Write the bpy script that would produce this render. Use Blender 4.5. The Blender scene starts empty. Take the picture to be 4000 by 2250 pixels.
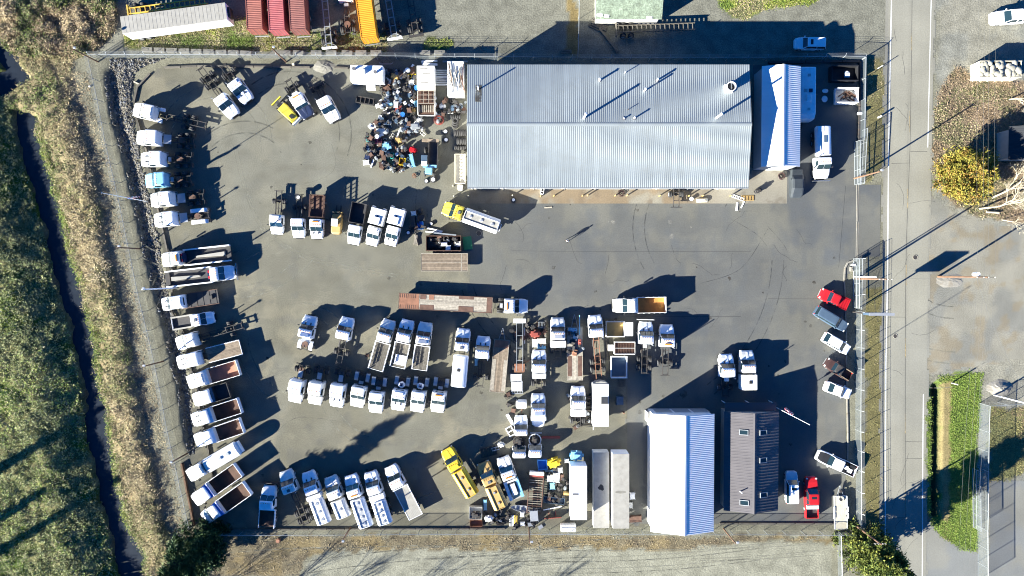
import bpy, math, random
import numpy as np
from mathutils import Vector, Matrix
random.seed(7); RNG = np.random.default_rng(7)
SC = bpy.context.scene
COL = SC.collection
R = math.radians
# ------------------------------------------------------------------ camera, sky, sun, exposure
H, FPX, TILT = 115.3, 2778.0, R(-1.34)
cam = bpy.data.cameras.new('camera'); cam.sensor_width = 36.0; cam.lens = 36.0*FPX/4000.0
cam.clip_end = 3000.0; cam.clip_start = 0.5
camo = bpy.data.objects.new('camera', cam); COL.objects.link(camo)
camo.location = (0, 0, H); camo.rotation_euler = (TILT, 0, 0); SC.camera = camo
SUN_EL, SHADOW_DIR = R(20.0), R(32.0)          # shadows run 32 degrees above +x
world = bpy.data.worlds.new('World'); SC.world = world; world.use_nodes = True
wn = world.node_tree.nodes; wl = world.node_tree.links
sky = wn.new('ShaderNodeTexSky'); sky.sky_type = 'NISHITA'; sky.sun_disc = False
sky.sun_elevation = SUN_EL; sky.sun_rotation = R(238.0); sky.altitude = 50
sky.air_density = 0.4; sky.dust_density = 0.0; sky.ozone_density = 6.0
bg = wn['Background']; wb = wn.new('ShaderNodeMix'); wb.data_type = 'RGBA'; wb.blend_type = 'MULTIPLY'; wb.inputs[0].default_value = 1.0; wb.inputs[7].default_value = (.17, 1.06, 1.52, 1)   # even white balance of the sky
wl.new(sky.outputs[0], wb.inputs[6]); wl.new(wb.outputs[2], bg.inputs[0]); bg.inputs[1].default_value = 0.05
sun = bpy.data.lights.new('sun', 'SUN'); sun.energy = 5.0; sun.angle = R(0.5); sun.color = (1.0, 0.978, 0.875)
suno = bpy.data.objects.new('sun', sun); COL.objects.link(suno)
SDIR = Vector((math.cos(SUN_EL)*math.cos(SHADOW_DIR), math.cos(SUN_EL)*math.sin(SHADOW_DIR), -math.sin(SUN_EL)))
suno.rotation_euler = SDIR.to_track_quat('-Z', 'Y').to_euler(); suno.location = (-60, -40, 60)
SC.view_settings.view_transform = 'Standard'; SC.view_settings.look = 'None'
SC.view_settings.gamma = 1.0; SC.view_settings.exposure = 2.2
SC.cycles.use_denoising = True; SC.cycles.filter_width = 1.05; SC.cycles.sample_clamp_indirect = 1.5
SC.cycles.max_bounces = 4; SC.cycles.transparent_max_bounces = 12

# ------------------------------------------------------------------ photograph -> world
ROWS = {'0': 0, '1': 563, '2': 1126, '3': 1687}
XTRA = {'J': (1400, 230, 2.898), 'K': (1980, 1230, 2.898), 'Q': (1800, 1730, 3.623), 'N': (1600, 760, 4.527),
        'A': (0, 0, 0.644), 'S': (0, 0, 1.0), 'G': (3100, 200, 3.622)}
CA, SA = math.cos(TILT), math.sin(TILT)
def srcpx(t, x, y):
    if t in XTRA:
        ox, oy, s = XTRA[t]; return ox+x/s, oy+y/s
    return int(t[0])*1000 + x/2.574, ROWS[t[1]] + y/2.574
def W(t, x, y, h=0.0):
    sx, sy = srcpx(t, x, y)
    u, v = (sx-2000)/FPX, -(sy-1125)/FPX
    dy, dz = v*CA+SA, v*SA-CA
    k = (H-h)/(-dz)
    return Vector((u*k, dy*k, h))
def S(sx, sy, h=0.0): return W('S', sx, sy, h)

# ------------------------------------------------------------------ materials
MATS = {}
def mat(name, col=(.5, .5, .5), rough=.55, metal=0.0, var=.12, scale=1.2, fine=0.0, fscale=9.0, bump=0.0, bscale=6.0, dirt=0.0, dirtcol=(.12, .09, .06), spec=.5, attr=None, ov=0.0, fade=0.0):
    if name in MATS: return MATS[name]
    m = bpy.data.materials.new(name); m.use_nodes = True; MATS[name] = m
    nt = m.node_tree; n, l = nt.nodes, nt.links
    b = n['Principled BSDF']; b.inputs['Roughness'].default_value = rough; b.inputs['Metallic'].default_value = metal
    b.inputs['Specular IOR Level'].default_value = spec
    g = n.new('ShaderNodeNewGeometry'); pos = g.outputs['Position']
    def noise(sc, det=3.0):
        t = n.new('ShaderNodeTexNoise'); t.inputs['Scale'].default_value = sc; t.inputs['Detail'].default_value = det
        l.new(pos, t.inputs['Vector']); return t.outputs['Fac']
    def mixc(f, a, c):
        x = n.new('ShaderNodeMix'); x.data_type = 'RGBA'; l.new(f, x.inputs[0])
        for i, q in ((6, a), (7, c)):
            if isinstance(q, tuple): x.inputs[i].default_value = (*q, 1)
            else: l.new(q, x.inputs[i])
        return x.outputs[2]
    def ramp(f, a, c):
        x = n.new('ShaderNodeMapRange'); x.inputs[1].default_value = a; x.inputs[2].default_value = c; l.new(f, x.inputs[0]); return x.outputs[0]
    if attr:
        a = n.new('ShaderNodeAttribute'); a.attribute_name = attr; base = a.outputs['Color']
        lo = n.new('ShaderNodeVectorMath'); lo.operation = 'SCALE'; lo.inputs[3].default_value = 1-var; l.new(base, lo.inputs[0])
        hi = n.new('ShaderNodeVectorMath'); hi.operation = 'SCALE'; hi.inputs[3].default_value = 1+var; l.new(base, hi.inputs[0])
        c = mixc(ramp(noise(scale, 5), .3, .7), lo.outputs[0], hi.outputs[0])
    else:
        c = mixc(ramp(noise(scale, 4), .3, .7), tuple(x*(1-var) for x in col), tuple(min(1, x*(1+var)) for x in col))
    if fine:
        f = ramp(noise(fscale, 2), .35, .65)
        s1 = n.new('ShaderNodeVectorMath'); s1.operation = 'SCALE'; s1.inputs[3].default_value = 1-fine; l.new(c, s1.inputs[0])
        s2 = n.new('ShaderNodeVectorMath'); s2.operation = 'SCALE'; s2.inputs[3].default_value = 1+fine; l.new(c, s2.inputs[0])
        c = mixc(f, s1.outputs[0], s2.outputs[0])
    if dirt:
        f = ramp(noise(scale*1.7+.3, 6), .52, .80)
        mm = n.new('ShaderNodeMath'); mm.operation = 'MULTIPLY'; mm.inputs[1].default_value = dirt; l.new(f, mm.inputs[0])
        c = mixc(mm.outputs[0], c, dirtcol)
    if ov:
        oi = n.new('ShaderNodeObjectInfo'); mr = n.new('ShaderNodeMapRange'); mr.inputs[3].default_value = 1-ov; mr.inputs[4].default_value = 1+ov; l.new(oi.outputs['Random'], mr.inputs[0])
        sc_ = n.new('ShaderNodeVectorMath'); sc_.operation = 'SCALE'; l.new(c, sc_.inputs[0]); l.new(mr.outputs[0], sc_.inputs[3]); c = sc_.outputs[0]
    l.new(c, b.inputs['Base Color'])
    if fade:        # worn thin: the mark breaks up and the surface below shows
        tr = n.new('ShaderNodeBsdfTransparent'); ms = n.new('ShaderNodeMixShader'); mm = n.new('ShaderNodeMath'); mm.operation = 'MULTIPLY'; mm.inputs[1].default_value = fade
        l.new(ramp(noise(.9, 4), .36, .68), mm.inputs[0]); l.new(mm.outputs[0], ms.inputs[0]); l.new(tr.outputs[0], ms.inputs[1]); l.new(b.outputs[0], ms.inputs[2]); l.new(ms.outputs[0], n['Material Output'].inputs[0])
    if bump:
        bp = n.new('ShaderNodeBump'); bp.inputs['Strength'].default_value = min(1, bump); bp.inputs['Distance'].default_value = .06
        l.new(noise(bscale, 3), bp.inputs['Height']); l.new(bp.outputs[0], b.inputs['Normal'])
    return m
mat('white', (.80, .81, .82), .38, var=.05, dirt=.25, dirtcol=(.45, .42, .36))
mat('whitewarm', (.74, .725, .68), .42, var=.06, dirt=.45, dirtcol=(.4, .36, .29)); mat('whitecool', (.70, .73, .76), .4, var=.06, dirt=.35, dirtcol=(.36, .35, .32))
mat('cream', (.50, .46, .36), .5, var=.08, dirt=.3)
mat('oldwhite', (.66, .65, .60), .55, var=.08, dirt=.55, dirtcol=(.33, .29, .23))
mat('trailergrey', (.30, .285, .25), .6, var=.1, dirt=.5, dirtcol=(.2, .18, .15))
mat('silver', (.45, .46, .47), .35, .5, var=.06)
mat('chrome', (.72, .73, .75), .18, .9, var=.04)
mat('black', (.018, .018, .02), .5, var=.2)
mat('rubber', (.035, .034, .033), .85, var=.25)
mat('frame', (.035, .033, .032), .65, var=.3, dirt=.5, dirtcol=(.12, .06, .03))
mat('rust', (.108, .058, .04), .85, var=.3, dirt=.6, dirtcol=(.06, .035, .025))
mat('rustlight', (.23, .105, .06), .8, var=.25, dirt=.5, dirtcol=(.11, .06, .04))
mat('salmon', (.34, .16, .105), .8, var=.2, dirt=.4, dirtcol=(.25, .13, .08))
mat('brown', (.07, .033, .02), .8, var=.3, dirt=.4, dirtcol=(.04, .025, .018))
mat('darkbed', (.035, .033, .035), .7, var=.3, dirt=.4, dirtcol=(.09, .07, .05))
mat('ochre', (.42, .20, .045), .75, var=.2, dirt=.4, dirtcol=(.14, .07, .03))
mat('yellow', (.68, .47, .03), .42, var=.08, dirt=.35, dirtcol=(.35, .22, .03))
mat('lemon', (.60, .47, .05), .45, var=.08, dirt=.3, dirtcol=(.3, .25, .03))
mat('tan', (.43, .285, .10), .55, var=.1, dirt=.35, dirtcol=(.3, .18, .06))
mat('bluepaint', (.03, .16, .48), .4, var=.1, dirt=.2)
mat('skyblue', (.20, .44, .60), .45, var=.08, dirt=.25)
mat('navy', (.02, .03, .07), .35, var=.15)
mat('red', (.45, .015, .02), .32, var=.08)
mat('redrust', (.24, .05, .035), .6, var=.2, dirt=.4, dirtcol=(.15, .05, .03))
mat('maroon', (.055, .028, .025), .45, var=.15, dirt=.3)
mat('slate', (.065, .10, .145), .35, var=.1)
mat('pearl', (.62, .63, .66), .28, .2, var=.05)
mat('teal', (.03, .42, .36), .5, var=.1); mat('pink', (.42, .10, .18), .55, var=.12); mat('green', (.03, .20, .09), .55, var=.15)
mat('glass', (.012, .026, .034), .07, spec=.55, var=.1)
mat('lamp', (.75, .75, .72), .15); mat('amber', (.7, .22, .02), .3); mat('redlens', (.5, .02, .02), .25)
mat('wood', ov=.22, col=(.195, .15, .105), rough=.85, var=.25, scale=2.5, dirt=.5, dirtcol=(.13, .09, .06))
mat('woodgrey', ov=.25, col=(.10, .09, .073), rough=.85, var=.25, scale=2.5, dirt=.4, dirtcol=(.12, .10, .08))
mat('woodpale', ov=.22, col=(.31, .275, .22), rough=.85, var=.25, scale=3, dirt=.5, dirtcol=(.2, .15, .1))
mat('poleswood', (.15, .085, .05), .9, var=.25)
mat('galv', (.30, .32, .33), .45, .35, var=.1)
mat('roofmetal', ov=.07, col=(.255, .282, .288), rough=.45, metal=.2, var=.06, scale=.35, dirt=.25, dirtcol=(.2, .2, .18))
mat('roofwhite', ov=.02, col=(.80, .80, .78), rough=.5, var=.03, scale=.4)
mat('roofbrown', ov=.06, col=(.082, .075, .08), rough=.5, metal=.1, var=.08, scale=.5)
mat('roofhouse', (.02, .022, .026), .8, var=.2)
mat('wallwhite', (.74, .73, .70), .6, var=.05); mat('wallgrey', (.30, .31, .31), .6, var=.08); mat('walltan', (.34, .30, .25), .7, var=.08)
mat('shingle', (.20, .245, .18), .9, var=.35, scale=1.2, fine=.25, fscale=5, dirt=.6, dirtcol=(.10, .115, .07))
mat('concrete', (.22, .205, .175), .85, var=.18, scale=.5, fine=.1, fscale=6, dirt=.6, dirtcol=(.20, .155, .095))
mat('block', (.18, .17, .145), .9, var=.2, scale=1.2, dirt=.5, dirtcol=(.13, .13, .08))
mat('paintwhite', (.62, .62, .60), .7, var=.12, scale=4); mat('paintyellow', (.40, .30, .15), .7, var=.15, scale=4, fade=.85)
mat('containerred', (.235, .075, .055), .6, var=.15, dirt=.4, dirtcol=(.2, .09, .06))
mat('containerpink', (.30, .07, .075), .6, var=.15, dirt=.4, dirtcol=(.3, .12, .1))
mat('containerbrown', (.19, .068, .055), .6, var=.15, dirt=.4, dirtcol=(.15, .08, .06))
mat('containerorange', (.68, .25, .012), .5, var=.08, dirt=.2, dirtcol=(.5, .2, .03))
mat('chassisyellow', (.55, .36, .06), .6, var=.15, dirt=.4)
mat('skin', (.45, .28, .2), .6); mat('cloth', (.02, .022, .03), .9); mat('clothgrey', (.55, .55, .6), .9); mat('hair', (.05, .03, .02), .8)
mat('rock', attr='col', var=.3, scale=1.5, rough=.95, spec=.1)
mat('bark', (.20, .16, .11), .9, var=.25, scale=5); mat('barkdark', (.06, .045, .03), .95, var=.25, scale=5)
mat('barkpale', (.42, .37, .27), .9, var=.2, scale=4)
mat('leaf', attr='col', var=.2, scale=3, rough=.7, spec=.2)
mat('ground', attr='col', var=.22, scale=.55, fine=.22, fscale=5, bump=.7, bscale=3.2, rough=.95, spec=.1)
mat('yardmat', attr='col', var=.13, scale=.28, fine=.13, fscale=6, bump=.25, bscale=5, rough=.9, spec=.2)
mat('pavement', attr='col', var=.11, scale=.16, fine=.07, fscale=5, rough=.85, spec=.3)
mat('track', (.20, .196, .155), .9, var=.2, scale=2, fade=.75); mat('trackdark', (.085, .085, .072), .9, var=.2, scale=2, fade=.6); mat('skid', (.045, .048, .05), .8, var=.3, scale=2, fade=.6); mat('crack', (.03, .03, .03), .9)
mat('water', (.020, .026, .036), .25, spec=.18, var=.1)
mat('cover', (.035, .042, .048), .55, var=.15, bump=.3, bscale=3)
mat('sack', (.33, .31, .24), .8, var=.12); mat('cable', (.10, .10, .095), .6)
mat('stain', (.05, .042, .032), .8, var=.2, fade=.8); mat('chalk', (.26, .25, .22), .9, fade=.7)
mat('sootroof', (.10, .10, .11), .8)
def chainlink():
    m = bpy.data.materials.new('chainlink'); m.use_nodes = True; nt = m.node_tree; n, l = nt.nodes, nt.links
    b = n['Principled BSDF']; b.inputs['Base Color'].default_value = (.24, .27, .28, 1); b.inputs['Metallic'].default_value = .3; b.inputs['Roughness'].default_value = .5
    t = n.new('ShaderNodeBsdfTransparent'); x = n.new('ShaderNodeMixShader'); x.inputs[0].default_value = .28
    l.new(t.outputs[0], x.inputs[1]); l.new(b.outputs[0], x.inputs[2]); l.new(x.outputs[0], n['Material Output'].inputs[0]); MATS['chainlink'] = m
chainlink()

# ------------------------------------------------------------------ mesh helpers
class MB:
    def __init__(s): s.v = []; s.f = []
    def add(s, vs, fs):
        o = len(s.v); s.v += [tuple(p) for p in vs]; s.f += [tuple(i+o for i in q) for q in fs]; return s
    def hexa(s, b, t):      # bottom 4 (ccw from above), top 4
        return s.add(list(b)+list(t), [(3, 2, 1, 0), (4, 5, 6, 7), (0, 1, 5, 4), (1, 2, 6, 5), (2, 3, 7, 6), (3, 0, 4, 7)])
    def box(s, x0, x1, y0, y1, z0, z1, tx=0, ty=0):
        return s.hexa([(x0, y0, z0), (x1, y0, z0), (x1, y1, z0), (x0, y1, z0)],
                      [(x0+tx, y0+ty, z1), (x1-tx, y0+ty, z1), (x1-tx, y1-ty, z1), (x0+tx, y1-ty, z1)])
    def bbox(s, x0, x1, y0, y1, z0, z1, r=.05):   # chamfered top edges
        return s.loft([rrect(x0, x1, y0, y1, r, z0), rrect(x0, x1, y0, y1, r, z1-r), rrect(x0+r*.7, x1-r*.7, y0+r*.7, y1-r*.7, r, z1)])
    def loft(s, rings, cap=True):
        n = len(rings[0]); vs = [p for r in rings for p in r]; fs = []
        for i in range(len(rings)-1):
            for j in range(n):
                k = (j+1) % n; fs.append((i*n+j, i*n+k, (i+1)*n+k, (i+1)*n+j))
        if cap: fs.append(tuple(reversed(range(n)))); fs.append(tuple((len(rings)-1)*n+j for j in range(n)))
        return s.add(vs, fs)
    def tube(s, pts, r, n=8, r1=None, cap=True):
        pts = [Vector(p) for p in pts]; rings = []
        for i, p in enumerate(pts):
            d = (pts[min(i+1, len(pts)-1)]-pts[max(i-1, 0)]).normalized()
            a = d.orthogonal().normalized(); b = d.cross(a)
            rr = r if r1 is None else r+(r1-r)*i/(len(pts)-1)
            rings.append([tuple(p+a*(rr*math.cos(2*math.pi*k/n))+b*(rr*math.sin(2*math.pi*k/n))) for k in range(n)])
        return s.loft(rings, cap)
    def bar(s, p, q, w, h=None):
        p, q = Vector(p), Vector(q); d = (q-p).normalized(); up = Vector((0, 0, 1))
        if abs(d.z) > .95: up = Vector((1, 0, 0))
        a = d.cross(up).normalized()*(w/2); b = a.cross(d).normalized()*((h or w)/2)
        return s.loft([[tuple(c+a+b), tuple(c-a+b), tuple(c-a-b), tuple(c+a-b)] for c in (p, q)])
    def torus(s, c, R_, r, ax='z', n=14, m=6, flat=1.0):
        vs = []; fs = []
        for i in range(n):
            A = 2*math.pi*i/n
            for j in range(m):
                B = 2*math.pi*j/m; rr = R_+r*math.cos(B); w = r*flat*math.sin(B)
                p = (rr*math.cos(A), rr*math.sin(A), w) if ax == 'z' else ((rr*math.cos(A), w, rr*math.sin(A)) if ax == 'y' else (w, rr*math.cos(A), rr*math.sin(A)))
                vs.append((p[0]+c[0], p[1]+c[1], p[2]+c[2]))
                fs.append((i*m+j, ((i+1) % n)*m+j, ((i+1) % n)*m+(j+1) % m, i*m+(j+1) % m))
        return s.add(vs, fs)
    def ball(s, c, r, sc=(1, 1, 1), n=8, m=6):
        rings = []
        for i in range(1, m):
            a = math.pi*i/m-math.pi/2
            rings.append([(c[0]+r*sc[0]*math.cos(a)*math.cos(2*math.pi*k/n), c[1]+r*sc[1]*math.cos(a)*math.sin(2*math.pi*k/n), c[2]+r*sc[2]*math.sin(a)) for k in range(n)])
        return s.loft(rings)
    def mesh(s, name, m, smooth=False):
        me = bpy.data.meshes.new(name); me.from_pydata(s.v, [], s.f); me.materials.append(MATS[m] if isinstance(m, str) else m)
        if smooth: me.polygons.foreach_set('use_smooth', [True]*len(me.polygons))
        me.update(); return me
    def build(s, name, m, parent=None, smooth=False, loc=None, rz=0):
        o = bpy.data.objects.new(name, s.mesh(name, m, smooth)); COL.objects.link(o)
        if parent: o.parent = parent
        if loc is not None: o.location = loc
        if rz: o.rotation_euler = (0, 0, rz)
        return o
def rrect(x0, x1, y0, y1, r, z):
    r = min(r, (x1-x0)/2.01, (y1-y0)/2.01); k = r*.3
    return [(x0+r, y0, z), (x1-r, y0, z), (x1-k, y0+k, z), (x1, y0+r, z), (x1, y1-r, z), (x1-k, y1-k, z), (x1-r, y1, z), (x0+r, y1, z), (x0+k, y1-k, z), (x0, y1-r, z), (x0, y0+r, z), (x0+k, y0+k, z)]
def xring(x, hw, z0, z1, r):
    return [(x, -hw, z0), (x, hw, z0), (x, hw, z1-r), (x, hw-.3*r, z1-.3*r), (x, hw-r, z1), (x, -hw+r, z1), (x, -hw+.3*r, z1-.3*r), (x, -hw, z1-r)]
def inst(me, name, parent=None, loc=(0, 0, 0), rot=None, scale=None):
    o = bpy.data.objects.new(name, me); COL.objects.link(o)
    if parent: o.parent = parent
    o.location = loc
    if rot: o.rotation_euler = rot
    if scale: o.scale = scale
    return o
def tag(o, label, cat, group=None, kind=None):
    if label: o['label'] = label
    if cat: o['category'] = cat
    if group: o['group'] = group
    if kind: o['kind'] = kind
    return o
def thing(name, label, cat, loc=(0, 0, 0), rz=0.0, group=None):
    o = bpy.data.objects.new(name, None); COL.objects.link(o); o.empty_display_size = .3
    o.location = loc; o.rotation_euler = (0, 0, rz); return tag(o, label, cat, group)
ORD = ['first', 'second', 'third', 'fourth', 'fifth', 'sixth', 'seventh', 'eighth', 'ninth', 'tenth', 'eleventh', 'twelfth']
# numpy value noise / polygons
_LAT = RNG.random((256, 256))
def vnoise(x, y, sc=1.0, octv=3):
    t = np.zeros_like(x, dtype=float); a = 1.0; s = 0.0
    for o in range(octv):
        X = x*sc*2**o+17.3*o+500; Y = y*sc*2**o+9.1*o+500
        i = np.floor(X).astype(int); j = np.floor(Y).astype(int); u = X-i; v = Y-j; u = u*u*(3-2*u); v = v*v*(3-2*v)
        g = lambda p, q: _LAT[p % 256, q % 256]
        t += a*((g(i, j)*(1-u)+g(i+1, j)*u)*(1-v)+(g(i, j+1)*(1-u)+g(i+1, j+1)*u)*v); s += a; a *= .5
    return t/s
def inpoly(x, y, P):
    r = np.zeros(x.shape, bool); n = len(P)
    for i in range(n):
        x0, y0 = P[i][0], P[i][1]; x1, y1 = P[(i+1) % n][0], P[(i+1) % n][1]
        if y0 == y1: continue
        r ^= ((y0 > y) != (y1 > y)) & (x < (x1-x0)*(y-y0)/(y1-y0)+x0)
    return r
def jit(x, y, amp, sc=.5):
    return x+(vnoise(x, y, sc, 3)-.5)*2*amp, y+(vnoise(x+91, y+37, sc, 3)-.5)*2*amp
def TP(t, *pts): return [tuple(W(t, *p))[:2] for p in pts]
def setcol(me, cols, dom='POINT'):
    a = me.color_attributes.new('col', 'FLOAT_COLOR', dom)
    c = np.ones((len(cols), 4), np.float32); c[:, :3] = cols; a.data.foreach_set('color', c.ravel())
def grid_mesh(name, xs, ys, zf, cf, keep=None, m='ground', smooth=True):
    X, Y = np.meshgrid(xs, ys); Z = zf(X, Y); nx, ny = len(xs), len(ys)
    idx = np.arange(nx*ny).reshape(ny, nx)
    q = np.stack([idx[:-1, :-1], idx[:-1, 1:], idx[1:, 1:], idx[1:, :-1]], -1).reshape(-1, 4)
    if keep is not None:
        cx = (X[:-1, :-1]+X[1:, 1:]).ravel()/2; cy = (Y[:-1, :-1]+Y[1:, 1:]).ravel()/2; q = q[keep(cx, cy)]
    C = cf(X.ravel(), Y.ravel())
    used = np.unique(q); rm = np.full(nx*ny, -1); rm[used] = np.arange(len(used)); q = rm[q]
    V = np.stack([X.ravel(), Y.ravel(), Z.ravel()], -1)[used]
    me = bpy.data.meshes.new(name); me.vertices.add(len(V)); me.vertices.foreach_set('co', V.ravel())
    me.loops.add(q.size); me.polygons.add(len(q)); me.loops.foreach_set('vertex_index', q.ravel().astype(np.int32))
    me.polygons.foreach_set('loop_start', np.arange(0, q.size, 4, dtype=np.int32))
    me.polygons.foreach_set('use_smooth', np.full(len(q), smooth)); me.update(calc_edges=True)
    setcol(me, C[used]); me.materials.append(MATS[m]); return me
# ------------------------------------------------------------------ terrain
def line_fn(*segs):
    P = sorted([(p[1], p[0]) for s in segs for p in s]); ys = np.array([p[0] for p in P]); xs = np.array([p[1] for p in P])
    return lambda y: np.interp(y, ys, xs)
ditchL = line_fn([(-100, 60), (-90, 31)], TP('00', (-60, 545), (70, 720), (140, 1000), (185, 1400)), TP('01', (210, 120), (330, 400), (480, 900), (560, 1300)), TP('02', (620, 100), (710, 300), (800, 700), (855, 1000), (880, 1400)),
                 TP('03', (905, 150), (990, 400), (1030, 650), (1120, 1000), (1190, 1300), (1200, 1449)), [(-49, -62), (-45, -120)])
ditchR = line_fn([(-95, 60), (-84, 27)], TP('00', (100, 560), (250, 780), (310, 1150), (370, 1430)), TP('01', (480, 300), (520, 500), (620, 800), (660, 1100), (760, 1350)),
                 TP('02', (800, 50), (850, 350), (920, 560), (940, 800), (980, 1000), (1030, 1200), (1045, 1440)), TP('03', (1100, 350), (1200, 700), (1280, 1000), (1350, 1130), (1430, 1250), (1440, 1449)), [(-42, -62), (-38, -120)])
brushR = line_fn(TP('00', (1150, 10), (1170, 200), (1060, 420), (740, 620), (720, 900), (830, 1300)), TP('01', (870, 0), (960, 330), (1040, 700), (1080, 1000), (1160, 1300)),
                 TP('02', (1180, 30), (1240, 250), (1320, 600), (1380, 1000), (1440, 1300)), TP('03', (1490, 60), (1540, 250), (1600, 600), (1640, 750), (1650, 950), (1760, 1080), (2000, 1440)), [(-26, -62), (-20, -120)])
eD0, eD1 = W('32', 1690, 1000), W('33', 1680, 830)
eastX = line_fn([(eD0.x, eD0.y), (eD1.x, eD1.y)])
rockL = line_fn(TP('00', (1100, 640), (1060, 780), (1130, 1200)), TP('01', (1210, 0), (1340, 560), (1460, 1100)), TP('02', (1540, 0), (1650, 400), (1790, 1000)), TP('03', (1860, 60), (1900, 240)))
def sstep(x, a, b):
    t = np.clip((x-a)/(b-a), 0, 1); return t*t*(3-2*t)
def groundz(x, y):
    jx = (vnoise(x, y, .45, 3)-.5)*1.6
    d = np.minimum(x+jx-ditchL(y), ditchR(y)-(x+jx))+.35
    z = -1.2*sstep(d, -.4, .4)
    tb = (x-ditchR(y))/np.maximum(brushR(y)-ditchR(y), .5); z = z+.7*sstep(tb, .02, .7)*(1-sstep(tb, .80, 1.04))*(1-sstep(y, 24, 34))
    z = z+1.9*sstep(ditchL(y)-x, .2, 7.5)
    e = .62-np.abs(x-eastX(y)); ey = sstep(y, eD1.y-1.5, eD1.y+.5)*(1-sstep(y, eD0.y-.5, eD0.y+1.5))
    z = z-.95*sstep(e, -.35, .35)*ey
    rough = sstep(ditchR(y)-x, -6, -2)
    z = z+(vnoise(x, y, .7, 3)-.5)*.7*sstep(brushR(y)+1-x, 0, 2)
    rl = rockL(y); ry_ = sstep(y, W('03', 0, 260).y, W('03', 0, 60).y)*(1-sstep(y, W('00', 0, 760).y, W('00', 0, 600).y)); z = z-.75*sstep(x, rl-.15, rl+.35)*(1-sstep(x, rl+1.0, rl+2.9))*ry_
    ee = W('30', 1700, 900); zz = sstep(x, ee.x+.5, ee.x+3)
    z = z+(vnoise(x, y, .8, 3)-.5)*.04*zz
    return z
grassN = TP('00', (1250, 330), (2600, 180), (2600, 330))+TP('10', (1300, 340), (1320, 520), (0, 500))+TP('00', (1250, 480))
grassN2 = TP('10', (1690, 400), (1980, 410), (1930, 480), (1700, 490))
grassNE = TP('20', (2050, -60), (2600, -60))+TP('30', (500, -60), (470, 25), (0, 85))+TP('20', (2300, 190), (2150, 110))
grassNW2 = TP('20', (560, -40), (650, -40), (650, 560), (530, 560))
grassE = TP('32', (1650, 980), (1750, 880), (2150, 850), (2130, 1160), (2110, 1449))+TP('33', (2100, 0), (2100, 1200), (1950, 1165), (1800, 1100), (1720, 1030), (1640, 920), (1600, 700), (1600, 0))+TP('32', (1590, 1300))
grassE2 = TP('32', (2230, 1200), (2700, 1200))+TP('33', (2700, 340), (2450, 480), (2220, 490))
brushE = TP('30', (1900, 640), (2050, 800), (2600, 820))+TP('31', (2600, 780), (2300, 770), (2080, 720), (1900, 620), (1760, 470), (1660, 280), (1650, 0))+TP('30', (1660, 1100), (1730, 900))
mossE = TP('30', (1000, 560), (1170, 640), (1200, 1449))+TP('31', (1180, 200), (1010, 400), (1000, 0))+TP('30', (1000, 1449))
mossE2 = TP('32', (990, 0), (1150, 0), (1150, 1449))+TP('33', (1160, 0), (1160, 900), (960, 1000), (950, 0))+TP('32', (980, 1449))
southBank = TP('03', (2050, 1060))+TP('13', (0, 1040), (2574, 1040))+TP('33', (760, 1050), (620, 1090), (0, 1090))+TP('23', (1700, 1190), (800, 1160), (0, 1190))+TP('13', (1500, 1180), (700, 1200), (470, 1280), (450, 1449))+TP('03', (2150, 1449))
southLot = TP('13', (450, 1500), (600, 1200), (1500, 1170))+TP('23', (0, 1185), (1200, 1160))+TP('33', (0, 1110), (640, 1100), (660, 1600))+TP('13', (450, 1700))
dirtE = TP('32', (740, 0))
def mixm(C, m, col): C[:] = C*(1-m[:, None])+np.array(col)[None]*m[:, None]
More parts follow.
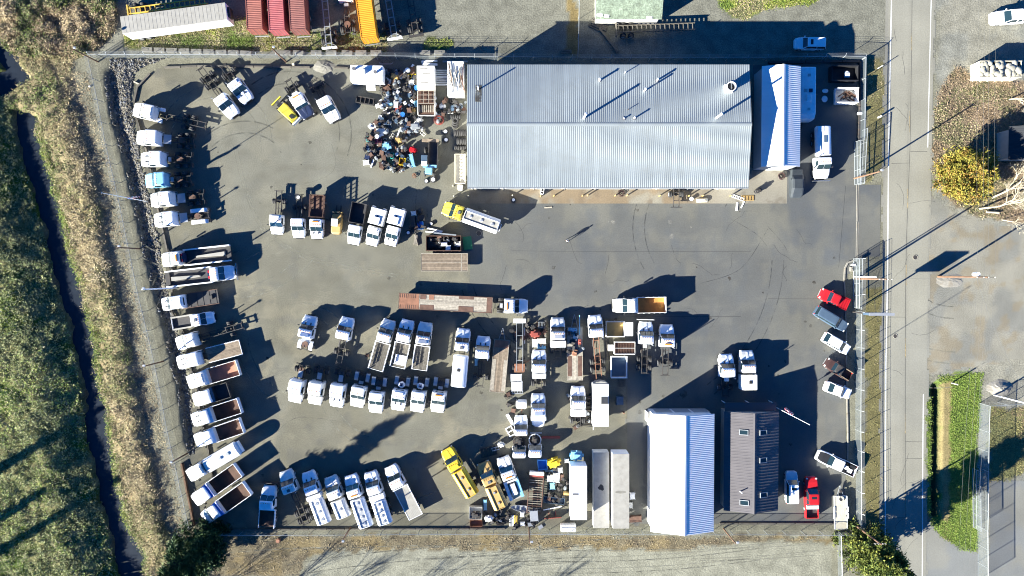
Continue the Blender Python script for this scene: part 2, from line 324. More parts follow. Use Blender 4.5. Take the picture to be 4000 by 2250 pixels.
def groundcol(x, y):
    C = np.tile(np.array((.148, .142, .105)), (len(x), 1)); jx, jy = jit(x, y, .8, .6); n1 = vnoise(x, y, .25, 4); n2 = vnoise(x+40, y, .9, 3)
    mixm(C, sstep(n1, .4, .65)*.6, (.172, .165, .122)); 
    gx = W('30', 1680, 500).x
    mixm(C, sstep(jx, gx-.5, gx+1.5)*.85, (.208, .198, .160)); mixm(C, (jx > gx)*sstep(n1, .45, .6)*.6, (.165, .168, .150))
    P = lambda poly, col, amp=1.0: mixm(C, inpoly(jx, jy, poly)*amp, col)
    top = W('00', 0, 590).y
    mixm(C, sstep(jy, top, top+1)*(jx < gx)*.7, (.152, .150, .124))
    P(southLot, (.205, .20, .155)); P(southBank, (.135, .115, .075))
    mixm(C, inpoly(jx, jy, southBank)*sstep(n2, .52, .66)*.7, (.075, .06, .04)); mixm(C, inpoly(jx, jy, southBank)*sstep(n1, .5, .6)*.6, (.19, .145, .07))
    for g in (grassN, grassN2): P(g, (.085, .095, .028))
    mixm(C, inpoly(jx, jy, grassN)*sstep(n1, .42, .58)*.8, (.11, .09, .045))
    P(grassNE, (.10, .12, .035)); P(grassNW2, (.17, .13, .06)); P(grassE, (.105, .155, .03)); P(grassE2, (.13, .125, .04), .8)
    strip = inpoly(jx, jy, grassE)*sstep(jx, eastX(y)+.6, eastX(y)+.9)*(1-sstep(jx, eastX(y)+2.2, eastX(y)+2.8)); mixm(C, strip*.9, (.22, .17, .085))
    P(brushE, (.145, .115, .075)); mixm(C, inpoly(jx, jy, brushE)*sstep(n2, .5, .6)*.8, (.06, .065, .03)); mixm(C, inpoly(jx, jy, brushE)*sstep(n1, .52, .62)*.7, (.24, .175, .12))
    P(mossE, (.155, .135, .055), .8); P(mossE2, (.16, .138, .055), .9)
    b = sstep(brushR(y)+.4-jx, 0, 1.2); mixm(C, b, (.20, .165, .095)); mixm(C, b*sstep(n1, .5, .65)*.8, (.11, .11, .045)); mixm(C, b*sstep(n2, .55, .65)*.7, (.24, .185, .10))
    f = sstep(ditchL(y)-jx, 0, .8); mixm(C, f, (.085, .092, .036)); mixm(C, f*sstep(n2, .48, .6), (.17, .155, .07)); mixm(C, f*sstep(n1, .52, .66), (.06, .09, .015))
    d = sstep(np.minimum(jx-ditchL(y), ditchR(y)-jx), -.6, .3); mixm(C, d*.8, (.06, .05, .03))
    ed = sstep(.55-np.abs(x-eastX(y)), -.3, .3)*(y < eD0.y+.5)*(y > eD1.y-.5); mixm(C, ed*.9, (.022, .02, .016))
    return C
xs = np.concatenate([[-900, -400, -200, -130], np.arange(-95, 95.01, .5), [130, 200, 400, 900]]); ys = np.concatenate([[-900, -400, -200, -110], np.arange(-62, 56.01, .5), [90, 200, 400, 900]])
g = inst(grid_mesh('ground', xs, ys, groundz, groundcol, m='ground'), 'ground'); tag(g, None, None, kind='structure')
def sheet(name, poly, z, cf, res=.4, m='yardmat', amp=.25):
    P = np.array(poly); x0, y0 = P.min(0)-.6; x1, y1 = P.max(0)+.6
    me = grid_mesh(name, np.arange(x0, x1, res), np.arange(y0, y1, res), lambda X, Y: np.full_like(X, z), cf, lambda a, b: inpoly(*jit(a, b, amp, .7), poly), m, False)
    o = inst(me, name); return tag(o, None, None, kind='structure')
m = MB(); ysw = np.linspace(-110, 45, 90)
xl, xr = ditchL(ysw)-1.2, ditchR(ysw)+1.2
m.add([(xl[i], ysw[i], -.55) for i in range(90)]+[(xr[i], ysw[i], -.55) for i in range(90)], [(i, 90+i, 91+i, i+1) for i in range(89)])
tag(m.build('ditch_water', 'water'), None, None, kind='structure')
# yard
yardP = [tuple(S(*p))[:2] for p in [(520, 410), (545, 360), (585, 285), (650, 256), (1800, 240), (3345, 238), (3350, 560), (3352, 735), (3352, 1010), (3300, 1040), (3305, 1560), (3305, 2045), (2000, 2064), (775, 2064), (740, 1940), (707, 1805), (760, 1770), (752, 1500), (700, 1290), (655, 1100), (610, 870), (575, 700), (540, 520)]]
def yardcol(x, y):
    C = np.tile(np.array((.126, .119, .089)), (len(x), 1)); n1 = vnoise(x, y, .12, 4); n2 = vnoise(x+77, y+20, .3, 4)
    mixm(C, sstep(n1, .42, .6)*.55, (.140, .137, .112)); mixm(C, sstep(n2, .5, .66)*.7, (.178, .162, .116)); mixm(C, sstep(vnoise(x+5, y+60, .5, 4), .6, .7)*.55, (.098, .096, .082))
    mixm(C, sstep(y, -12, 14)*sstep(x, -56, -44)*.6, (.152, .149, .122)); mixm(C, sstep(vnoise(x*.5+3, y*1.2, .7, 4), .55, .7)*.4, (.112, .106, .082)); return C
sheet('gravel_yard', yardP, .010, yardcol)
aspP = [tuple(S(*p))[:2] for p in [(1831, 745), (1831, 1152), (2005, 1152), (2020, 1236), (2445, 1240), (2450, 2050), (3305, 2045), (3308, 1560), (3300, 1100), (3350, 1010), (3400, 1000), (3440, 1000), (3440, 725), (3350, 715), (3345, 240), (2940, 250), (2935, 745)]]
def aspcol(x, y):
    C = np.tile(np.array((.092, .093, .088)), (len(x), 1)); n1 = vnoise(x, y, .10, 4); n2 = vnoise(x+31, y+8, .22, 4)
    mixm(C, sstep(n1, .40, .62)*.75, (.118, .116, .100)); mixm(C, sstep(n2, .55, .7)*.35, (.152, .143, .112)); mixm(C, sstep(vnoise(x*.35, y, .9, 4), .52, .68)*.35, (.125, .122, .105)); mixm(C, sstep(vnoise(x+50, y*.4, .8, 4), .55, .7)*.35, (.076, .082, .086)); mixm(C, sstep(vnoise(x+9, y+3, .18, 4), .56, .68)*.6, (.076, .083, .090))
    l = sstep(-x, -4, 10)*.5; mixm(C, l, (.130, .128, .108)); return C
sheet('asphalt_pavement', aspP, .016, aspcol, m='pavement', amp=.12)
apron = [tuple(S(*p))[:2] for p in [(1835, 738), (1835, 795), (3072, 795), (3072, 660), (2925, 660), (2925, 738)]]
def concol(x, y):
    C = np.tile(np.array((.205, .188, .150)), (len(x), 1)); n = vnoise(x, y, .35, 4)
    w = sstep(x, -8, 2)*(1-sstep(x, 24, 36)); mixm(C, w*sstep(n, .35, .6)*.75, (.165, .115, .065)); mixm(C, (1-sstep(x, -6, 2))*.75, (.115, .105, .09)); mixm(C, sstep(vnoise(x, y, .8, 3), .6, .7)*.4, (.10, .08, .06)); return C
sheet('concrete_apron', apron, .03, concol, .3, 'pavement', 0.0)
# road
lineL = line_fn([tuple(S(*p))[:2] for p in [(3482, 0), (3471, 563), (3466, 1126), (3460, 1400), (3458, 1689), (3458, 2250)]]+[(62, 120), (60.3, -120)])
lineR = line_fn([tuple(S(*p))[:2] for p in [(3637, 0), (3624, 563), (3613, 1126), (3607, 1480), (3605, 1689), (3602, 2250)]]+[(68.6, 120), (66.4, -120)])
def roadcol(x, y):
    C = np.tile(np.array((.222, .212, .172)), (len(x), 1)); w = lineR(y)-lineL(y); t = (x-lineL(y))/w
    for c in (.18, .36, .66, .84): mixm(C, np.exp(-((t-c)/.05)**2)*.25, (.24, .232, .19))
    mixm(C, np.exp(-((t-.5)/.03)**2)*.3, (.13, .125, .105)); mixm(C, sstep(np.abs(t-.5), .53, .62)*.45, (.15, .146, .13)); mixm(C, sstep(vnoise(x, y, .09, 4), .5, .7)*.3, (.185, .184, .162)); return C
ry = np.concatenate([np.arange(-120, -60, 4), np.arange(-60, 56, .4), np.arange(56, 120, 4)]); rx = np.arange(54, 76, .3)
me = grid_mesh('road', rx, ry, lambda X, Y: np.full_like(X, .022), roadcol, lambda a, b: (a > lineL(b)-.95-(vnoise(a, b, .5, 3)-.5)*.3) & (a < lineR(b)+.75+(vnoise(a, b, .6, 4)-.5)*1.1), 'pavement', False)
road = tag(inst(me, 'road'), None, None, kind='structure')
def strip(mb, pts, w, z):
    n = len(pts); vs = []
    for i, p in enumerate(pts):
        d = (Vector(pts[min(i+1, n-1)])-Vector(pts[max(i-1, 0)])).to_2d().normalized(); a = Vector((-d.y, d.x))*(w/2)
        vs += [(p[0]+a.x, p[1]+a.y, z), (p[0]-a.x, p[1]-a.y, z)]
    return mb.add(vs, [(2*i, 2*i+1, 2*i+3, 2*i+2) for i in range(n-1)])
for f, wd in ((lineL, .17), (lineR, .13)):
    pts = [(float(f(y)), y) for y in np.arange(-110, 110.1, 5)]
    if f is lineR:
        segs = [[p for p in pts if p[1] < S(0, 1490).y], [p for p in pts if p[1] > S(0, 640).y]]
    else: segs = [pts]
    for sgm in segs: strip(MB(), sgm, wd, .027).build('edge_line', 'paintwhite', road)
dash = [('30', 1443, 335, 545), ('30', 1424, 1120, 1330), ('31', 1404, 450, 645), ('31', 1388, 1215, 1420), ('32', 1383, 500, 705), ('32', 1379, 1260, 1465), ('33', 1379, 580, 780), ('33', 1377, 1320, 1500)]
for t, x, a, b in dash: strip(MB(), [W(t, x, a), W(t, x, b)], .12, .0272).build('lane_dash', 'paintyellow', road)
cl = [W('30', 1448, 0), W('30', 1440, 700), W('30', 1428, 1449), W('31', 1390, 1000), W('32', 1382, 0), W('32', 1380, 700), W('33', 1380, 0), W('33', 1380, 860)]
strip(MB(), cl, .05, .0262).build('tar_seam', 'crack', road)
for a in ([('31', 1240, 195), ('31', 1420, 190)], [('31', 1430, 75), ('31', 1600, 75)], [('32', 1160, 290), ('32', 1385, 290), ('32', 1387, 360)], [('33', 1190, 868), ('33', 1380, 862)], [('33', 1380, 270), ('33', 1550, 268)], [('33', 1380, 98), ('33', 1560, 100)]):
    strip(MB(), [W(*p) for p in a], .045, .0263).build('tar_seam', 'crack', road)
# right-hand paved pads
padP = TP('33', (2225, 495), (2700, 480), (2700, 1600), (2215, 1600))
def padcol(x, y):
    C = np.tile(np.array((.155, .158, .150)), (len(x), 1)); mixm(C, sstep(vnoise(x, y, .3, 4), .45, .65)*.5, (.185, .175, .14)); return C
sheet('fenced_pad', padP, .014, padcol, m='pavement', amp=.05)
padP2 = TP('33', (1555, 900), (1640, 920), (1720, 1030), (1800, 1100), (1950, 1165), (2110, 1195), (2110, 1600), (1540, 1600))
sheet('side_road', padP2, .012, lambda x, y: padcol(x, y)*1.06, m='pavement', amp=.05)
lotP = TP('31', (1560, 200), (1640, 520), (1880, 700), (2080, 760), (2300, 830), (2600, 850))+TP('32', (2600, 700), (2100, 780), (1750, 830), (1640, 900), (1560, 700), (1545, 0))
def lotcol(x, y):
    C = np.tile(np.array((.208, .197, .160)), (len(x), 1)); n = vnoise(x, y, .25, 4); mixm(C, sstep(n, .42, .6)*.7, (.15, .15, .135)); mixm(C, sstep(vnoise(x+8, y, .5, 4), .55, .68)*.6, (.19, .155, .10)); return C
sheet('gravel_lot', lotP, .012, lotcol, amp=.5)
# marks on the yard floor
def marks(name, mt, lines, z=.0205):
    for pts, w in lines: tag(strip(MB(), [W(*p) for p in pts], w, z).build(name, mt), None, None, kind='structure')
def arc(t, pts, n=14):
    P = [Vector((p[0], p[1], 0)) for p in pts]; out = []
    for i in range(len(P)-1):
        p0, p1, p2, p3 = P[max(i-1, 0)], P[i], P[i+1], P[min(i+2, len(P)-1)]
        for k in range(n):
            u = k/n; q = .5*((2*p1)+(p2-p0)*u+(2*p0-5*p1+4*p2-p3)*u*u+(3*p1-p0-3*p2+p3)*u**3); out.append((t, q.x, q.y))
    out.append((t, P[-1].x, P[-1].y)); return out
marks('tyre_track', 'track', [(arc('11', [(-100, 480), (20, 740), (150, 900), (500, 1115), (1000, 1235), (1700, 1355), (2140, 1400)]), .16), (arc('11', [(-100, 520), (10, 790), (150, 945), (500, 1150), (1000, 1268), (1700, 1385)]), .13),
      (arc('11', [(760, 0), (800, 200), (700, 330), (400, 420)]), .12), (arc('01', [(2380, 0), (2470, 400), (2560, 640)]), .10), (arc('01', [(2340, 0), (2430, 400), (2530, 680)]), .08)], .0146)
rt = random.Random(5)
def rtracks(n, box, name, mts, z, rmin, rmax, span, wd=.22, flat=False):
    for i in range(n):
        cx, cy = rt.uniform(box[0], box[1]), rt.uniform(box[2], box[3]); r = rt.uniform(rmin, rmax); a0 = rt.uniform(0, 6.283) if not flat else rt.choice((-1, 1))*1.5708+rt.uniform(-.05, .05); sp = rt.uniform(*span)/r
        if flat: cy -= r*math.sin(a0)
        mt = rt.choice(mts)
        for off in (0, 1.9):
            pts = [Vector((cx+(r+off)*math.cos(a0+sp*k/12), cy+(r+off)*math.sin(a0+sp*k/12), 0)) for k in range(13)]
            tag(strip(MB(), pts, wd, z).build(name, mt), None, None, kind='structure')
rtracks(9, (-52, -22, 6, 30), 'tyre_track', ['track', 'trackdark', 'track'], .0142, 6, 16, (10, 26))
rtracks(6, (-48, -12, -22, -10), 'tyre_track', ['track', 'trackdark'], .0141, 8, 20, (8, 18))
rtracks(10, (2, 50, -4, 10), 'skid_mark', ['skid', 'skid', 'track'], .0207, 9, 26, (8, 24), .16)
rtracks(16, (-40, 40, -47.5, -44.5), 'tyre_track', ['trackdark', 'track'], .006, 120, 300, (10, 40), .16, True)
rtracks(8, (69, 80, -5, 12), 'tyre_track', ['track', 'trackdark'], .0165, 8, 30, (6, 16), .2)
rtracks(6, (-22, 0, 36, 43), 'tyre_track', ['track', 'trackdark'], .006, 20, 60, (6, 16), .2)
marks('skid_mark', 'skid', [(arc('21', [(2574, 850), (2300, 1250), (1900, 1400)]), .10), (arc('21', [(2200, 750), (2450, 900), (2560, 1020)]), .08), (arc('21', [(1600, 1010), (1650, 1150), (1700, 1200)]), .06), (arc('31', [(0, 830), (150, 1000), (200, 1100)]), .08), (arc('12', [(200, 1449), (420, 1300), (800, 1330)]), .08)])
marks('pavement_crack', 'crack', [([('21', 0, 1072), ('21', 500, 1078), ('21', 1100, 1080), ('21', 2400, 1080)], .035), ([('31', 780, 420), ('31', 710, 1240)], .05), ([('21', 975, 1110), ('21', 965, 1200), ('21', 935, 1310)], .05), ([('32', 0, 105), ('32', 520, 107)], .04), ([('22', 1150, 280), ('22', 2300, 285)], .05), ([('22', 1155, 980), ('22', 1155, 1449)], .05)])
for i in range(16):
    q = Vector((rt.uniform(-5, 52), rt.uniform(-8, 11), 0)); a = rt.uniform(0, 6.28); pts = [q.copy()]
    for k in range(rt.randint(5, 12)): a += rt.gauss(0, .35); q = q+Vector((math.cos(a), math.sin(a), 0))*rt.uniform(.3, .7); pts.append(q.copy())
    tag(strip(MB(), pts, rt.uniform(.03, .05), .0205).build('pavement_crack', 'crack'), None, None, kind='structure')
for i in range(14):
    y = rt.uniform(-48, 42); u = rt.uniform(.1, .9); q = Vector((float(lineL(y))+u*6, y, 0)); a = rt.choice((1.57, 1.4, 1.75, 0)); pts = [q.copy()]
    for k in range(rt.randint(4, 12)): a += rt.gauss(0, .2); q = q+Vector((math.cos(a), math.sin(a), 0))*rt.uniform(.3, .6); pts.append(q.copy())
    strip(MB(), pts, rt.uniform(.025, .045), .0264).build('tar_seam', 'crack', road)
def spot(name, mt, t, x, y, r, z=.021, n=11):
    m = MB(); c = W(t, x, y); vs = [(c.x+r*random.uniform(.6, 1.2)*math.cos(2*math.pi*i/n), c.y+r*random.uniform(.6, 1.2)*math.sin(2*math.pi*i/n), z) for i in range(n)]
    m.add(vs, [tuple(range(n))]); tag(m.build(name, mt), None, None, kind='structure')
for t, x, y, r in [('22', 1720, 1060, .75), ('22', 1285, 1245, .4), ('21', 375, 740, .22), ('21', 585, 607, .12), ('21', 888, 705, .25), ('21', 1245, 655, .15), ('21', 2240, 855, .1), ('21', 2100, 828, .1), ('31', 465, 1390, .3), ('31', 665, 1145, .25)]: spot('oil_stain', 'stain', t, x, y, r)
for t, x, y, r in [('21', 1590, 780, .45), ('21', 1605, 930, .4), ('21', 1015, 780, .3), ('21', 970, 780, .14), ('21', 910, 785, .12), ('21', 1800, 835, .14)]: spot('chalk_mark', 'chalk', t, x, y, r)
for i in range(90):
    x_, y_ = rt.uniform(-58, 52), rt.uniform(-40, 28)
    if inpoly(np.array([x_]), np.array([y_]), yardP)[0]:
        n_ = 9; r_ = rt.uniform(.08, .34); tag(MB().add([(x_+r_*rt.uniform(.5, 1.3)*math.cos(6.283*k/n_), y_+r_*rt.uniform(.5, 1.3)*math.sin(6.283*k/n_), .0212) for k in range(n_)], [tuple(range(n_))]).build('oil_stain', 'stain'), None, None, kind='structure')
# manholes
def manhole(label, t, x, y, r):
    c = W(t, x, y); o = thing('manhole_cover', label, 'manhole', (c.x, c.y, .024))
    m = MB(); m.tube([(0, 0, 0), (0, 0, .012)], r, 20).build('lid', 'frame', o); m = MB(); m.torus((0, 0, .008), r*1.12, .04, n=24).build('rim', 'concrete', o)
manhole('round iron manhole cover in the road beside the billboard shadow', '31', 1480, 1138, .33)
manhole('pale manhole cover in the left lane below the pole shadow', '32', 1278, 480, .3)
manhole('round drain cover near the rear of the yellow-cab tanker', '11', 2240, 898, .38)

# ------------------------------------------------------------------ fences, kerbs
def fence(label, pts, h=1.95, out=1, step=3.0, arms=True, name='chain_link_fence', group=None):
    P = [Vector((p[0], p[1], 0)) for p in pts]; root = thing(name, label, 'fence', P[0], 0, group); O = P[0]
    pm = MB(); pm.tube([(0, 0, 0), (0, 0, h+.05)], .045, 6); pmesh = pm.mesh('post', 'galv'); posts = []
    rail = MB(); wire = MB()
    for i in range(len(P)-1):
        d = P[i+1]-P[i]; L = d.length; n = max(1, round(L/step)); u = d/n; nrm = Vector((-d.y, d.x, 0)).normalized()*out
        a = math.atan2(d.y, d.x)
        for k in range(n+(i == len(P)-2)):
            q = P[i]+u*k-O; inst(pmesh, 'post', root, q)
            if arms:
                am = MB().bar((0, 0, 0), (nrm.x*.35, nrm.y*.35, .35), .05); am.build('barb_arm', 'galv', root, loc=(q.x, q.y, h))
        key = MB().add([(0, 0, .05), (u.length, 0, .05), (u.length, 0, h), (0, 0, h)], [(0, 1, 2, 3)]).mesh('mesh_panel', 'chainlink')
        for k in range(n): inst(key, 'mesh_panel', root, P[i]+u*k-O, (0, 0, a))
        rail.tube([P[i]-O+Vector((0, 0, h)), P[i+1]-O+Vector((0, 0, h))], .035, 6)
        if arms:
            for s in (.33, .66, 1.0): wire.tube([P[i]-O+nrm*(.35*s)+Vector((0, 0, h+.35*s)), P[i+1]-O+nrm*(.35*s)+Vector((0, 0, h+.35*s))], .012, 4)
    rail.build('top_rail', 'galv', root)
    if arms: wire.build('barbed_wire', 'galv', root)
    return root
hF = 1.95
left = [W('00', 880, 570, hF), W('00', 975, 1000, hF), W('01', 1060, 0, hF), W('01', 1190, 560, hF), W('01', 1280, 1000, hF), W('02', 1380, 40, hF), W('02', 1520, 620, hF), W('02', 1600, 1000, hF), W('03', 1680, 0, hF), W('03', 1790, 480, hF), W('03', 1900, 980, hF)]
fence('long galvanised chain-link fence along the ditch side of the yard', left, out=-1)
top = [W('00', 880, 545, hF), W('10', 0, 550, hF), W('10', 2000, 566, hF), W('20', 1000, 576, hF), W('30', 0, 576, hF), W('30', 780, 562, hF), W('30', 985, 570, hF)]
fence('chain-link fence with barbed wire behind the big metal shop', top, out=1)
fence('chain-link fence beside the road, north of the gateway', [W('30', 988, 575, hF), W('30', 975, 1400, hF)], out=-1)
fence('chain-link fence beside the road, south of the gateway', [W('31', 952, 1150, hF), W('32', 938, 600, hF), W('33', 935, 0, hF), W('33', 940, 400, hF), W('33', 945, 1045, hF)], out=1)
fence('chain-link fence along the southern edge of the yard', [W('03', 2040, 1045, hF), W('13', 1250, 1035, hF), W('23', 0, 1030, hF), W('23', 1700, 1036, hF), W('33', 0, 1035, hF), W('33', 945, 1045, hF)], out=-1, arms=False)
fence('chain-link fence round the paved pad east of the road', [W('32', 2600, 1165, 2.6), W('32', 2235, 1185, 2.6), W('32', 2225, 1449, 2.6), W('33', 2212, 1000, 2.6), W('33', 2215, 1560, 2.6)], h=2.6, arms=False)
fence('short chain-link fence beside the conifer at the south-east corner', [W('33', 740, 1050, 1.6), W('33', 748, 1500, 1.6)], h=1.6, arms=False)
fence('thin boundary fence between the two lots north of the shop', [W('20', 680, -40, 1.8), W('20', 672, 350, 1.8), W('20', 662, 570, 1.8)], h=1.8, arms=False)
def gate(label, a, b, h=2.1, y=0):
    P, Q = Vector(a), Vector(b); d = Q-P; root = thing('sliding_gate', label, 'gate', (P.x, P.y, 0), math.atan2(d.y, d.x)); L = d.length
    f = MB()
    for z in (.12, h*.5, h): f.tube([(0, 0, z), (L, 0, z)], .045, 6)
    f.build('frame', 'galv', root)
    n = round(L/2.2)
    for i in range(n+1): MB().tube([(L*i/n, 0, .1), (L*i/n, 0, h)], .04, 6).build('upright', 'galv', root)
    for i in range(n): MB().add([(L*i/n, -.02, .1), (L*(i+1)/n, -.02, .1), (L*(i+1)/n, -.02, h), (L*i/n, -.02, h)], [(0, 1, 2, 3)]).build('mesh_panel', 'chainlink', root)
gate('galvanised sliding gate rolled open north of the entrance', W('31', 968, 395, 2), W('30', 1000, 1290, 2))
gate('second galvanised gate leaf parked against the inner fence line', W('31', 930, 395, 2), W('31', 925, -40, 2))
gate('galvanised gate leaf south of the entrance', W('31', 915, 1150, 2), W('32', 920, 200, 2))
gate('tall double gate in the fence of the paved pad', W('33', 2140, 1000, 2), W('33', 2135, 400, 2))
def kerb(label, pts, w=.3, h=.28, L=3.0, mt='woodgrey', name='timber_kerb', gap=.08):
    P = [Vector((p[0], p[1], 0)) for p in pts]; root = thing(name, label, 'kerb', P[0]); O = P[0]; cache = {}
    for i in range(len(P)-1):
        d = P[i+1]-P[i]; n = max(1, round(d.length/L)); u = d/n; k = round(u.length, 1)
        for j in range(n):
            me = MB().bbox(0, u.length-gap, -w/2, w/2, .0, h, .03).mesh('beam', mt)
            inst(me, 'beam', root, P[i]+u*j-O, (0, 0, math.atan2(d.y, d.x)+random.uniform(-.012, .012)))
    return root
kerb('weathered timber kerb curving round the north-west corner of the yard', [W('00', 1352, 1035), W('00', 1385, 880), W('00', 1520, 740)])
kerb('timber kerb running under the northern fence', [W('00', 1660, 680), W('00', 1990, 668), W('10', 550, 678)])
kerb('short timber kerb between the gravel spill and the white box body', [W('10', 790, 680), W('10', 935, 688)])
kerb('timber kerb in front of the trucks along the ditch fence', [W('00', 1375, 1180), W('01', 1495, 120), W('01', 1540, 360), W('01', 1590, 640), W('01', 1650, 900), W('01', 1690, 1085), W('01', 1740, 1290), W('02', 1730, 240), W('02', 1850, 440), W('02', 1930, 830), W('02', 1985, 1040), W('02', 2015, 1230), W('03', 2095, 170), W('03', 2140, 470)])
kerb('low dark wall beside the last three trucks by the ditch', [W('03', 1835, 310), W('03', 1960, 945)], mt='poleswood', h=.5, w=.28)
kerb('timber kerb along the southern fence behind the tank trucks', [W('13', -330, 985), W('13', 180, 978), W('13', 2510, 972)])
kerb('pale timber kerb behind the brown-roofed office', [W('23', 2085, 918), W('33', 660, 922)], h=.22)
kerb('stacked steel beams along the fence by the white dumpster', [W('30', 0, 632), W('30', 920, 620), W('30', 925, 900), W('30', 905, 1430)], mt='frame', w=.4, h=.45, name='steel_kerb')
kerb('concrete kerb beside the row of parked cars', [W('31', 765, 1370), W('32', 775, 100), W('32', 800, 1449), W('33', 800, 300)], mt='concrete', h=.15, w=.2, name='concrete_kerb', gap=.012)
kerb('curved concrete kerb at the gateway island', [W('31', 765, 1365), W('31', 770, 1250), W('31', 800, 1190), W('31', 870, 1165)], mt='concrete', h=.16, w=.25, L=1.2, name='concrete_kerb', gap=.012)
kerb('steel gate rail set in the driveway across the entrance', [W('31', 893, 410), W('31', 890, 1145)], mt='concrete', h=.05, w=.12, L=6, name='gate_track', gap=.012)
kerb('second steel gate rail in the driveway nearer the road', [W('31', 908, 410), W('31', 906, 1145)], mt='concrete', h=.05, w=.08, L=6, name='gate_track', gap=.012)
def blockrow(label, t, xs_, y0, y1):
    for i, x in enumerate(xs_):
        p = W(t, x, y0+(y1-y0)*(x-xs_[0])/(xs_[-1]-xs_[0]), .3)
        m = MB().bbox(-.86, .86, -.34, .34, 0, .62, .05); m.box(-.25, .25, -.08, .08, .62, .66)
        o = m.build('concrete_block', 'block', loc=(p.x, p.y, 0), rz=random.uniform(-.05, .05)+(-.03)); tag(o, ORD[i]+label, 'block', 'concrete blocks behind the northern fence')
blockrow(' concrete block from the left in the row behind the fence corner', '00', list(range(1485, 2574, 124)), 500, 535)
blockrow(' concrete block from the left in the row below the containers', '10', [300, 430, 610, 760, 920, 1060, 1210, 1700, 1850], 533, 530)
# riprap
rocks = TP('00', (1130, 592), (1640, 592), (1400, 700), (1330, 760), (1310, 900), (1320, 1050), (1385, 1449))+TP('01', (1500, 560), (1570, 900), (1600, 1100), (1680, 1449))+TP('02', (1760, 300), (1800, 560), (1870, 900), (1960, 1449))+TP('03', (1990, 200), (1900, 240), (1870, 60))+TP('02', (1790, 1000), (1650, 400), (1540, 0))+TP('01', (1460, 1100), (1340, 560), (1210, 0))+TP('00', (1130, 1200), (1060, 780))
def scatter(poly, n, seed=1):
    P = np.array(poly); rg = np.random.default_rng(seed); x0, y0 = P.min(0); x1, y1 = P.max(0); out = np.zeros((0, 2)); area = (x1-x0)*(y1-y0)
    while len(out) < n:
        q = rg.random((n*3, 2))*[x1-x0, y1-y0]+[x0, y0]; q = q[inpoly(*jit(q[:, 0], q[:, 1], .55, .7), poly)]; out = np.vstack([out, q])
        if len(q) == 0: break
    return out[:n]
m = MB(); base = [(0, 0, 1), (.9, 0, .3), (.25, .85, .35), (-.75, .5, .3), (-.7, -.55, .35), (.3, -.85, .3), (.5, .5, -.5), (-.7, 0, -.5), (.3, -.7, -.5)]
bf = [(0, 1, 2), (0, 2, 3), (0, 3, 4), (0, 4, 5), (0, 5, 1), (1, 6, 2), (2, 6, 7), (2, 7, 3), (3, 7, 4), (4, 7, 8), (4, 8, 5), (5, 8, 1), (1, 8, 6)]
rp = scatter(rocks, 7500, 3); rz_ = groundz(rp[:, 0], rp[:, 1]); rc = []
for (x, y), z in zip(rp, rz_):
    s = random.uniform(.06, .17)*(1.9 if random.random() < .12 else 1); a = random.random()*6.28; c, d = math.cos(a), math.sin(a); q = [s*random.uniform(.7, 1.3) for _ in range(3)]
    m.add([(x+q[0]*(p[0]*c-p[1]*d), y+q[1]*(p[0]*d+p[1]*c), z+.04+q[2]*p[2]*.9) for p in base], bf)
    k = random.uniform(.45, 1.2); rc += [random.choice(((.17, .165, .155), (.21, .19, .155), (.14, .145, .155), (.26, .235, .19)))]*9; rc[-9:] = [tuple(v*k for v in rc[-1])]*9
o = m.build('riprap_rocks', 'rock'); setcol(o.data, np.array(rc)); tag(o, 'strip of grey broken rocks along the ditch fence', 'rocks', kind='stuff')
# gravel spill heap
def heap(name, label, t, x, y, rx, ry_, h, mt, cat):
    c = W(t, x, y); m = MB(); n = 18; rings = []
    for k, (s, z) in enumerate(((1, 0), (.72, .35), (.42, .75), (.15, 1))):
        rings.append([(rx*s*math.cos(2*math.pi*i/n)*random.uniform(.85, 1.15), ry_*s*math.sin(2*math.pi*i/n)*random.uniform(.85, 1.15), z*h*random.uniform(.85, 1.1)) for i in range(n)])
    m.loft(rings); o = m.build(name, mt, loc=(c.x, c.y, .01)); tag(o, label, cat)
heap('gravel_heap', 'low heap of pale grey gravel spilled by the northern fence', '10', 680, 670, 1.7, 1.1, .35, 'block', 'gravel heap')
heap('gravel_heap', 'pale gravel heap piled round the roadside utility pole', '31', 1830, 1370, 2.2, 1.2, .18, 'concrete', 'gravel heap')
heap('rubble_heap', 'pale rubble heap in the shade behind the fenced pad', '32', 2330, 1000, 2.1, 1.3, .5, 'concrete', 'rubble heap')
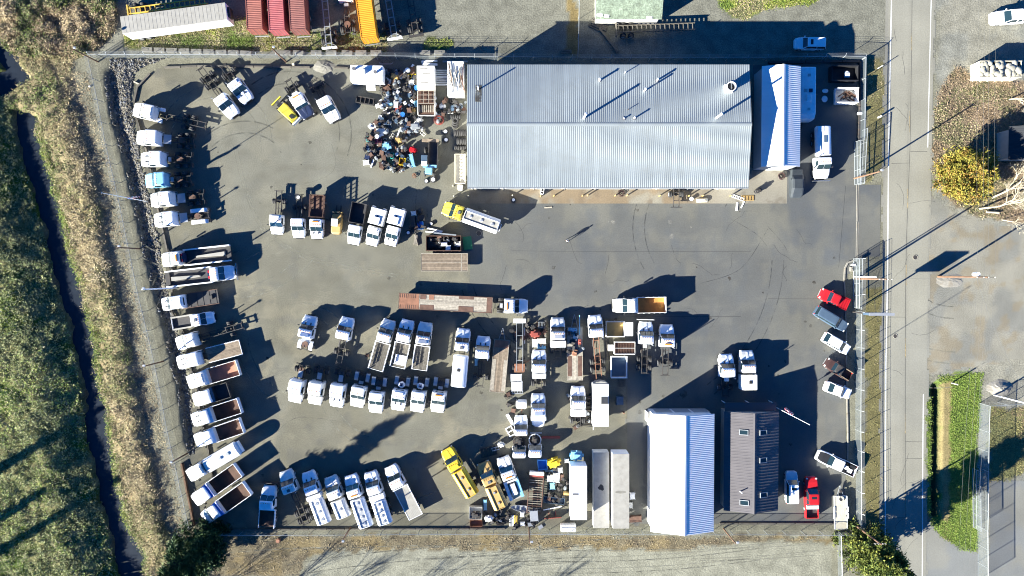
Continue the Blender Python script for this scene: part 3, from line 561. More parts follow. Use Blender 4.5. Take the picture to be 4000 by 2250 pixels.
# ------------------------------------------------------------------ buildings
def roof_slopes(root, x0, x1, y0, y1, eave, ridge, axis, mt, pw, rib, rh=.04, mtb=None):
    # panels are parts shared by mesh; ridge runs along axis
    ln = (x1-x0) if axis == 'x' else (y1-y0); half = ((y1-y0) if axis == 'x' else (x1-x0))/2; n = round(ln/pw); pw = ln/n
    rl = math.hypot(half, ridge-eave); a = math.atan2(ridge-eave, half); nr = max(1, round(pw/rib))
    m = MB(); m.box(.004, pw-.004, 0, rl, -.05, 0)
    for k in range(nr):
        c = (k+.5)*pw/nr; m.hexa([(c-.055, 0, 0), (c+.055, 0, 0), (c+.055, rl, 0), (c-.055, rl, 0)], [(c-.02, 0, rh), (c+.02, 0, rh), (c+.02, rl, rh), (c-.02, rl, rh)])
    me = m.mesh('roof_panel', mt)
    for s in (0, 1):
        for k in range(n):
            o = bpy.data.objects.new('roof_panel', me); COL.objects.link(o); o.parent = root
            if axis == 'x':
                if s == 0: M = Matrix.Translation((x0+k*pw, y0, eave)) @ Matrix.Rotation(a, 4, 'X')
                else: M = Matrix.Translation((x0+(k+1)*pw, y1, eave)) @ Matrix.Rotation(math.pi, 4, 'Z') @ Matrix.Rotation(a, 4, 'X')
            else:
                if s == 0: M = Matrix.Translation((x0, y0+(k+1)*pw, eave)) @ Matrix.Rotation(-math.pi/2, 4, 'Z') @ Matrix.Rotation(a, 4, 'X')
                else: M = Matrix.Translation((x1, y0+k*pw, eave)) @ Matrix.Rotation(math.pi/2, 4, 'Z') @ Matrix.Rotation(a, 4, 'X')
            o.matrix_local = M
    rc = MB(); k = .28; t = math.tan(a)
    if axis == 'x':
        c = (y0+y1)/2; rc.loft([[(x, c-k, ridge-k*t+.05), (x, c, ridge+.06), (x, c+k, ridge-k*t+.05), (x, c, ridge-.02)] for x in (x0-.02, x1+.02)])
    else:
        c = (x0+x1)/2; rc.loft([[(c-k, y, ridge-k*t+.05), (c, y, ridge+.06), (c+k, y, ridge-k*t+.05), (c, y, ridge-.02)] for y in (y0-.02, y1+.02)])
    rc.build('ridge_cap', mtb or mt, root)
def walls(root, x0, x1, y0, y1, eave, ridge, axis, mt):
    th = .15
    if axis == 'x':
        c = (y0+y1)/2; e = eave-.08; r = ridge-.1
        MB().box(x0, x1, y0, y0+th, 0, e).build('wall', mt, root); MB().box(x0, x1, y1-th, y1, 0, e).build('wall', mt, root)
        for X in (x0, x1-th): MB().loft([[(x, y0+th+.002, 0), (x, y1-th-.002, 0), (x, y1-th-.002, e), (x, c, r), (x, y0+th+.002, e)] for x in (X, X+th)]).build('gable_wall', mt, root)
    else:
        c = (x0+x1)/2; e = eave-.08; r = ridge-.1
        MB().box(x0, x0+th, y0, y1, 0, e).build('wall', mt, root); MB().box(x1-th, x1, y0, y1, 0, e).build('wall', mt, root)
        for Y in (y0, y1-th): MB().loft([[(x0+th+.002, y, 0), (x1-th-.002, y, 0), (x1-th-.002, y, e), (c, y, r), (x0+th+.002, y, e)] for y in (Y, Y+th)]).build('gable_wall', mt, root)
def door(root, x, y, w, h, face, mt, sections=5, name='overhead_door'):
    d = thing(name, None, None); d.parent = root; d.location = (x, y, 0); d.rotation_euler = (0, 0, {'s': 0, 'e': math.pi/2, 'n': math.pi, 'w': -math.pi/2}[face])
    for i in range(sections): MB().box(-w/2, w/2, -.035, 0, h*i/sections+.01, h*(i+1)/sections-.015).build('door_section', mt, d)
    return d
# --- big shop
eN, eS = W('20', 1200, 648, 6.0), W('21', 1200, 436, 6.0); xW = W('10', 2123, 900, 6.3).x; xE = W('20', 2395, 1000, 6.4).x
sy0, sy1 = eS.y, eN.y
shop = thing('metal_shop', 'long metal workshop with ribbed grey gable roof and many vent pipes', 'building', (0, 0, 0))
roof_slopes(shop, xW, xE, sy0, sy1, 5.95, 7.25, 'x', 'roofmetal', .92, .3067, .024)
walls(shop, xW+.25, xE-.25, sy0+.45, sy1-.35, 5.95, 7.25, 'x', 'wallwhite')
MB().box(xW, xE, sy0-.16, sy0-.01, 5.86, 5.99).build('gutter', 'galv', shop)
for i in range(8): door(shop, xW+2.9+i*4.9, sy0+.45, 3.8, 4.4, 's', 'wallgrey')
for i in range(9): MB().tube([(xW+.5+i*4.93, sy0+.36, 0), (xW+.5+i*4.93, sy0+.36, 5.86)], .05, 6).build('downspout', 'galv', shop)
def roofz(y): return 5.95+1.3*(1-abs(y-(sy0+sy1)/2)/((sy1-sy0)/2))
def vent(t, x, y, r, h, cap=1.35, mt='white', sq=False, nm='vent_pipe'):
    p = W(t, x, y, 6.6); z = roofz(p.y); v = thing(nm, None, None); v.parent = shop; v.location = (p.x, p.y, z-.05)
    if sq: MB().box(-.22, .22, -.22, .22, 0, .12).build('flashing', 'sootroof', v)
    MB().tube([(0, 0, 0), (0, 0, h)], r, 10).build('pipe', mt, v)
    if cap: MB().tube([(0, 0, h), (0, 0, h+.1)], r*cap, 10, r*.4).build('cap', mt, v)
for a in [('10', 2237, 900, .11, 1.9), ('20', 880, 805, .15, 1.0, 1.4, 'white', True), ('20', 1137, 728, .07, .9), ('20', 1330, 915, .13, 1.5), ('20', 1460, 805, .14, 1.0, 1.4, 'white', True), ('20', 720, 1195, .17, 2.9), ('20', 1163, 1108, .06, .6, 0, 'frame'), ('20', 1120, 1200, .1, .35, 1.4, 'white', True), ('20', 1223, 1197, .12, .8, 1.4, 'white', True), ('20', 2045, 1193, .17, 2.9)]: vent(*a)
p = W('10', 2237, 960, 6.5); MB().hexa([(p.x-.5, p.y-1.0, roofz(p.y-1.0)+.012), (p.x+.5, p.y-1.0, roofz(p.y-1.0)+.012), (p.x+.5, p.y+1.6, roofz(p.y+1.6)+.012), (p.x-.5, p.y+1.6, roofz(p.y+1.6)+.012)], [(p.x-.4, p.y-1.0, roofz(p.y-1.0)+.048), (p.x+.4, p.y-1.0, roofz(p.y-1.0)+.048), (p.x+.4, p.y+1.6, roofz(p.y+1.6)+.048), (p.x-.4, p.y+1.6, roofz(p.y+1.6)+.048)]).build('rust_stain', 'stain', shop)
p = W('20', 2180, 890, 6.8); v = thing('exhaust_fan', None, None); v.parent = shop; v.location = (p.x, p.y, roofz(p.y))
MB().box(-.62, .62, -.62, .62, -.05, .35).build('base', 'white', v)
m = MB(); n = 20; ro, ri = .72, .62
m.loft([[(r*math.cos(2*math.pi*i/n), r*math.sin(2*math.pi*i/n), z) for i in range(n)] for r, z in ((ro*.85, .35), (ro, .9), (ro, 1.7), (ri, 1.7), (ri, .95))], cap=False); m.build('stack', 'white', v)
MB().tube([(0, 0, .9), (0, 0, .96)], ri-.01, 20).build('damper', 'black', v); MB().box(-.03, .03, -.6, .6, 1.5, 1.6).build('shaft', 'galv', v)
# bollards on the apron
bol = [('21', 290, 520), ('21', 425, 515), ('21', 712, 515), ('21', 765, 512), ('21', 1043, 513), ('21', 1163, 512), ('21', 1492, 515), ('21', 1785, 518), ('21', 1928, 515), ('21', 2210, 517), ('11', 2135, 520), ('11', 1988, 520), ('11', 1978, 415), ('21', 5, 512)]
for i, (t, x, y) in enumerate(bol):
    p = W(t, x, y, 1.0); r = MB(); r.tube([(0, 0, 0), (0, 0, 1.0)], .11, 10); r.ball((0, 0, 1.0), .11, n=10)
    o = r.build('bollard', 'tan' if i < 10 else 'cream', loc=(p.x, p.y, 0)); tag(o, ORD[i]+' yellow steel bollard from the left before the shop doors' if i < 10 else ORD[i-10]+' pale steel bollard at the south-west corner of the metal shop', 'bollard', 'bollards guarding the shop doors' if i < 10 else 'bollards at the shop corner')
# --- white-roofed building at the south
def gable_y(name, label, t0, pw, pe, n, s, eave, ridge, mt, wm, pwid, rib, ov=.35, rh=.014):
    b = thing(name, label, 'building'); roof_slopes(b, pw, pe, s, n, eave, ridge, 'y', mt, pwid, rib, rh); walls(b, pw+ov, pe-ov, s+.12, n-.12, eave, ridge, 'y', wm); return b
bw = gable_y('storage_building', 'long storage building with a bright white ribbed metal roof', None, W('23', 1396, 500, 4.9).x, W('23', 2033, 500, 4.9).x, W('22', 1700, 1264, 5).y, W('23', 1700, 1010, 5).y, 4.8, 6.5, 'roofwhite', 'wallwhite', .9, .3)
for k in range(3): door(bw, W('22', 1700, 1264).x-1.2+k*0+(-2.2+k*3.0), W('22', 1700, 1264, 5).y-.12, 2.6, 3.2, 'n', 'wallgrey')
p = W('22', 1365, 1210); fl = MB(); fl.box(-.06, .06, 0, 1.6, 0, 2.2).build('side_screen', 'wallwhite', bw, loc=(p.x-.4, p.y-1.8, 0))
# --- brown-roofed office
oW, oE = W('23', 2130, 300, 3.2).x, W('33', 105, 300, 3.2).x; oN, oS = W('22', 2300, 1250, 4).y, W('23', 2300, 808, 4).y
off = gable_y('office_building', 'office with a dark brown standing-seam roof and five skylights', None, oW, oE, oN, oS, 3.2, 4.8, 'roofbrown', 'walltan', .47, .47, .4, .022)
oc = (oW+oE)/2; oa = math.atan2(1.6, (oE-oW)/2)
for t, x, y in [('23', 2332, 5), ('23', 2335, 712), ('23', 2525, 8), ('23', 2525, 285), ('23', 2530, 635)]:
    p = W(t, x, y, 4.3); s = 1 if p.x < oc else -1; z = 4.8-1.6*abs(p.x-oc)/((oE-oW)/2)
    k = thing('skylight', None, None); k.parent = off; k.location = (p.x, p.y, z); k.rotation_euler = (0, -s*oa, 0)
    f = MB(); 
    for q in ((-.68, .68, -.42, -.33), (-.68, .68, .33, .42), (-.68, -.59, -.33, .33), (.59, .68, -.33, .33)): f.box(q[0], q[1], q[2], q[3], -.02, .16)
    f.build('frame', 'galv', k); MB().box(-.59, .59, -.33, .33, .02, .10).build('pane', 'glass', k)
p = W('23', 2300, 605, 4.4); MB().tube([(p.x, p.y, 4.0), (p.x, p.y, 4.95)], .09, 8).build('vent_pipe', 'white', off)
for y in np.linspace(oS+1.5, oN-1.5, 5):
    wdw = thing('window', None, None); wdw.parent = off; wdw.location = (oE-.4, y, 1.5)
    MB().box(-.01, .05, -.6, .6, -.5, .6).build('frame', 'wallwhite', wdw); MB().box(.02, .06, -.52, .52, -.42, .52).build('pane', 'glass', wdw)
p0, p1 = W('22', 2050, 1185, 2.6), W('22', 2574, 1185, 2.6)
m = MB().box(oW+.3, oE-.2, oN-.3, oN+1.3, 2.45, 2.6); m.build('porch_roof', 'roofbrown', off)
for x in (oW+.5, (oW+oE)/2, oE-.5): MB().box(x-.06, x+.06, oN+1.1, oN+1.22, 0, 2.45).build('porch_post', 'wallwhite', off)
# --- white-roofed shed beside the shop
sb = gable_y('side_shed', 'narrow white-roofed metal shed standing just east of the big shop', None, W('20', 2512, 1000, 4.6).x, W('30', 330, 1000, 4.6).x, W('30', 160, 655, 5).y, W('31', 150, 222, 5).y, 4.5, 5.55, 'roofwhite', 'wallgrey', .9, .3, .3)
door(sb, W('31', 60, 222, 0).x, W('31', 150, 222, 5).y+.12, 2.8, 3.0, 's', 'wallwhite')
# --- green shingled shed at the top
gN = W('20', 1200, -120, 3.4).y; gS = W('20', 1200, 193, 3.4).y; gx0, gx1 = W('20', 838, 90, 3.4).x, W('20', 1508, 90, 3.4).x
gs = thing('old_shed', 'old shed with a mossy green shingle roof at the top edge', 'building')
gr = 5.4; half = 5.6; a = math.atan2(gr-3.4, half); ridgey = gS+half
walls(gs, gx0+.3, gx1-.3, gS+.4, gS+2*half-.4, 3.4, gr, 'x', 'oldwhite')
for s in (0, 1):
    y0_, y1_ = (gS, ridgey) if s == 0 else (gS+2*half, ridgey)
    MB().loft([[(x, y0_, 3.34), (x, y1_, gr-.06), (x, y1_, gr), (x, y0_, 3.4)] for x in (gx0, gx1)]).build('roof_deck', 'woodgrey', gs)
m = MB(); rows = 42
for r_ in range(rows):
    t0, t1 = r_/rows, (r_+1.25)/rows; x = gx0-(r_ % 2)*.13
    while x < gx1:
        w = random.uniform(.2, .3); xa, xb = max(x, gx0), min(x+w-.015, gx1); x += w
        if xb-xa < .05: continue
        y0_, y1_ = gS-.03+(half)*t0, gS-.03+half*min(t1, 1.0); z0_, z1_ = 3.4+(gr-3.4)*t0+.035, 3.4+(gr-3.4)*min(t1, 1)+.012; lift = random.uniform(0, .012)
        m.add([(xa, y0_, z0_+lift), (xb, y0_, z0_+lift), (xb, y1_, z1_), (xa, y1_, z1_), (xa, y0_, z0_-.03), (xb, y0_, z0_-.03)], [(0, 1, 2, 3), (4, 5, 1, 0)])
tag(m.build('shingles', 'shingle', gs), None, None, kind='stuff')
for t, x, y, w in [('20', 880, 155, .9), ('20', 950, 165, .8), ('20', 1380, 178, .9)]:
    p = W(t, x, y, 3.5); MB().box(-w/2, w/2, -.22, .22, 0, .05).build('torn_flashing', 'white', gs, loc=(p.x, p.y, 3.47+(p.y-gS)*math.tan(a)), rz=random.uniform(-.3, .3))
# --- house at the right edge
hp = W('30', 2600, 1400, 4); hs = thing('house', 'dark-roofed house in the shade at the right edge', 'building')
hx0, hx1, hy0, hy1 = W('30', 2425, 1300, 3.5).x, W('30', 2425, 1300, 3.5).x+9, W('31', 2450, 160, 3.5).y, W('30', 2450, 1270, 3.5).y
walls(hs, hx0+.4, hx1-.4, hy0+.4, hy1-.4, 3.4, 5.6, 'y', 'walltan'); roof_slopes(hs, hx0, hx1, hy0, hy1, 3.4, 5.6, 'y', 'roofhouse', 1.0, .33, .015)
# ------------------------------------------------------------------ containers, trailers (built from corner pixels)
def rect_from(t, front, rear, h):
    F, Q = W(t, *front, h), W(t, *rear, h) if not isinstance(rear[0], str) else W(*rear, h)
    return F, Q
WHEEL = {}
def wheel_mesh(r, w, dual=False):
    k = (r, w, dual)
    if k not in WHEEL:
        m = MB(); n = 16
        for c in ((-w*.54, w*.54) if dual else (0,)):
            prof = [(r*.56, -w/2), (r*.93, -w/2), (r, -w*.36), (r, w*.36), (r*.93, w/2), (r*.56, w/2)]
            m.loft([[(rr*math.cos(2*math.pi*i/n), y+c, rr*math.sin(2*math.pi*i/n)) for i in range(n)] for rr, y in prof], cap=False)
        q = MB(); W2 = w*(1.04 if dual else .5)
        q.loft([[(rr*math.cos(2*math.pi*i/n), y, rr*math.sin(2*math.pi*i/n)) for i in range(n)] for rr, y in ((r*.57, -W2), (r*.5, -W2*.75), (r*.2, -W2*.8), (r*.2, W2*.8), (r*.5, W2*.75), (r*.57, W2))])
        WHEEL[k] = (m.mesh('wheel', 'rubber', True), q.mesh('rim', 'silver'), q.mesh('rim', 'white'))
    return WHEEL[k]
def wheel(root, x, y, r, w, dual=False, white=False):
    a = wheel_mesh(r, w, dual); o = inst(a[0], 'wheel', root, (x, y, r)); inst(a[2] if white else a[1], 'rim', o); return o
def axle(root, x, hw, r, w=.27, dual=True, white=False):
    y = hw-(w*1.04 if dual else w/2)
    for s in (-1, 1): wheel(root, x, s*y, r, w, dual, white)
    MB().tube([(x, -y, r), (x, y, r)], .09, 8).build('axle', 'frame', root)
def corr_panel(m, p0, ux, L, uz, Hh, nrm, pitch=.28, d=.036):
    n = max(2, int(L/pitch)); p0, ux, uz, nrm = map(Vector, (p0, ux, uz, nrm)); pts = []
    for i in range(n):
        for f, e in ((0, 0), (.25, 1), (.5, 1), (.75, 0)): pts.append(((i+f)/n*L, -d*e))
    pts.append((L, 0)); vs = []
    for u, e in pts: vs += [p0+ux*u+nrm*e, p0+ux*u+nrm*e+uz*Hh]
    m.add(vs, [(2*i, 2*i+2, 2*i+3, 2*i+1) for i in range(len(pts)-1)])
def container(label, F, Q, mt, zb=1.25, h=2.6, w=2.44, L=12.19, chassis=True, group=None):
    # F = south end centre, Q = a point on the axis toward the other end
    d = (Q-F).to_2d().normalized(); rz = math.atan2(d.y, d.x); root = thing('shipping_container', label, 'container', (F.x, F.y, 0), rz, group)
    b = MB(); e = .12
    for y in (-w/2, w/2-e):
        for z in (zb, zb+h-e): b.box(0, L, y, y+e, z, z+e)
    for x in (0, L-e):
        for y in (-w/2, w/2-e): b.box(x+.002, x+e-.002, y+.002, y+e-.002, zb+e, zb+h-e)
        for z in (zb, zb+h-e): b.box(x+.002, x+e-.002, -w/2+e, w/2-e, z+.002, z+e-.002)
    b.build('frame', mt, root)
    m = MB(); corr_panel(m, (e, -w/2+.02, zb+e), (1, 0, 0), L-2*e, (0, 0, 1), h-2*e, (0, -1, 0)); m.build('side_wall', mt, root)
    m = MB(); corr_panel(m, (L-e, w/2-.02, zb+e), (-1, 0, 0), L-2*e, (0, 0, 1), h-2*e, (0, 1, 0)); m.build('side_wall', mt, root)
    m = MB(); corr_panel(m, (e, -w/2+e, zb+h-.03), (1, 0, 0), L-2*e, (0, 1, 0), w-2*e, (0, 0, 1)); m.build('roof', mt, root)
    MB().box(L-.1, L-.06, -w/2+e, w/2-e, zb+e, zb+h-e).build('end_wall', mt, root)
    for s in (-1, 1):
        y0, y1 = (-w/2+e, -.01) if s < 0 else (.01, w/2-e); dd = MB(); dd.box(.03, .08, y0, y1, zb+e, zb+h-e); dr = dd.build('door', mt, root)
        for f in (.25, .75): MB().tube([(.01, y0+(y1-y0)*f, zb+.15), (.01, y0+(y1-y0)*f, zb+h-.15)], .022, 6).build('lock_rod', 'galv', dr)
    if chassis:
        c = MB()
        for y in (-.5, .42): c.box(0, L, y, y+.08, .95, zb-.01)
        for x in np.linspace(.1, L-.2, 7): c.box(x, x+.12, -w/2+.05, w/2-.05, 1.0, zb-.012)
        c.build('trailer_frame', 'frame', root); MB().box(-.1, .02, -1.1, 1.1, .5, .65).build('bumper', 'silver', root)
        for x in (1.4, 2.7): axle(root, x, 1.22, .5, .26)
    return root
def up(t, xb, yb, xt, yt, h): return W(t, xb, yb, h), W(t, xt, yt, h)
container('rust-red shipping container, leftmost of the three on trailers', *up('10', -16, 292, -30, 0, 3.9), 'containerred')
container('pinkish-red shipping container, middle of the three on trailers', *up('10', 208, 302, 190, 0, 3.9), 'containerpink')
container('faded brown shipping container, rightmost of the three on trailers', *up('10', 420, 296, 402, 0, 3.9), 'containerbrown')
container('orange shipping container standing alone on its trailer', *up('10', 1133, 378, 1080, 0, 3.9), 'containerorange')
def box_trailer(label, F, Q, L, w, roofz_, mt, roofm, zb=1.15, name='box_trailer', axlex=(1.2, 2.4), hatch=None, ribs=True, front=None):
    d = (Q-F).to_2d().normalized(); rz = math.atan2(d.y, d.x); root = thing(name, label, 'trailer', (F.x, F.y, 0), rz); L = L or (Q-F).to_2d().length
    for s in (-1, 1): MB().box(0, L, s*w/2-.03, s*w/2+.03, zb, roofz_-.04).build('side_wall', mt, root)
    MB().box(L-.03, L+.04, -w/2+.032, w/2-.032, zb, roofz_-.04).build('front_wall', mt, root)
    for s in (-1, 1): MB().box(-.03, .03, .01 if s > 0 else -w/2+.032, w/2-.032 if s > 0 else -.01, zb, roofz_-.04).build('rear_door', mt, root)
    MB().box(0, L, -w/2+.05, w/2-.05, zb-.12, zb-.002).build('floor', 'wood', root)
    rf = MB(); rf.bbox(-.04, L+.05, -w/2-.04, w/2+.04, roofz_-.04, roofz_, .03); r = rf.build('roof', roofm, root)
    if ribs:
        for x in np.arange(.6, L-.3, .61): MB().box(x-.02, x+.02, -w/2+.1, w/2-.1, roofz_+.001, roofz_+.014).build('roof_bow', roofm, r)
    f = MB()
    for y in (-.5, .42): f.box(.1, L-.5, y, y+.08, min(.8, zb-.2), zb-.13)
    f.build('frame', 'frame', root)
    for x in axlex: axle(root, x, w/2-.02, .5, .26)
    for s in (-1, 1): MB().box(L-2.6, L-2.45, s*.9-.06, s*.9+.06, .0, zb-.13).build('landing_leg', 'frame', root)
    return root, L
r, L = box_trailer('long white box trailer with a dirty ribbed roof at the top left', W('00', 1220, 252, 4.0), W('00', 2270, 110, 4.0), None, 2.6, 4.0, 'white', 'trailergrey')
MB().bbox(L+.06, L+.5, -.8, .8, 2.3, 3.6, .12).build('cooling_unit', 'black', r)
r, L = box_trailer('shorter white box trailer, leftmost of the three by the southern fence', W('23', 672, 884, 4.15), W('23', 672, 345, 4.15), None, 2.5, 4.15, 'white', 'white', ribs=False)
MB().box(L*.46, L*.46+.28, -.95+1.0, -.95+1.9, 4.15, 4.17).build('patch', 'sootroof', r)
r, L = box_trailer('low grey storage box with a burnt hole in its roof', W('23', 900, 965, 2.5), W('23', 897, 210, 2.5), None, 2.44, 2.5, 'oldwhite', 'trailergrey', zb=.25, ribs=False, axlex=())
m = MB(); n = 11; m.add([(L*.54+.5*random.uniform(.7, 1.2)*math.cos(6.283*i/n), .5*random.uniform(.7, 1.2)*math.sin(6.283*i/n), 2.506) for i in range(n)], [tuple(range(n))]); m.build('burnt_hole', 'black', r)
r, L = box_trailer('tan-roofed box trailer beside the white storage building', W('23', 1097, 970, 4.05), W('23', 1097, 225, 4.05), None, 2.5, 4.05, 'white', 'trailergrey', ribs=False)
m = MB(); m.add([(L*.49+.22*math.cos(6.283*i/14), .9*math.sin(6.283*i/14)+.05, 4.057) for i in range(14)], [tuple(range(14))]); m.build('roof_dent', 'block', r)
# bare container chassis
def bare_chassis(label, F, Q, w=1.0, mt='galv', bump=True, n=9, axlex=(1.1, 2.35), z=1.15, L=None, name='container_chassis', hw=1.2, bw=2.4):
    d = (Q-F).to_2d().normalized(); rz = math.atan2(d.y, d.x); L = L or (Q-F).to_2d().length; root = thing(name, label, 'trailer', (F.x, F.y, 0), rz)
    f = MB()
    for y in (-w/2, w/2-.12): f.box(0, L, y, y+.12, z-.3, z)
    f.build('side_rail', mt, root)
    for i in range(n): MB().box(L*(i+.5)/n-.05, L*(i+.5)/n+.05, -w/2+.122, w/2-.122, z-.2, z-.02).build('crossmember', mt, root)
    if bump:
        MB().hexa([(-.12, -bw/2, z-.55), (.12, -bw/2, z-.55), (.12, bw/2, z-.55), (-.12, bw/2, z-.55)], [(-.12, -bw/2, z-.3), (.1, -bw/2, z-.3), (.1, bw/2, z-.3), (-.12, bw/2, z-.3)]).build('bumper', 'white' if mt == 'galv' else mt, root)
        for s in (-1, 1): MB().hexa([(.12, s*bw/2-.02 if s > 0 else s*bw/2, z-.1), (.5, s*w/2-.02, z-.1), (.5, s*w/2+.02, z-.1), (.12, s*bw/2+.02, z-.1)], [(.12, s*bw/2-.02 if s > 0 else s*bw/2, z+.0), (.5, s*w/2-.02, z+.0), (.5, s*w/2+.02, z+.0), (.12, s*bw/2+.02, z+.0)]).build('corner_gusset', 'white' if mt == 'galv' else mt, root)
        MB().box(-.1, .1, -bw/2, bw/2, z-.28, z+.04).build('end_bolster', 'white' if mt == 'galv' else mt, root)
    for x in axlex: axle(root, x, hw, .5, .26)
    return root
bare_chassis('bare grey container chassis between the brown container and the white tractor', W('10', 738, 478, 1), W('10', 690, 0, 1), L=12)
bare_chassis('bare grey container chassis just right of the orange container', W('10', 1395, 385, 1), W('10', 1328, 0, 1), L=12)
bare_chassis('dark container chassis, farthest right beyond the orange container', W('10', 1612, 355, 1), W('10', 1552, 0, 1), mt='frame', L=12)
bare_chassis('yellow and grey ladder-frame chassis behind the white box trailer', W('00', 1285, 112, 1.1), W('00', 2080, 5, 1.1), mt='chassisyellow', n=16, bw=2.0)
bare_chassis('weathered ladder-frame trailer lying in shade below the green shed', W('20', 1050, 292, 1.1), W('20', 1840, 262, 1.1), mt='woodgrey', n=17, w=1.15, bw=2.1)
# ------------------------------------------------------------------ trucks
MC = {}
def cached(key, fn):
    if key not in MC: MC[key] = fn()
    return MC[key]
def cab_parts(root, xf, w, hs, col, style='aero', hood=1.55, roof=1.25, sleeper=0.0, hoodcol=None, ribs=False, visor=False, nohood=False, sun=False):
    """cab with its nose at x = xf; returns x of the cab's back"""
    hw = w/2; xw = xf-hood; ws = .72; xb = xw-ws-roof-sleeper; hoodcol = hoodcol or col
    K = (style, w, hs, hood, roof, sleeper)
    def put(nm, key, fn, mt, par=root):
        me = cached((nm, mt, K)+key, lambda: fn().mesh(nm, mt)); return inst(me, nm, par, (xf, 0, 0))
    X = -hood; B = xb-xf; z = lambda v: v*hs
    if not nohood:
        def fh():
            m = MB()
            if style == 'aero':
                m.loft([xring(-.04, hw*.60, z(.62), z(1.12), .16), xring(-.22, hw*.80, z(.6), z(1.34), .2), xring(-.65, hw*.93, z(.72), z(1.52), .24), xring(-1.1, hw*.95, z(.85), z(1.66), .24), xring(X+.02, hw*.94, z(.8), z(1.78), .22)])
            else:
                m.loft([xring(-.05, hw*.52, z(.6), z(1.36), .07), xring(-.2, hw*.56, z(.6), z(1.5), .09), xring(-.8, hw*.64, z(.75), z(1.64), .12), xring(X+.02, hw*.78, z(.8), z(1.80), .14)])
            return m
        h = put('hood', (), fh, hoodcol)
        if style == 'aero':
            put('hood_ridge', (), lambda: MB().loft([[(-.3, -.16, z(1.34)), (-.3, .16, z(1.34)), (-.3, .1, z(1.42)), (-.3, -.1, z(1.42))], [(X+.05, -.34, z(1.7)), (X+.05, .34, z(1.7)), (X+.05, .24, z(1.84)), (X+.05, -.24, z(1.84))]]), hoodcol)
        else:
            for s in (-1, 1):
                put('fender', (s,), lambda: MB().loft([[(a, s*hw*.5, b), (a, s*hw*.97, b-.03), (a, s*hw*.99, b-.16), (a, s*hw*.5, b-.12)] if s > 0 else [(a, s*hw*.97, b-.03), (a, s*hw*.5, b), (a, s*hw*.5, b-.12), (a, s*hw*.99, b-.16)] for a, b in ((-.12, z(.95)), (-.35, z(1.18)), (-.75, z(1.26)), (-1.2, z(1.22)), (-1.55, z(.95)))]), hoodcol)
        put('grille', (), lambda: MB().box(-.045, .0, -hw*.42, hw*.42, z(.68), z(1.08)), 'black' if style == 'aero' else 'chrome')
        for s in (-1, 1): put('headlight', (s,), lambda: MB().bbox(-.2, -.03, s*hw*.72-.13, s*hw*.72+.13, z(.82), z(1.04), .03), 'lamp')
    put('bumper', (), lambda: MB().loft([[(-.05, -hw*.55, z(.4)), (.09, -hw*.5, z(.4)), (.09, hw*.5, z(.4)), (-.05, hw*.55, z(.4)), (-.32, hw*.97, z(.4)), (-.4, hw*.97, z(.4)), (-.4, -hw*.97, z(.4)), (-.32, -hw*.97, z(.4))], [(-.05, -hw*.55, z(.66)), (.09, -hw*.5, z(.66)), (.09, hw*.5, z(.66)), (-.05, hw*.55, z(.66)), (-.32, hw*.97, z(.66)), (-.4, hw*.97, z(.66)), (-.4, -hw*.97, z(.66)), (-.32, -hw*.97, z(.66))]]), 'chrome' if style == 'classic' else 'black')
    cw = hw*.95; zr = 2.72 + (.25 if sleeper > .3 else 0)
    def fc():
        m = MB(); b = B
        m.loft([rrect(b, X, -cw, cw, .12, z(.78)), rrect(b, X, -cw, cw, .14, z(1.82)), rrect(b+.03, X-ws*.88, -cw*.93, cw*.93, .18, z(zr-.14)), rrect(b+.1, X-ws-.06, -cw*.86, cw*.86, .2, z(zr-.02)), rrect(b+.25, X-ws-.22, -cw*.74, cw*.74, .22, z(zr+.02))])
        return m
    c = put('cab', (), fc, col)
    # windshield in two panes and side glass sit just proud of the shell
    zl, zh = 1.84, zr-.18; f = lambda zz: (zz-1.82)/(zr-.14-1.82)
    xa = lambda zz: X-ws*.88*f(zz)+.012; ya = lambda zz: cw*(1-.07*f(zz))
    def fw(s):
        m = MB(); a, b = (.012, 1) if s > 0 else (-1, -.012)
        e = .09
        P = [(xa(zl), (ya(zl)-e)*a if s > 0 else (ya(zl)-e)*a, z(zl)), (xa(zl), (ya(zl)-e)*b, z(zl)), (xa(zh), (ya(zh)-e)*b, z(zh)), (xa(zh), (ya(zh)-e)*a, z(zh))]
        return m.hexa([(p[0]-.03, p[1], p[2]) for p in P], P)
    for s in (-1, 1): put('windshield', (s,), lambda: fw(s), 'glass')
    def fs(s):
        y0, y1 = s*(ya(zl)+.012), s*(ya(zh)+.012); x0, x1 = X-.95*roof-.25, X-.25; x2 = X-ws*.8
        P = [(x0, y0, z(zl)), (x1, y0, z(zl)), (x2, y1, z(zh)), (x0, y1, z(zh))]; Qn = [(p[0], p[1]-s*.03, p[2]) for p in P]
        return MB().hexa(Qn, P) if s > 0 else MB().hexa(P[::-1], Qn[::-1])
    for s in (-1, 1): put('side_window', (s,), lambda: fs(s), 'glass')
    put('cowl', (), lambda: MB().hexa([(X-.04, -cw*.88, z(1.8)), (X+.08, -cw*.85, z(1.77)), (X+.08, cw*.85, z(1.77)), (X-.04, cw*.88, z(1.8))], [(X-.04, -cw*.88, z(1.845)), (X+.08, -cw*.85, z(1.815)), (X+.08, cw*.85, z(1.815)), (X-.04, cw*.88, z(1.845))]), 'black')
    if not sleeper: put('rear_window', (), lambda: MB().box(B-.012, B+.02, -cw*.55, cw*.55, z(1.95), z(2.35)), 'glass')
    if ribs:
        for k in range(7): put('roof_rib', (k,), lambda: MB().box(B+.3, X-ws-.3, -cw*.66+k*cw*.22-.03, -cw*.66+k*cw*.22+.03, z(zr+.019), z(zr+.019)+.03), col)
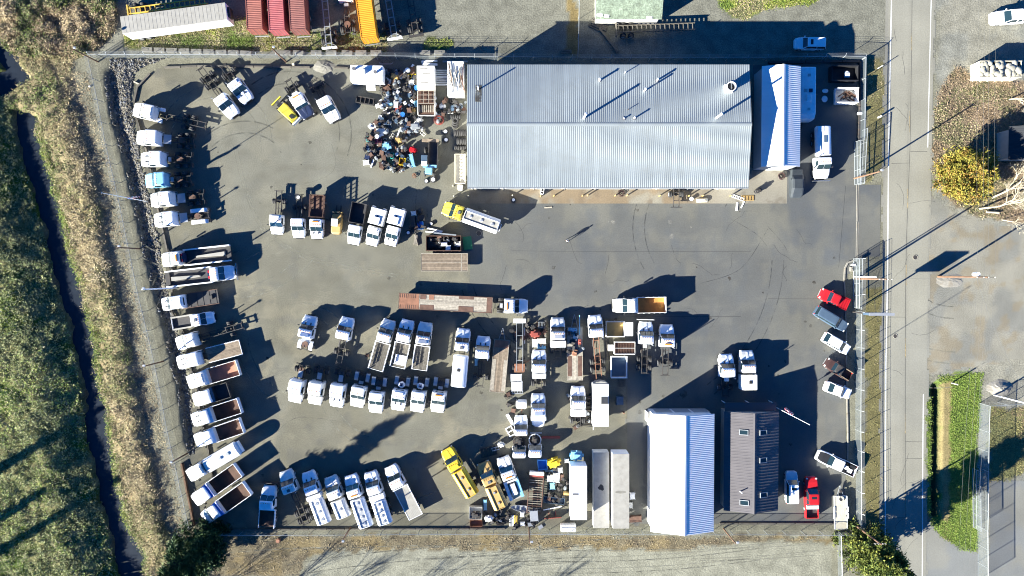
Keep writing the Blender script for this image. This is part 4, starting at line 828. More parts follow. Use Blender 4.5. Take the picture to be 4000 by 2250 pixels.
    if visor:
        put('sun_visor', (), lambda: MB().hexa([(X-ws*.9, -cw*.8, z(zr-.16)), (X-ws*.35, -cw*.8, z(zr-.26)), (X-ws*.35, cw*.8, z(zr-.26)), (X-ws*.9, cw*.8, z(zr-.16))], [(X-ws*.9, -cw*.8, z(zr-.12)), (X-ws*.35, -cw*.8, z(zr-.22)), (X-ws*.35, cw*.8, z(zr-.22)), (X-ws*.9, cw*.8, z(zr-.12))]), col)
    for k in range(5): put('marker_light', (k,), lambda: MB().bbox(X-ws-.3, X-ws-.16, (k-2)*cw*.32-.05, (k-2)*cw*.32+.05, z(zr)+.0, z(zr+.07), .02), 'amber')
    for s in (-1, 1):
        mr = put('mirror', (s,), lambda: MB().bbox(X-.28, X-.14, s*(hw+.2)-.12, s*(hw+.2)+.12, z(1.55), z(2.15), .03), 'chrome' if style == 'classic' else 'black')
        put('mirror_arm', (s,), lambda: MB().bar((X-.22, s*cw, z(2.1)), (X-.22, s*(hw+.22), z(2.12)), .04), 'black', mr).location = (0, 0, 0)
    return xb
def frame_parts(root, x0, x1, fz=.98, mt='frame', cross=5, gap=.43):
    f = MB()
    for s in (-1, 1): f.box(x0, x1, s*gap-.045, s*gap+.045, fz-.26, fz)
    f.build('frame_rails', mt, root)
    for i in range(cross): 
        x = x0+(x1-x0)*(i+.15)/cross; MB().box(x-.05, x+.05, -gap+.047, gap-.047, fz-.2, fz-.04).build('crossmember', mt, root)
def fifth_wheel(root, x, mt='rust', z=1.0):
    m = MB(); P = []
    for i in range(13):
        a = math.pi*.62-i*math.pi*1.24/12; P.append((x+.5*math.cos(a)*1.0, .5*math.sin(a)))
    P += [(x-.62, -.12), (x-.12, -.06), (x-.12, .06), (x-.62, .12)]
    m.loft([[(p[0], p[1], zz) for p in P] for zz in (z+.02, z+.16)]); m.build('fifth_wheel', mt, root)
def quarter_fender(root, x0, x1, y0, y1, r=.58, mt='white'):
    c = (x0+x1)/2; n = 8; m = MB(); out = []
    for k in range(n+1):
        a = math.pi*k/n; out.append((c-(x1-x0)/2*math.cos(a), .5+r*math.sin(a)**.55 if 0 < k < n else .62))
    rings = [[(x, y0, z_), (x, y1, z_), (x, y1, z_-.04), (x, y0, z_-.04)] for x, z_ in out]; m.loft(rings); m.build('fender', mt, root)
def dump_body(root, xr, xf_, w, z0, z1, col, inner, guard=True, tail=True, guardcol=None, tarp=None):
    hw = w/2; t = .07
    MB().box(xr, xf_, -hw, hw, z0-.12, z0).build('bed_floor', inner, root)
    for s in (-1, 1):
        sd = MB().box(xr, xf_, s*hw-t/2, s*hw+t/2, z0+.001, z1); r = sd.build('side_board', col, root)
        for x in np.linspace(xr+.2, xf_-.2, 6): MB().box(x-.05, x+.05, s*(hw+t/2)-(.0 if s > 0 else .06), s*(hw+t/2)+(.06 if s > 0 else 0), z0, z1-.05).build('rib', col, r)
        MB().box(xr+.04, xf_-.04, s*(hw-t/2)-(.02 if s > 0 else 0), s*(hw-t/2)+(0 if s > 0 else .02), z0+.002, z1-.08).build('liner', inner, root)
    MB().box(xf_-t, xf_, -hw+t/2, hw-t/2, z0+.001, z1+.02).build('headboard', col, root)
    if tail: MB().box(xr, xr+t, -hw+t/2, hw-t/2, z0+.001, z1-.06).build('tailgate', col, root)
    if guard: MB().hexa([(xf_-.02, -hw, z1+.02), (xf_+.75, -hw*.93, z1+.32), (xf_+.75, hw*.93, z1+.32), (xf_-.02, hw, z1+.02)], [(xf_-.02, -hw, z1+.09), (xf_+.75, -hw*.93, z1+.39), (xf_+.75, hw*.93, z1+.39), (xf_-.02, hw, z1+.09)]).build('cab_guard', guardcol or col, root)
    if tarp: MB().tube([(xf_-.12, -hw, z1+.12), (xf_-.12, hw, z1+.12)], .1, 8).build('tarp_roll', tarp, root)
def flat_body(root, xr, xf_, w, z=1.25, mt='woodgrey', edge='white', n=9, head=.95, headcol='white', stakes=True, cross=False, racks=0.0):
    hw = w/2; pw = (w-.2)/n; L = xf_-xr
    me = cached(('plank', round(L, 2), round(pw, 3), mt), lambda: MB().box(0, L, .008, pw-.008, -.06, 0).mesh('plank', mt))
    for i in range(n): inst(me, 'plank', root, (xr, -hw+.1+i*pw, z-random.uniform(0, .008)))
    f = MB().box(xr, xf_, -hw+.02, hw-.02, z-.2, z-.075); f.build('bed_frame', 'frame', root)
    for s in (-1, 1):
        sr = MB().box(xr, xf_, s*(hw-.05)-.05, s*(hw-.05)+.05, z-.16, z+.03).build('side_rail', edge, root)
        if stakes:
            for x in np.linspace(xr+.25, xf_-.25, max(3, int(L/.6))): MB().box(x-.05, x+.05, s*(hw+.004) if s > 0 else -hw-.045, hw+.045 if s > 0 else -(hw+.004), z-.16, z+.02).build('stake_pocket', edge, sr)
    if racks:
        for s in (-1, 1):
            for zz in (.3, .62): MB().box(xr+.05, xf_-.05, s*(hw-.03)-.02, s*(hw-.03)+.02, z+racks*zz, z+racks*(zz+.2)).build('rack_slat', edge, root)
            for x in np.linspace(xr+.2, xf_-.2, 6): MB().box(x-.04, x+.04, s*(hw-.075)-.024, s*(hw-.075)+.024, z, z+racks*.9).build('rack_stake', edge, root)
    MB().box(xr-.06, xr, -hw, hw, z-.16, z+.03).build('tail_rail', edge, root)
    if head: MB().box(xf_, xf_+.09, -hw, hw, z-.1, z+head).build('headboard', headcol, root)
def tank_body(root, xr, xf_, w, z0, z1, col, topcol=None, hatches=4, trough=True, endcol=None, round_=.5):
    hw = w/2; topcol = topcol or col; zt = z1; m = MB()
    def ring(x, k=1.0):
        P = []; r = round_
        for s in ((1, 0), (1, 1), (-1, 1), (-1, 0)): pass
        a = hw*k; zc = (z0+z1)/2; b = (z1-z0)/2*k; n = 24; e = 2.0/ (2.6 if round_ < .5 else 2.15)
        for i in range(n):
            t = 2*math.pi*i/n+math.pi/n; c, s = math.cos(t), math.sin(t)
            P.append((x, a*math.copysign(abs(c)**e, c), zc+b*math.copysign(abs(s)**e, s)))
        return P
    m.loft([ring(xr, .9), ring(xr+.12, 1), ring(xf_-.12, 1), ring(xf_, .9)]); m.build('tank_shell', col, root)
    if trough:
        tw = w*.27
        MB().box(xr+.15, xf_-.15, -tw, tw, z1-.08, z1+.03).build('walkway', topcol, root)
        for s in (-1, 1): MB().box(xr+.1, xf_-.1, s*tw-.03, s*tw+.03, z1-.1, z1+.16).build('coaming', col, root)
        for x in (xr+.1, xf_-.1): MB().box(x-.03, x+.03, -tw+.032, tw-.032, z1-.1, z1+.159).build('coaming', col, root)
    for i in range(hatches):
        x = xr+(xf_-xr)*(i+.6)/(hatches+.2); h = MB().tube([(x, 0, z1), (x, 0, z1+.14)], .26, 14).build('hatch', col, root); MB().tube([(x, 0, z1+.141), (x, 0, z1+.17)], .19, 12).build('hatch_lid', 'silver', h)
    for x in (xr+.3, (xr+xf_)/2, xf_-.3): MB().box(x-.1, x+.1, -hw*.7, hw*.7, .95, z0+.15).build('saddle', 'frame', root)
    MB().tube([(xr-.02, -.6, 1.0), (xr-.25, -.6, .9), (xr-.25, .6, .9), (xr-.02, .6, 1.0)], .06, 6).build('spray_bar', col, root)
TK = {}
def truck(label, A, B, body='chassis', col='white', w=2.45, hs=1.0, name=None, cat='truck', group=None, style='aero', hood=1.55, roof=1.25, sleeper=0.0, hoodcol=None, ribs=False, visor=False, nohood=False,
          axles=(1.1, 2.4), hf=1.2, hr=1.0, bodyw=None, z0=1.2, z1=2.3, inner='brown', bcol=None, hatches=3, guard=True, tail=True, guardcol=None, stack=True, tanks=True, fmat='frame', fenders=None, fifth='rust', deck=False, extra=None, dual=True, plow=False, whitewheel=False, head=.95, planks='woodgrey', edge='white', box=None, trough=True, topcol=None, roundt=.4, tarp=None, gapb=.3, racks=0.0):
    TK['n'] = TK.get('n', 0)+1
    if col == 'white': col = ('white', 'whitewarm', 'white', 'whitecool', 'white', 'whitewarm')[TK['n']*7 % 6]
    F, Q = W(A[0], A[1], A[2], hf), W(B[0], B[1], B[2], hr); d = (F-Q).to_2d(); L = d.length; rz = math.atan2(d.y, d.x); c = (F+Q)/2
    root = thing(name or {'dump': 'dump_truck', 'flat': 'flatbed_truck', 'tank': 'tank_truck', 'tractor': 'tractor_truck', 'box': 'box_truck'}.get(body, 'chassis_truck'), label, cat, (c.x, c.y, .0), rz, group)
    xf, xr = L/2, -L/2; hw = w/2; bw = bodyw or w
    xb = cab_parts(root, xf, w, hs, col, style, hood, roof, sleeper, hoodcol, ribs, visor, nohood)
    fr = .5*hs if hs > .9 else .42
    for s in (-1, 1): wheel(root, xf-1.0*hs-.1, s*(hw-.2), fr, .27, False, whitewheel)
    MB().tube([(xf-1.0*hs-.1, -hw+.3, fr), (xf-1.0*hs-.1, hw-.3, fr)], .08, 8).build('axle', 'frame', root)
    frame_parts(root, xr+.02, xf-.5, .98*hs if hs > .9 else .85, fmat, max(4, int(L/1.3)))
    if fmat != 'frame' or body in ('chassis', 'tractor'):
        MB().tube([(xb-.2, 0, .8), (xr+axles[-1]+.2, 0, .62)], .06, 8).build('drive_shaft', 'frame', root)
    for x in axles:
        axle(root, xr+x, hw-.02, fr, .25, dual, whitewheel)
        MB().ball((xr+x, 0, fr), .24, n=10).build('differential', 'frame', root)
    if tanks:
        for s in (-1, 1): MB().tube([(xb-.1, s*(hw-.33), .68), (xb+1.0, s*(hw-.33), .68)], .28, 12).build('fuel_tank', 'chrome' if style == 'classic' else 'silver', root)
    if stack and not (body in ('dump', 'flat') and head): MB().tube([(xb-.16, -hw*.78, .8), (xb-.16, -hw*.78, 3.05*hs)], .075, 8).build('exhaust_stack', 'chrome', root)
    xbf = xb-gapb
    if body == 'tractor':
        if fifth: fifth_wheel(root, xr+(axles[0]+axles[-1])/2+.1, fifth)
        if deck: MB().box(xb-1.5, xb-.25, -.75, .75, 1.0, 1.03).build('deck_plate', 'silver', root)
        else: MB().box(xb-.75, xb-.3, -.35, .35, .99, 1.25).build('battery_box', 'silver', root)
        if fenders:
            for s in (-1, 1): quarter_fender(root, xr+axles[0]-.75, xr+axles[-1]+.75, s*hw-(.62 if s > 0 else 0), s*hw+(0 if s > 0 else .62), .6, fenders)
        for s in (-1, 1): MB().box(xr-.02, xr+.03, s*(hw-.35)-.3, s*(hw-.35)+.3, .25, .95).build('mud_flap', 'rubber', root)
    elif body == 'dump': dump_body(root, xr, xbf, bw, z0, z1, bcol or col, inner, guard, tail, guardcol, tarp)
    elif body == 'flat': flat_body(root, xr, xbf, bw, z0, planks, edge, head=head, headcol=bcol or 'white', racks=racks)
    elif body == 'tank': tank_body(root, xr, xbf, bw, z0, z1, bcol or col, topcol, hatches, trough, None, roundt)
    elif body == 'box':
        MB().bbox(xr, xbf, -bw/2, bw/2, z0-.15, z1, .06).build('box_body', bcol or col, root)
        for s in (-1, 1): MB().box(xr-.03, xr-.002, .01 if s > 0 else -bw/2+.1, bw/2-.1 if s > 0 else -.01, z0, z1-.1).build('rear_door', bcol or col, root)
    elif body == 'chassis':
        MB().tube([(xb-.5, hw*.45, .8), (xb-1.6, hw*.45, .8)], .13, 8).build('air_tank', 'frame', root)
        MB().box(xr-.03, xr+.04, -.75, .75, .72, .84).build('rear_crossbar', fmat, root)
    if TK['n'] % 4 == 1 and not visor: MB().loft([[(xb+.25, -hw*.6, 2.74*hs), (xb+.25, hw*.6, 2.74*hs), (xb+.25, hw*.55, 3.05*hs), (xb+.25, -hw*.55, 3.05*hs)], [(xb+.8, -hw*.5, 2.74*hs), (xb+.8, hw*.5, 2.74*hs), (xb+.8, hw*.48, 2.8*hs), (xb+.8, -hw*.48, 2.8*hs)]]).build('wind_deflector', col, root)
    if TK['n'] % 5 == 2: MB().bbox(xb+.35, xb+.55, -hw*.45, hw*.45, 2.75*hs, 2.87*hs, .03).build('beacon_bar', 'amber', root)
    if TK['n'] % 3 == 0 and not nohood:
        for s in (-1, 1): MB().box(xf-hood+.15, xf-hood+.5, s*.42-.08, s*.42+.08, 1.7*hs, 1.79*hs).build('hood_vent', 'black', root)
    if TK['n'] % 7 == 3: MB().bbox(xb+.3, xb+.75, -.25, .25, 2.75*hs, 2.86*hs, .03).build('roof_hatch', 'sootroof', root)
    if plow: MB().box(xf+.25, xf+.33, -hw*1.1, hw*1.1, .4, 1.3).build('plow_mount', plow, root)
    if extra: extra(root, xf, xb, xr, hw)
    return root
def bx(nm, mt, a):
    def f(root, xf, xb, xr, hw):
        pass
    return f
def behind(w_, l, z0, z1, mt, nm='tool_box'):
    def f(root, xf, xb, xr, hw): MB().bbox(xb-.2-l, xb-.2, -w_/2, w_/2, z0, z1, .05).build(nm, mt, root)
    return f
G1 = 'trucks nosed up to the ditch fence'; G2 = 'trucks in the yard rows'; G3 = 'trucks along the southern fence'
def LF(r): return r
cl = dict(style='classic', visor=True)
# ---- row along the ditch fence, from the top
def tankbits(root, xf, xb, xr, hw):
    MB().tube([(xb-.9, -hw*.75, 1.0), (xb-.25, -hw*.75, 1.0)], .3, 12).build('air_tank', 'white', root); MB().box(xb-.8, xb-.2, hw*.45, hw, .8, 1.2).build('step_box', 'white', root)
truck('white tractor with very long bare frame, topmost in the ditch fence row', ('00', 1338, 1095), ('00', 2072, 1262), 'chassis', group=G1, axles=(2.3, 3.6), sleeper=.5, extra=tankbits)
truck('white tractor, second from the top in the ditch fence row', ('00', 1370, 1382), ('00', 1950, 1415), 'tractor', group=G1, sleeper=.5, deck=True)
truck('white tractor with grey slatted back, just above the light blue one', ('01', 1412, 155), ('01', 1925, 152), 'tractor', group=G1, sleeper=.6)
truck('light blue tractor truck parked in the ditch fence row', ('01', 1458, 372), ('01', 1920, 345), 'tractor', 'skyblue', group=G1, sleeper=.3)
truck('white tractor just below the light blue one, beside the flagpole', ('01', 1512, 568), ('01', 2050, 525), 'tractor', group=G1, sleeper=.5, deck=True, fifth='rust')
truck('white tractor with white rear fenders and rusty fifth wheel', ('01', 1547, 770), ('01', 2105, 712), 'tractor', group=G1, sleeper=.3, fenders='white', fifth='rust', deck=True)
def rolloff(root, xf, xb, xr, hw):
    for s in (-1, 1): MB().box(xr, xb-.2, s*hw-.1, s*hw+.1, 1.0, 1.6).build('side_rail', 'white', root)
    MB().box(xr+.05, xb-.25, -hw+.12, hw-.12, .99, 1.05).build('deck', 'darkbed', root)
    MB().hexa([(xr+.8, -.35, 1.06), (xb-2.0, -.15, 1.06), (xb-2.0, .15, 1.06), (xr+.8, .35, 1.06)], [(xr+.9, -.3, 1.5), (xb-2.1, -.1, 1.4), (xb-2.1, .1, 1.4), (xr+.9, .3, 1.5)]).build('boom', 'trailergrey', root)
    MB().box(xr-.1, xr+.6, -hw+.12, hw-.12, 1.06, 1.3).build('tail_gear', 'frame', root); MB().box(xb-.5, xb-.3, -hw*.6, hw*.6, 1.06, 2.2).build('pump_box', 'navy', root)
    for s in (-1, 1): MB().bbox(xb-.32, xb-.12, s*.45-.2, s*.45+.2, 2.25, 2.4, .03).build('beacon', 'redlens', root)
truck('white recovery truck with side rails and red beacons, nose to the fence', ('01', 1625, 1168), ('01', 2312, 1092), 'rolloff', group=G1, hr=1.5, extra=rolloff, stack=False, name='recovery_truck')
truck('white recovery truck parked backwards with its nose to the yard', ('01', 2362, 1285), ('01', 1665, 1362), 'rolloff', group=G1, hr=1.5, extra=rolloff, stack=False, name='recovery_truck', plow='chrome')
def darkdeck(root, xf, xb, xr, hw):
    MB().box(xr, xb-.2, -hw, hw, .95, 1.02).build('deck', 'darkbed', root)
    for s in (-1, 1): MB().box(xr, xb+1.0, s*hw-.05, s*hw+.05, .9, 1.06).build('edge_rail', 'rust', root)
    for x in np.linspace(xr+.4, xb-.6, 5): MB().box(x-.06, x+.06, -hw+.052, hw-.052, 1.021, 1.06).build('deck_bar', 'frame', root)
    MB().box(xr+.9, xr+1.4, -.3, .3, 1.02, 1.3).build('winch', 'frame', root)
truck('white crew-cab truck with a dark empty rust-edged deck', ('02', 1620, 165), ('02', 2195, 80), 'deck', group=G1, hs=.9, w=2.3, roof=2.0, hood=1.3, extra=darkdeck, stack=False, name='flatbed_truck', axles=(1.3, 2.4))
def pickbed(root, xf, xb, xr, hw):
    MB().box(xr, xb-.15, -hw+.05, hw-.05, .8, .86).build('bed_floor', 'darkbed', root)
    for s in (-1, 1): MB().box(xr, xb-.15, s*hw-.25 if s > 0 else -hw, hw if s > 0 else -hw+.25, .8, 1.25).build('side_box', 'trailergrey', root)
    MB().box(xr-.05, xr, -hw, hw, .8, 1.2).build('tail_board', 'white', root); MB().box(xb-.5, xb-.18, -hw+.252, hw-.252, .87, 1.5).build('tool_chest', 'white', root)
truck('small white pickup truck with grey dark-floored bed facing the yard', ('02', 2150, 290), ('02', 1735, 358), 'bed', group=G1, hs=.78, w=2.15, hood=1.25, roof=1.2, extra=pickbed, axles=(1.2,), dual=False, stack=False, tanks=False, name='pickup_truck')
truck('white cab and bare chassis with a T-shaped tail, between pickup and flatbed', ('02', 1770, 565), ('02', 2440, 372), 'chassis', group=G1, axles=(2.1,), sleeper=.2)
truck('white sleeper tractor with long timber flatbed edged in white', ('02', 1778, 755), ('02', 2418, 592), 'flat', group=G1, style='aero', sleeper=.7, z0=1.35, hr=1.3, planks='wood', head=0, gapb=.9)
truck('white dump truck with a salmon rust-coloured bed', ('02', 1882, 950), ('02', 2388, 800), 'dump', group=G1, inner='salmon', hr=2.2, z1=2.2)
truck('white dump truck with a near-black empty bed', ('02', 1940, 1130), ('02', 2295, 1022), 'dump', group=G1, inner='darkbed', hr=2.0, z1=2.0, bcol='frame', guardcol='slate')
truck('white dump truck with a dark brown bed, above the orange-brown one', ('02', 1927, 1332), ('02', 2405, 1182), 'dump', group=G1, inner='brown', hr=2.2, guardcol='skyblue')
truck('white dump truck with an orange-brown bed', ('03', 1957, 95), ('03', 2425, -62), 'dump', group=G1, inner='rust', hr=2.2)
def vacbits(root, xf, xb, xr, hw):
    MB().box(xr-.35, xr-.02, -hw*.8, hw*.8, 1.0, 2.0).build('rear_manifold', 'white', root); MB().tube([(xr+1.6, 0, 2.62), (xr+1.6, 0, 2.78)], .28, 14).build('manway', 'silver', root)
    MB().bar((xb-.2, -hw*.6, 2.6), (xb-.2, hw*.6, 2.6), .1).build('roof_bar', 'slate', root)
truck('all-white tank truck with a smooth pale tank near the ditch fence end', ('03', 1887, 452), ('03', 2385, 165), 'tank', group=G1, hr=2.2, z0=1.15, z1=2.65, hatches=1, trough=False, roundt=.6, extra=vacbits)
truck('white dump truck with a blue cab guard, second from the fence corner', ('03', 1945, 700), ('03', 2390, 385), 'dump', group=G1, inner='brown', hr=2.2, guardcol='bluepaint', tarp='bluepaint')
truck('white dump truck with a blue cab guard, closest to the fence corner', ('03', 2042, 880), ('03', 2482, 570), 'dump', group=G1, inner='brown', hr=2.2, guardcol='bluepaint', tarp='bluepaint', bcol='white')
# ---- upper group
truck('white chassis cab, left one of the pair by the northern kerb', ('00', 2360, 1165), ('00', 2005, 680), 'chassis', group=G2, axles=(1.7, 3.0))
truck('white chassis cab, right one of the pair by the northern kerb', ('00', 2500, 1015), ('00', 2235, 655), 'chassis', group=G2, axles=(1.5,))
truck('white chassis truck with dark navy hood between yellow loader and white truck', ('10', 530, 1175), ('10', 315, 800), 'chassis', group=G2, hoodcol='navy', axles=(1.2,), sleeper=.2, visor=True, extra=behind(1.0, .5, 1.0, 1.5, 'white'))
truck('white rounded-nose chassis truck right of the navy-hooded one', ('10', 798, 1215), ('10', 575, 800), 'chassis', group=G2, axles=(1.2,), sleeper=.3)
truck('white tractor cut off by the top edge beside the orange container', ('10', 890, -260), ('10', 925, 335), 'tractor', group=G2, sleeper=.8, axles=(.7, 1.95))
# ---- middle row
lt = dict(hs=.82, w=2.2, hood=1.25, roof=1.15, stack=False, tanks=False, group=G2, hf=1.0)
truck('blue and white chassis cab, leftmost of the middle row', ('11', 210, 908), ('11', 228, 465), 'chassis', hoodcol='white', axles=(1.7,), **lt)
def spare(root, xf, xb, xr, hw): o = wheel(root, xr+.5, 0, .45, .25, False, True); o.rotation_euler = (R(90), 0, 0); o.location.z = 1.2
truck('white chassis cab carrying a spare wheel on its frame', ('11', 430, 945), ('11', 430, 505), 'chassis', axles=(2.0,), extra=spare, **lt)
def stakes(root, xf, xb, xr, hw):
    a, b = xr, xb-.3
    MB().box(a, b, -hw, hw, .95, 1.05).build('bed_floor', 'rust', root)
    for s in (-1, 1):
        m = MB()
        for z in (1.3, 1.7, 2.1): m.box(a, b, s*hw-.03, s*hw+.03, z-.07, z+.07)
        m.build('stake_rails', 'rust', root)
        for x in np.linspace(a+.05, b-.05, 6): MB().box(x-.05, x+.05, s*hw-.06, s*hw+.06, .95, 2.2).build('stake', 'rust', root)
    for x in (a, b): MB().box(x-.04, x+.04, -hw+.062, hw-.062, 1.06, 2.15).build('end_gate', 'brown', root)
truck('white truck with a rusty brown stake bed', ('11', 612, 952), ('11', 612, 510), 'stake', axles=(1.1,), extra=stakes, hr=2.0, name='stake_bed_truck', **lt)
truck('white truck with a black dump bed in the middle row', ('11', 975, 1010), ('11', 1040, 590), 'dump', axles=(1.2,), inner='darkbed', bcol='darkbed', hr=2.0, z0=1.1, z1=2.0, guard=False, bodyw=2.35, **lt)
def utilbox(root, xf, xb, xr, hw):
    MB().box(xb-1.5, xb-.3, -.55, .55, 2.41, 2.6).build('roof_locker', 'white', root); MB().box(xr+1.1, xr+1.45, -.1, .25, 2.41, 2.44).build('roof_hatch', 'slate', root)
    for s in (-1, 1): MB().box(xr-.25, xr+.15, s*hw*.8-.25, s*hw*.8+.25, 1.6, 2.3).build('rear_locker', 'silver', root)
for lab, a, b in (('white truck with pale utility box, left one of the two box trucks', (1155, 1020), (1240, 650)), ('white truck with pale utility box, right one beside the small scrap pile', (1345, 1020), (1430, 650))):
    truck(lab, ('11', *a), ('11', *b), 'box', axles=(1.1,), hr=2.2, z0=1.0, z1=2.4, bodyw=2.4, extra=utilbox, **lt)
def ylbits(root, xf, xb, xr, hw): MB().bar((xr+1, hw*.55, 2.6), (xb-.4, hw*.55, 2.6), .12, .06).build('hose_rack', 'silver', root)
truck('yellow-cab tank truck with a long white tank near the shop', ('11', 1880, 635), ('11', 2440, 832), 'tank', 'lemon', style='aero', hood=1.4, group=G2, bcol='white', topcol='trailergrey', hr=2.0, z0=1.15, z1=2.5, hatches=3, roundt=.6, extra=ylbits)
# ---- centre
truck('white tractor coupled to the long rusty flatbed trailer', ('22', 163, 180), ('12', 2390, 172), 'tractor', group=G2, sleeper=.3, axles=(1.0,), fifth=None)
truck('white tractor with white fenders and rusty fifth wheel, facing the flatbed trailer', ('12', 552, 275), ('12', 482, 625), 'tractor', group=G2, axles=(.9,), fenders='white', fifth='rust', deck=True)
truck('white chassis cab with a bare ladder frame beside the fifth-wheel tractor', ('12', 925, 290), ('12', 828, 765), 'chassis', group=G2, axles=(2.0,))
truck('white flatbed truck with low sides, leftmost of the three flatbeds', ('12', 1345, 315), ('12', 1202, 820), 'flat', group=G2, hr=1.4, z0=1.3, edge='white', axles=(1.6,), racks=.85)
truck('white flatbed truck carrying a white pallet, middle of the three flatbeds', ('12', 1530, 315), ('12', 1422, 795), 'flat', group=G2, hr=1.4, z0=1.3, axles=(1.6,), racks=.85, extra=lambda r_, xf, xb, xr, hw: None)
truck('white flatbed truck with empty deck, rightmost of the three flatbeds', ('12', 1710, 340), ('12', 1642, 820), 'flat', group=G2, hr=1.4, z0=1.3, axles=(1.6,), racks=.85)
truck('white truck with a large smooth white tank body', ('12', 2090, 402), ('12', 2035, 990), 'tank', group=G2, hr=2.0, z0=1.15, z1=2.7, hatches=0, trough=False, roundt=.4, gapb=.75, extra=lambda r_, xf, xb, xr, hw: MB().box(xr+2.5, xr+3.0, -.1, .4, 2.69, 2.73).build('open_hatch', 'black', r_))
truck('white truck with long bare frame between tank truck and trailer', ('12', 2290, 480), ('12', 2252, 995), 'chassis', group=G2, axles=(1.7,), hs=.95, plow=None)
names = ['leftmost', 'second from the left', 'third from the left', 'fourth from the left', 'fifth from the left', 'sixth from the left', 'seventh from the left', 'rightmost']
data = [((385, 1150), (470, 768)), ((585, 1170), (660, 778)), ((805, 1195), (872, 798)), ((1010, 1195), (1078, 838)), ((1200, 1255), (1245, 885)), ((1420, 1230), (1480, 880)), ((1615, 1245), (1670, 885)), ((1820, 1250), (1870, 893))]
def chromestack(root, xf, xb, xr, hw): 
    MB().tube([(xb-.25, hw*.8, .8), (xb-.25, hw*.8, 3.3)], .11, 8).build('exhaust_stack', 'chrome', root); MB().box(xb-1.35, xb-.45, -.35, .35, 1.0, 1.2).build('deck_plate', 'silver', root)
def tarpbits(root, xf, xb, xr, hw):
    m = MB(); n = 12; m.loft([[(xb-.75+.55*s*math.cos(6.283*i/n)*random.uniform(.8, 1.2), .55*s*math.sin(6.283*i/n)*random.uniform(.8, 1.2), z_) for i in range(n)] for s, z_ in ((1, 1.0), (.9, 1.5), (.5, 1.75))]); m.build('covered_load', 'white', root)
    MB().box(xb-1.1, xb-.6, -.25, .25, 1.7, 1.78).build('pump', 'navy', root)
for i, (a, b) in enumerate(data):
    lab = 'white tractor, %s in the row of eight facing the southern fence' % names[i]
    if i < 3: truck(lab, ('12', *a), ('12', *b), 'tractor', group=G2, ribs=False, visor=True, sleeper=.35, axles=(.9,), extra=chromestack, fifth='frame' if i else 'rust')
    else: truck(lab, ('12', *a), ('12', *b), 'tractor', group=G2, axles=(.9,), fenders='silver', fifth='rust' if i in (5,) else 'frame', extra=tarpbits if i in (5, 6) else None, stack=False)
truck('white chassis truck with a white box behind the cab, by the steel rack', ('22', 272, 618), ('22', 270, 1015), 'chassis', group=G2, axles=(.9,), extra=behind(2.2, .75, 1.0, 2.3, 'white'), stack=False)
truck('white truck with ribbed roof and wide white box, beside the equipment trailer', ('22', 458, 292), ('22', 462, 715), 'chassis', group=G2, ribs=True, axles=(1.5,), extra=behind(2.45, 1.0, 1.0, 2.4, 'white'), stack=False)
truck('white truck with an orange rusty bare frame', ('22', 830, 266), ('22', 878, 935), 'chassis', group=G2, fmat='rustlight', axles=(1.9, 3.2))
truck('white truck with snow plow plate and twin rear axles', ('22', 1345, 335), ('22', 1330, 860), 'chassis', group=G2, ribs=True, axles=(1.0, 2.3), plow='white', extra=behind(.6, .5, 1.0, 1.3, 'white'))
truck('white chassis truck with dark front guard, right end of that row', ('22', 1555, 362), ('22', 1542, 880), 'chassis', group=G2, axles=(2.0,), plow=None)
truck('white dump truck with an ochre-orange bed in the middle of the yard', ('22', 1012, 175), ('22', 1553, 166), 'dump', group=G2, inner='ochre', hr=2.3, z1=2.3, guard=True, axles=(1.1, 2.4))
truck('white chassis cab at the left of the pair above the office', ('22', 2152, 658), ('22', 2150, 1095), 'chassis', group=G2, axles=(1.5,), extra=behind(.7, .6, 1.2, 1.6, 'white', 'covered_pump'), sleeper=.1)
truck('white box truck with a black roof hatch above the office', ('22', 2358, 622), ('22', 2385, 1022), 'box', group=G2, axles=(1.1,), hr=2.4, z0=1.1, z1=2.6, bodyw=2.5, extra=lambda r_, xf, xb, xr, hw: MB().box(xr+1.0, xr+1.5, -.45, .05, 2.61, 2.66).build('roof_hatch', 'black', r_))
truck('white truck with pale blue box beside the arched white trailer', ('22', 664, 982), ('22', 662, 1392), 'chassis', group=G2, ribs=True, axles=(.9,), extra=behind(2.45, 1.0, 1.0, 2.3, 'white'), stack=False)
truck('white truck with box and a loose hood behind it', ('22', 262, 1056), ('22', 268, 1330), 'box', group=G2, axles=(.6,), z0=1.0, z1=2.2, hr=2.0, gapb=.08, stack=False)
# ---- south row
truck('white dump truck with dark red-brown bed, leftmost along the southern fence', ('13', 138, 535), ('13', 102, 968), 'dump', group=G3, ribs=True, inner='brown', hr=1.8, z1=1.9, guard=True, axles=(1.0,), plow='frame', tail=False)
truck('white cab with long bare twin-axle frame by the southern fence', ('13', 290, 388), ('13', 505, 930), 'chassis', group=G3, axles=(.7, 2.0), ribs=True)
truck('white water truck with three round hatches, leftmost of the tankers', ('13', 515, 398), ('13', 690, 918), 'tank', group=G3, hr=2.0, z0=1.2, z1=2.5, topcol='oldwhite', gapb=.9, extra=behind(2.4, .65, 1.1, 2.6, 'white', 'headboard_box'))
truck('white water truck with a single large hatch, second of the tankers', ('13', 740, 448), ('13', 888, 858), 'tank', group=G3, hr=2.0, z0=1.2, z1=2.5, topcol='oldwhite', hatches=1)
truck('white water truck with paired hatches and ribbed roof, third of the tankers', ('13', 945, 432), ('13', 1110, 955), 'tank', group=G3, ribs=True, hr=2.0, z0=1.2, z1=2.5, topcol='silver', hatches=4)
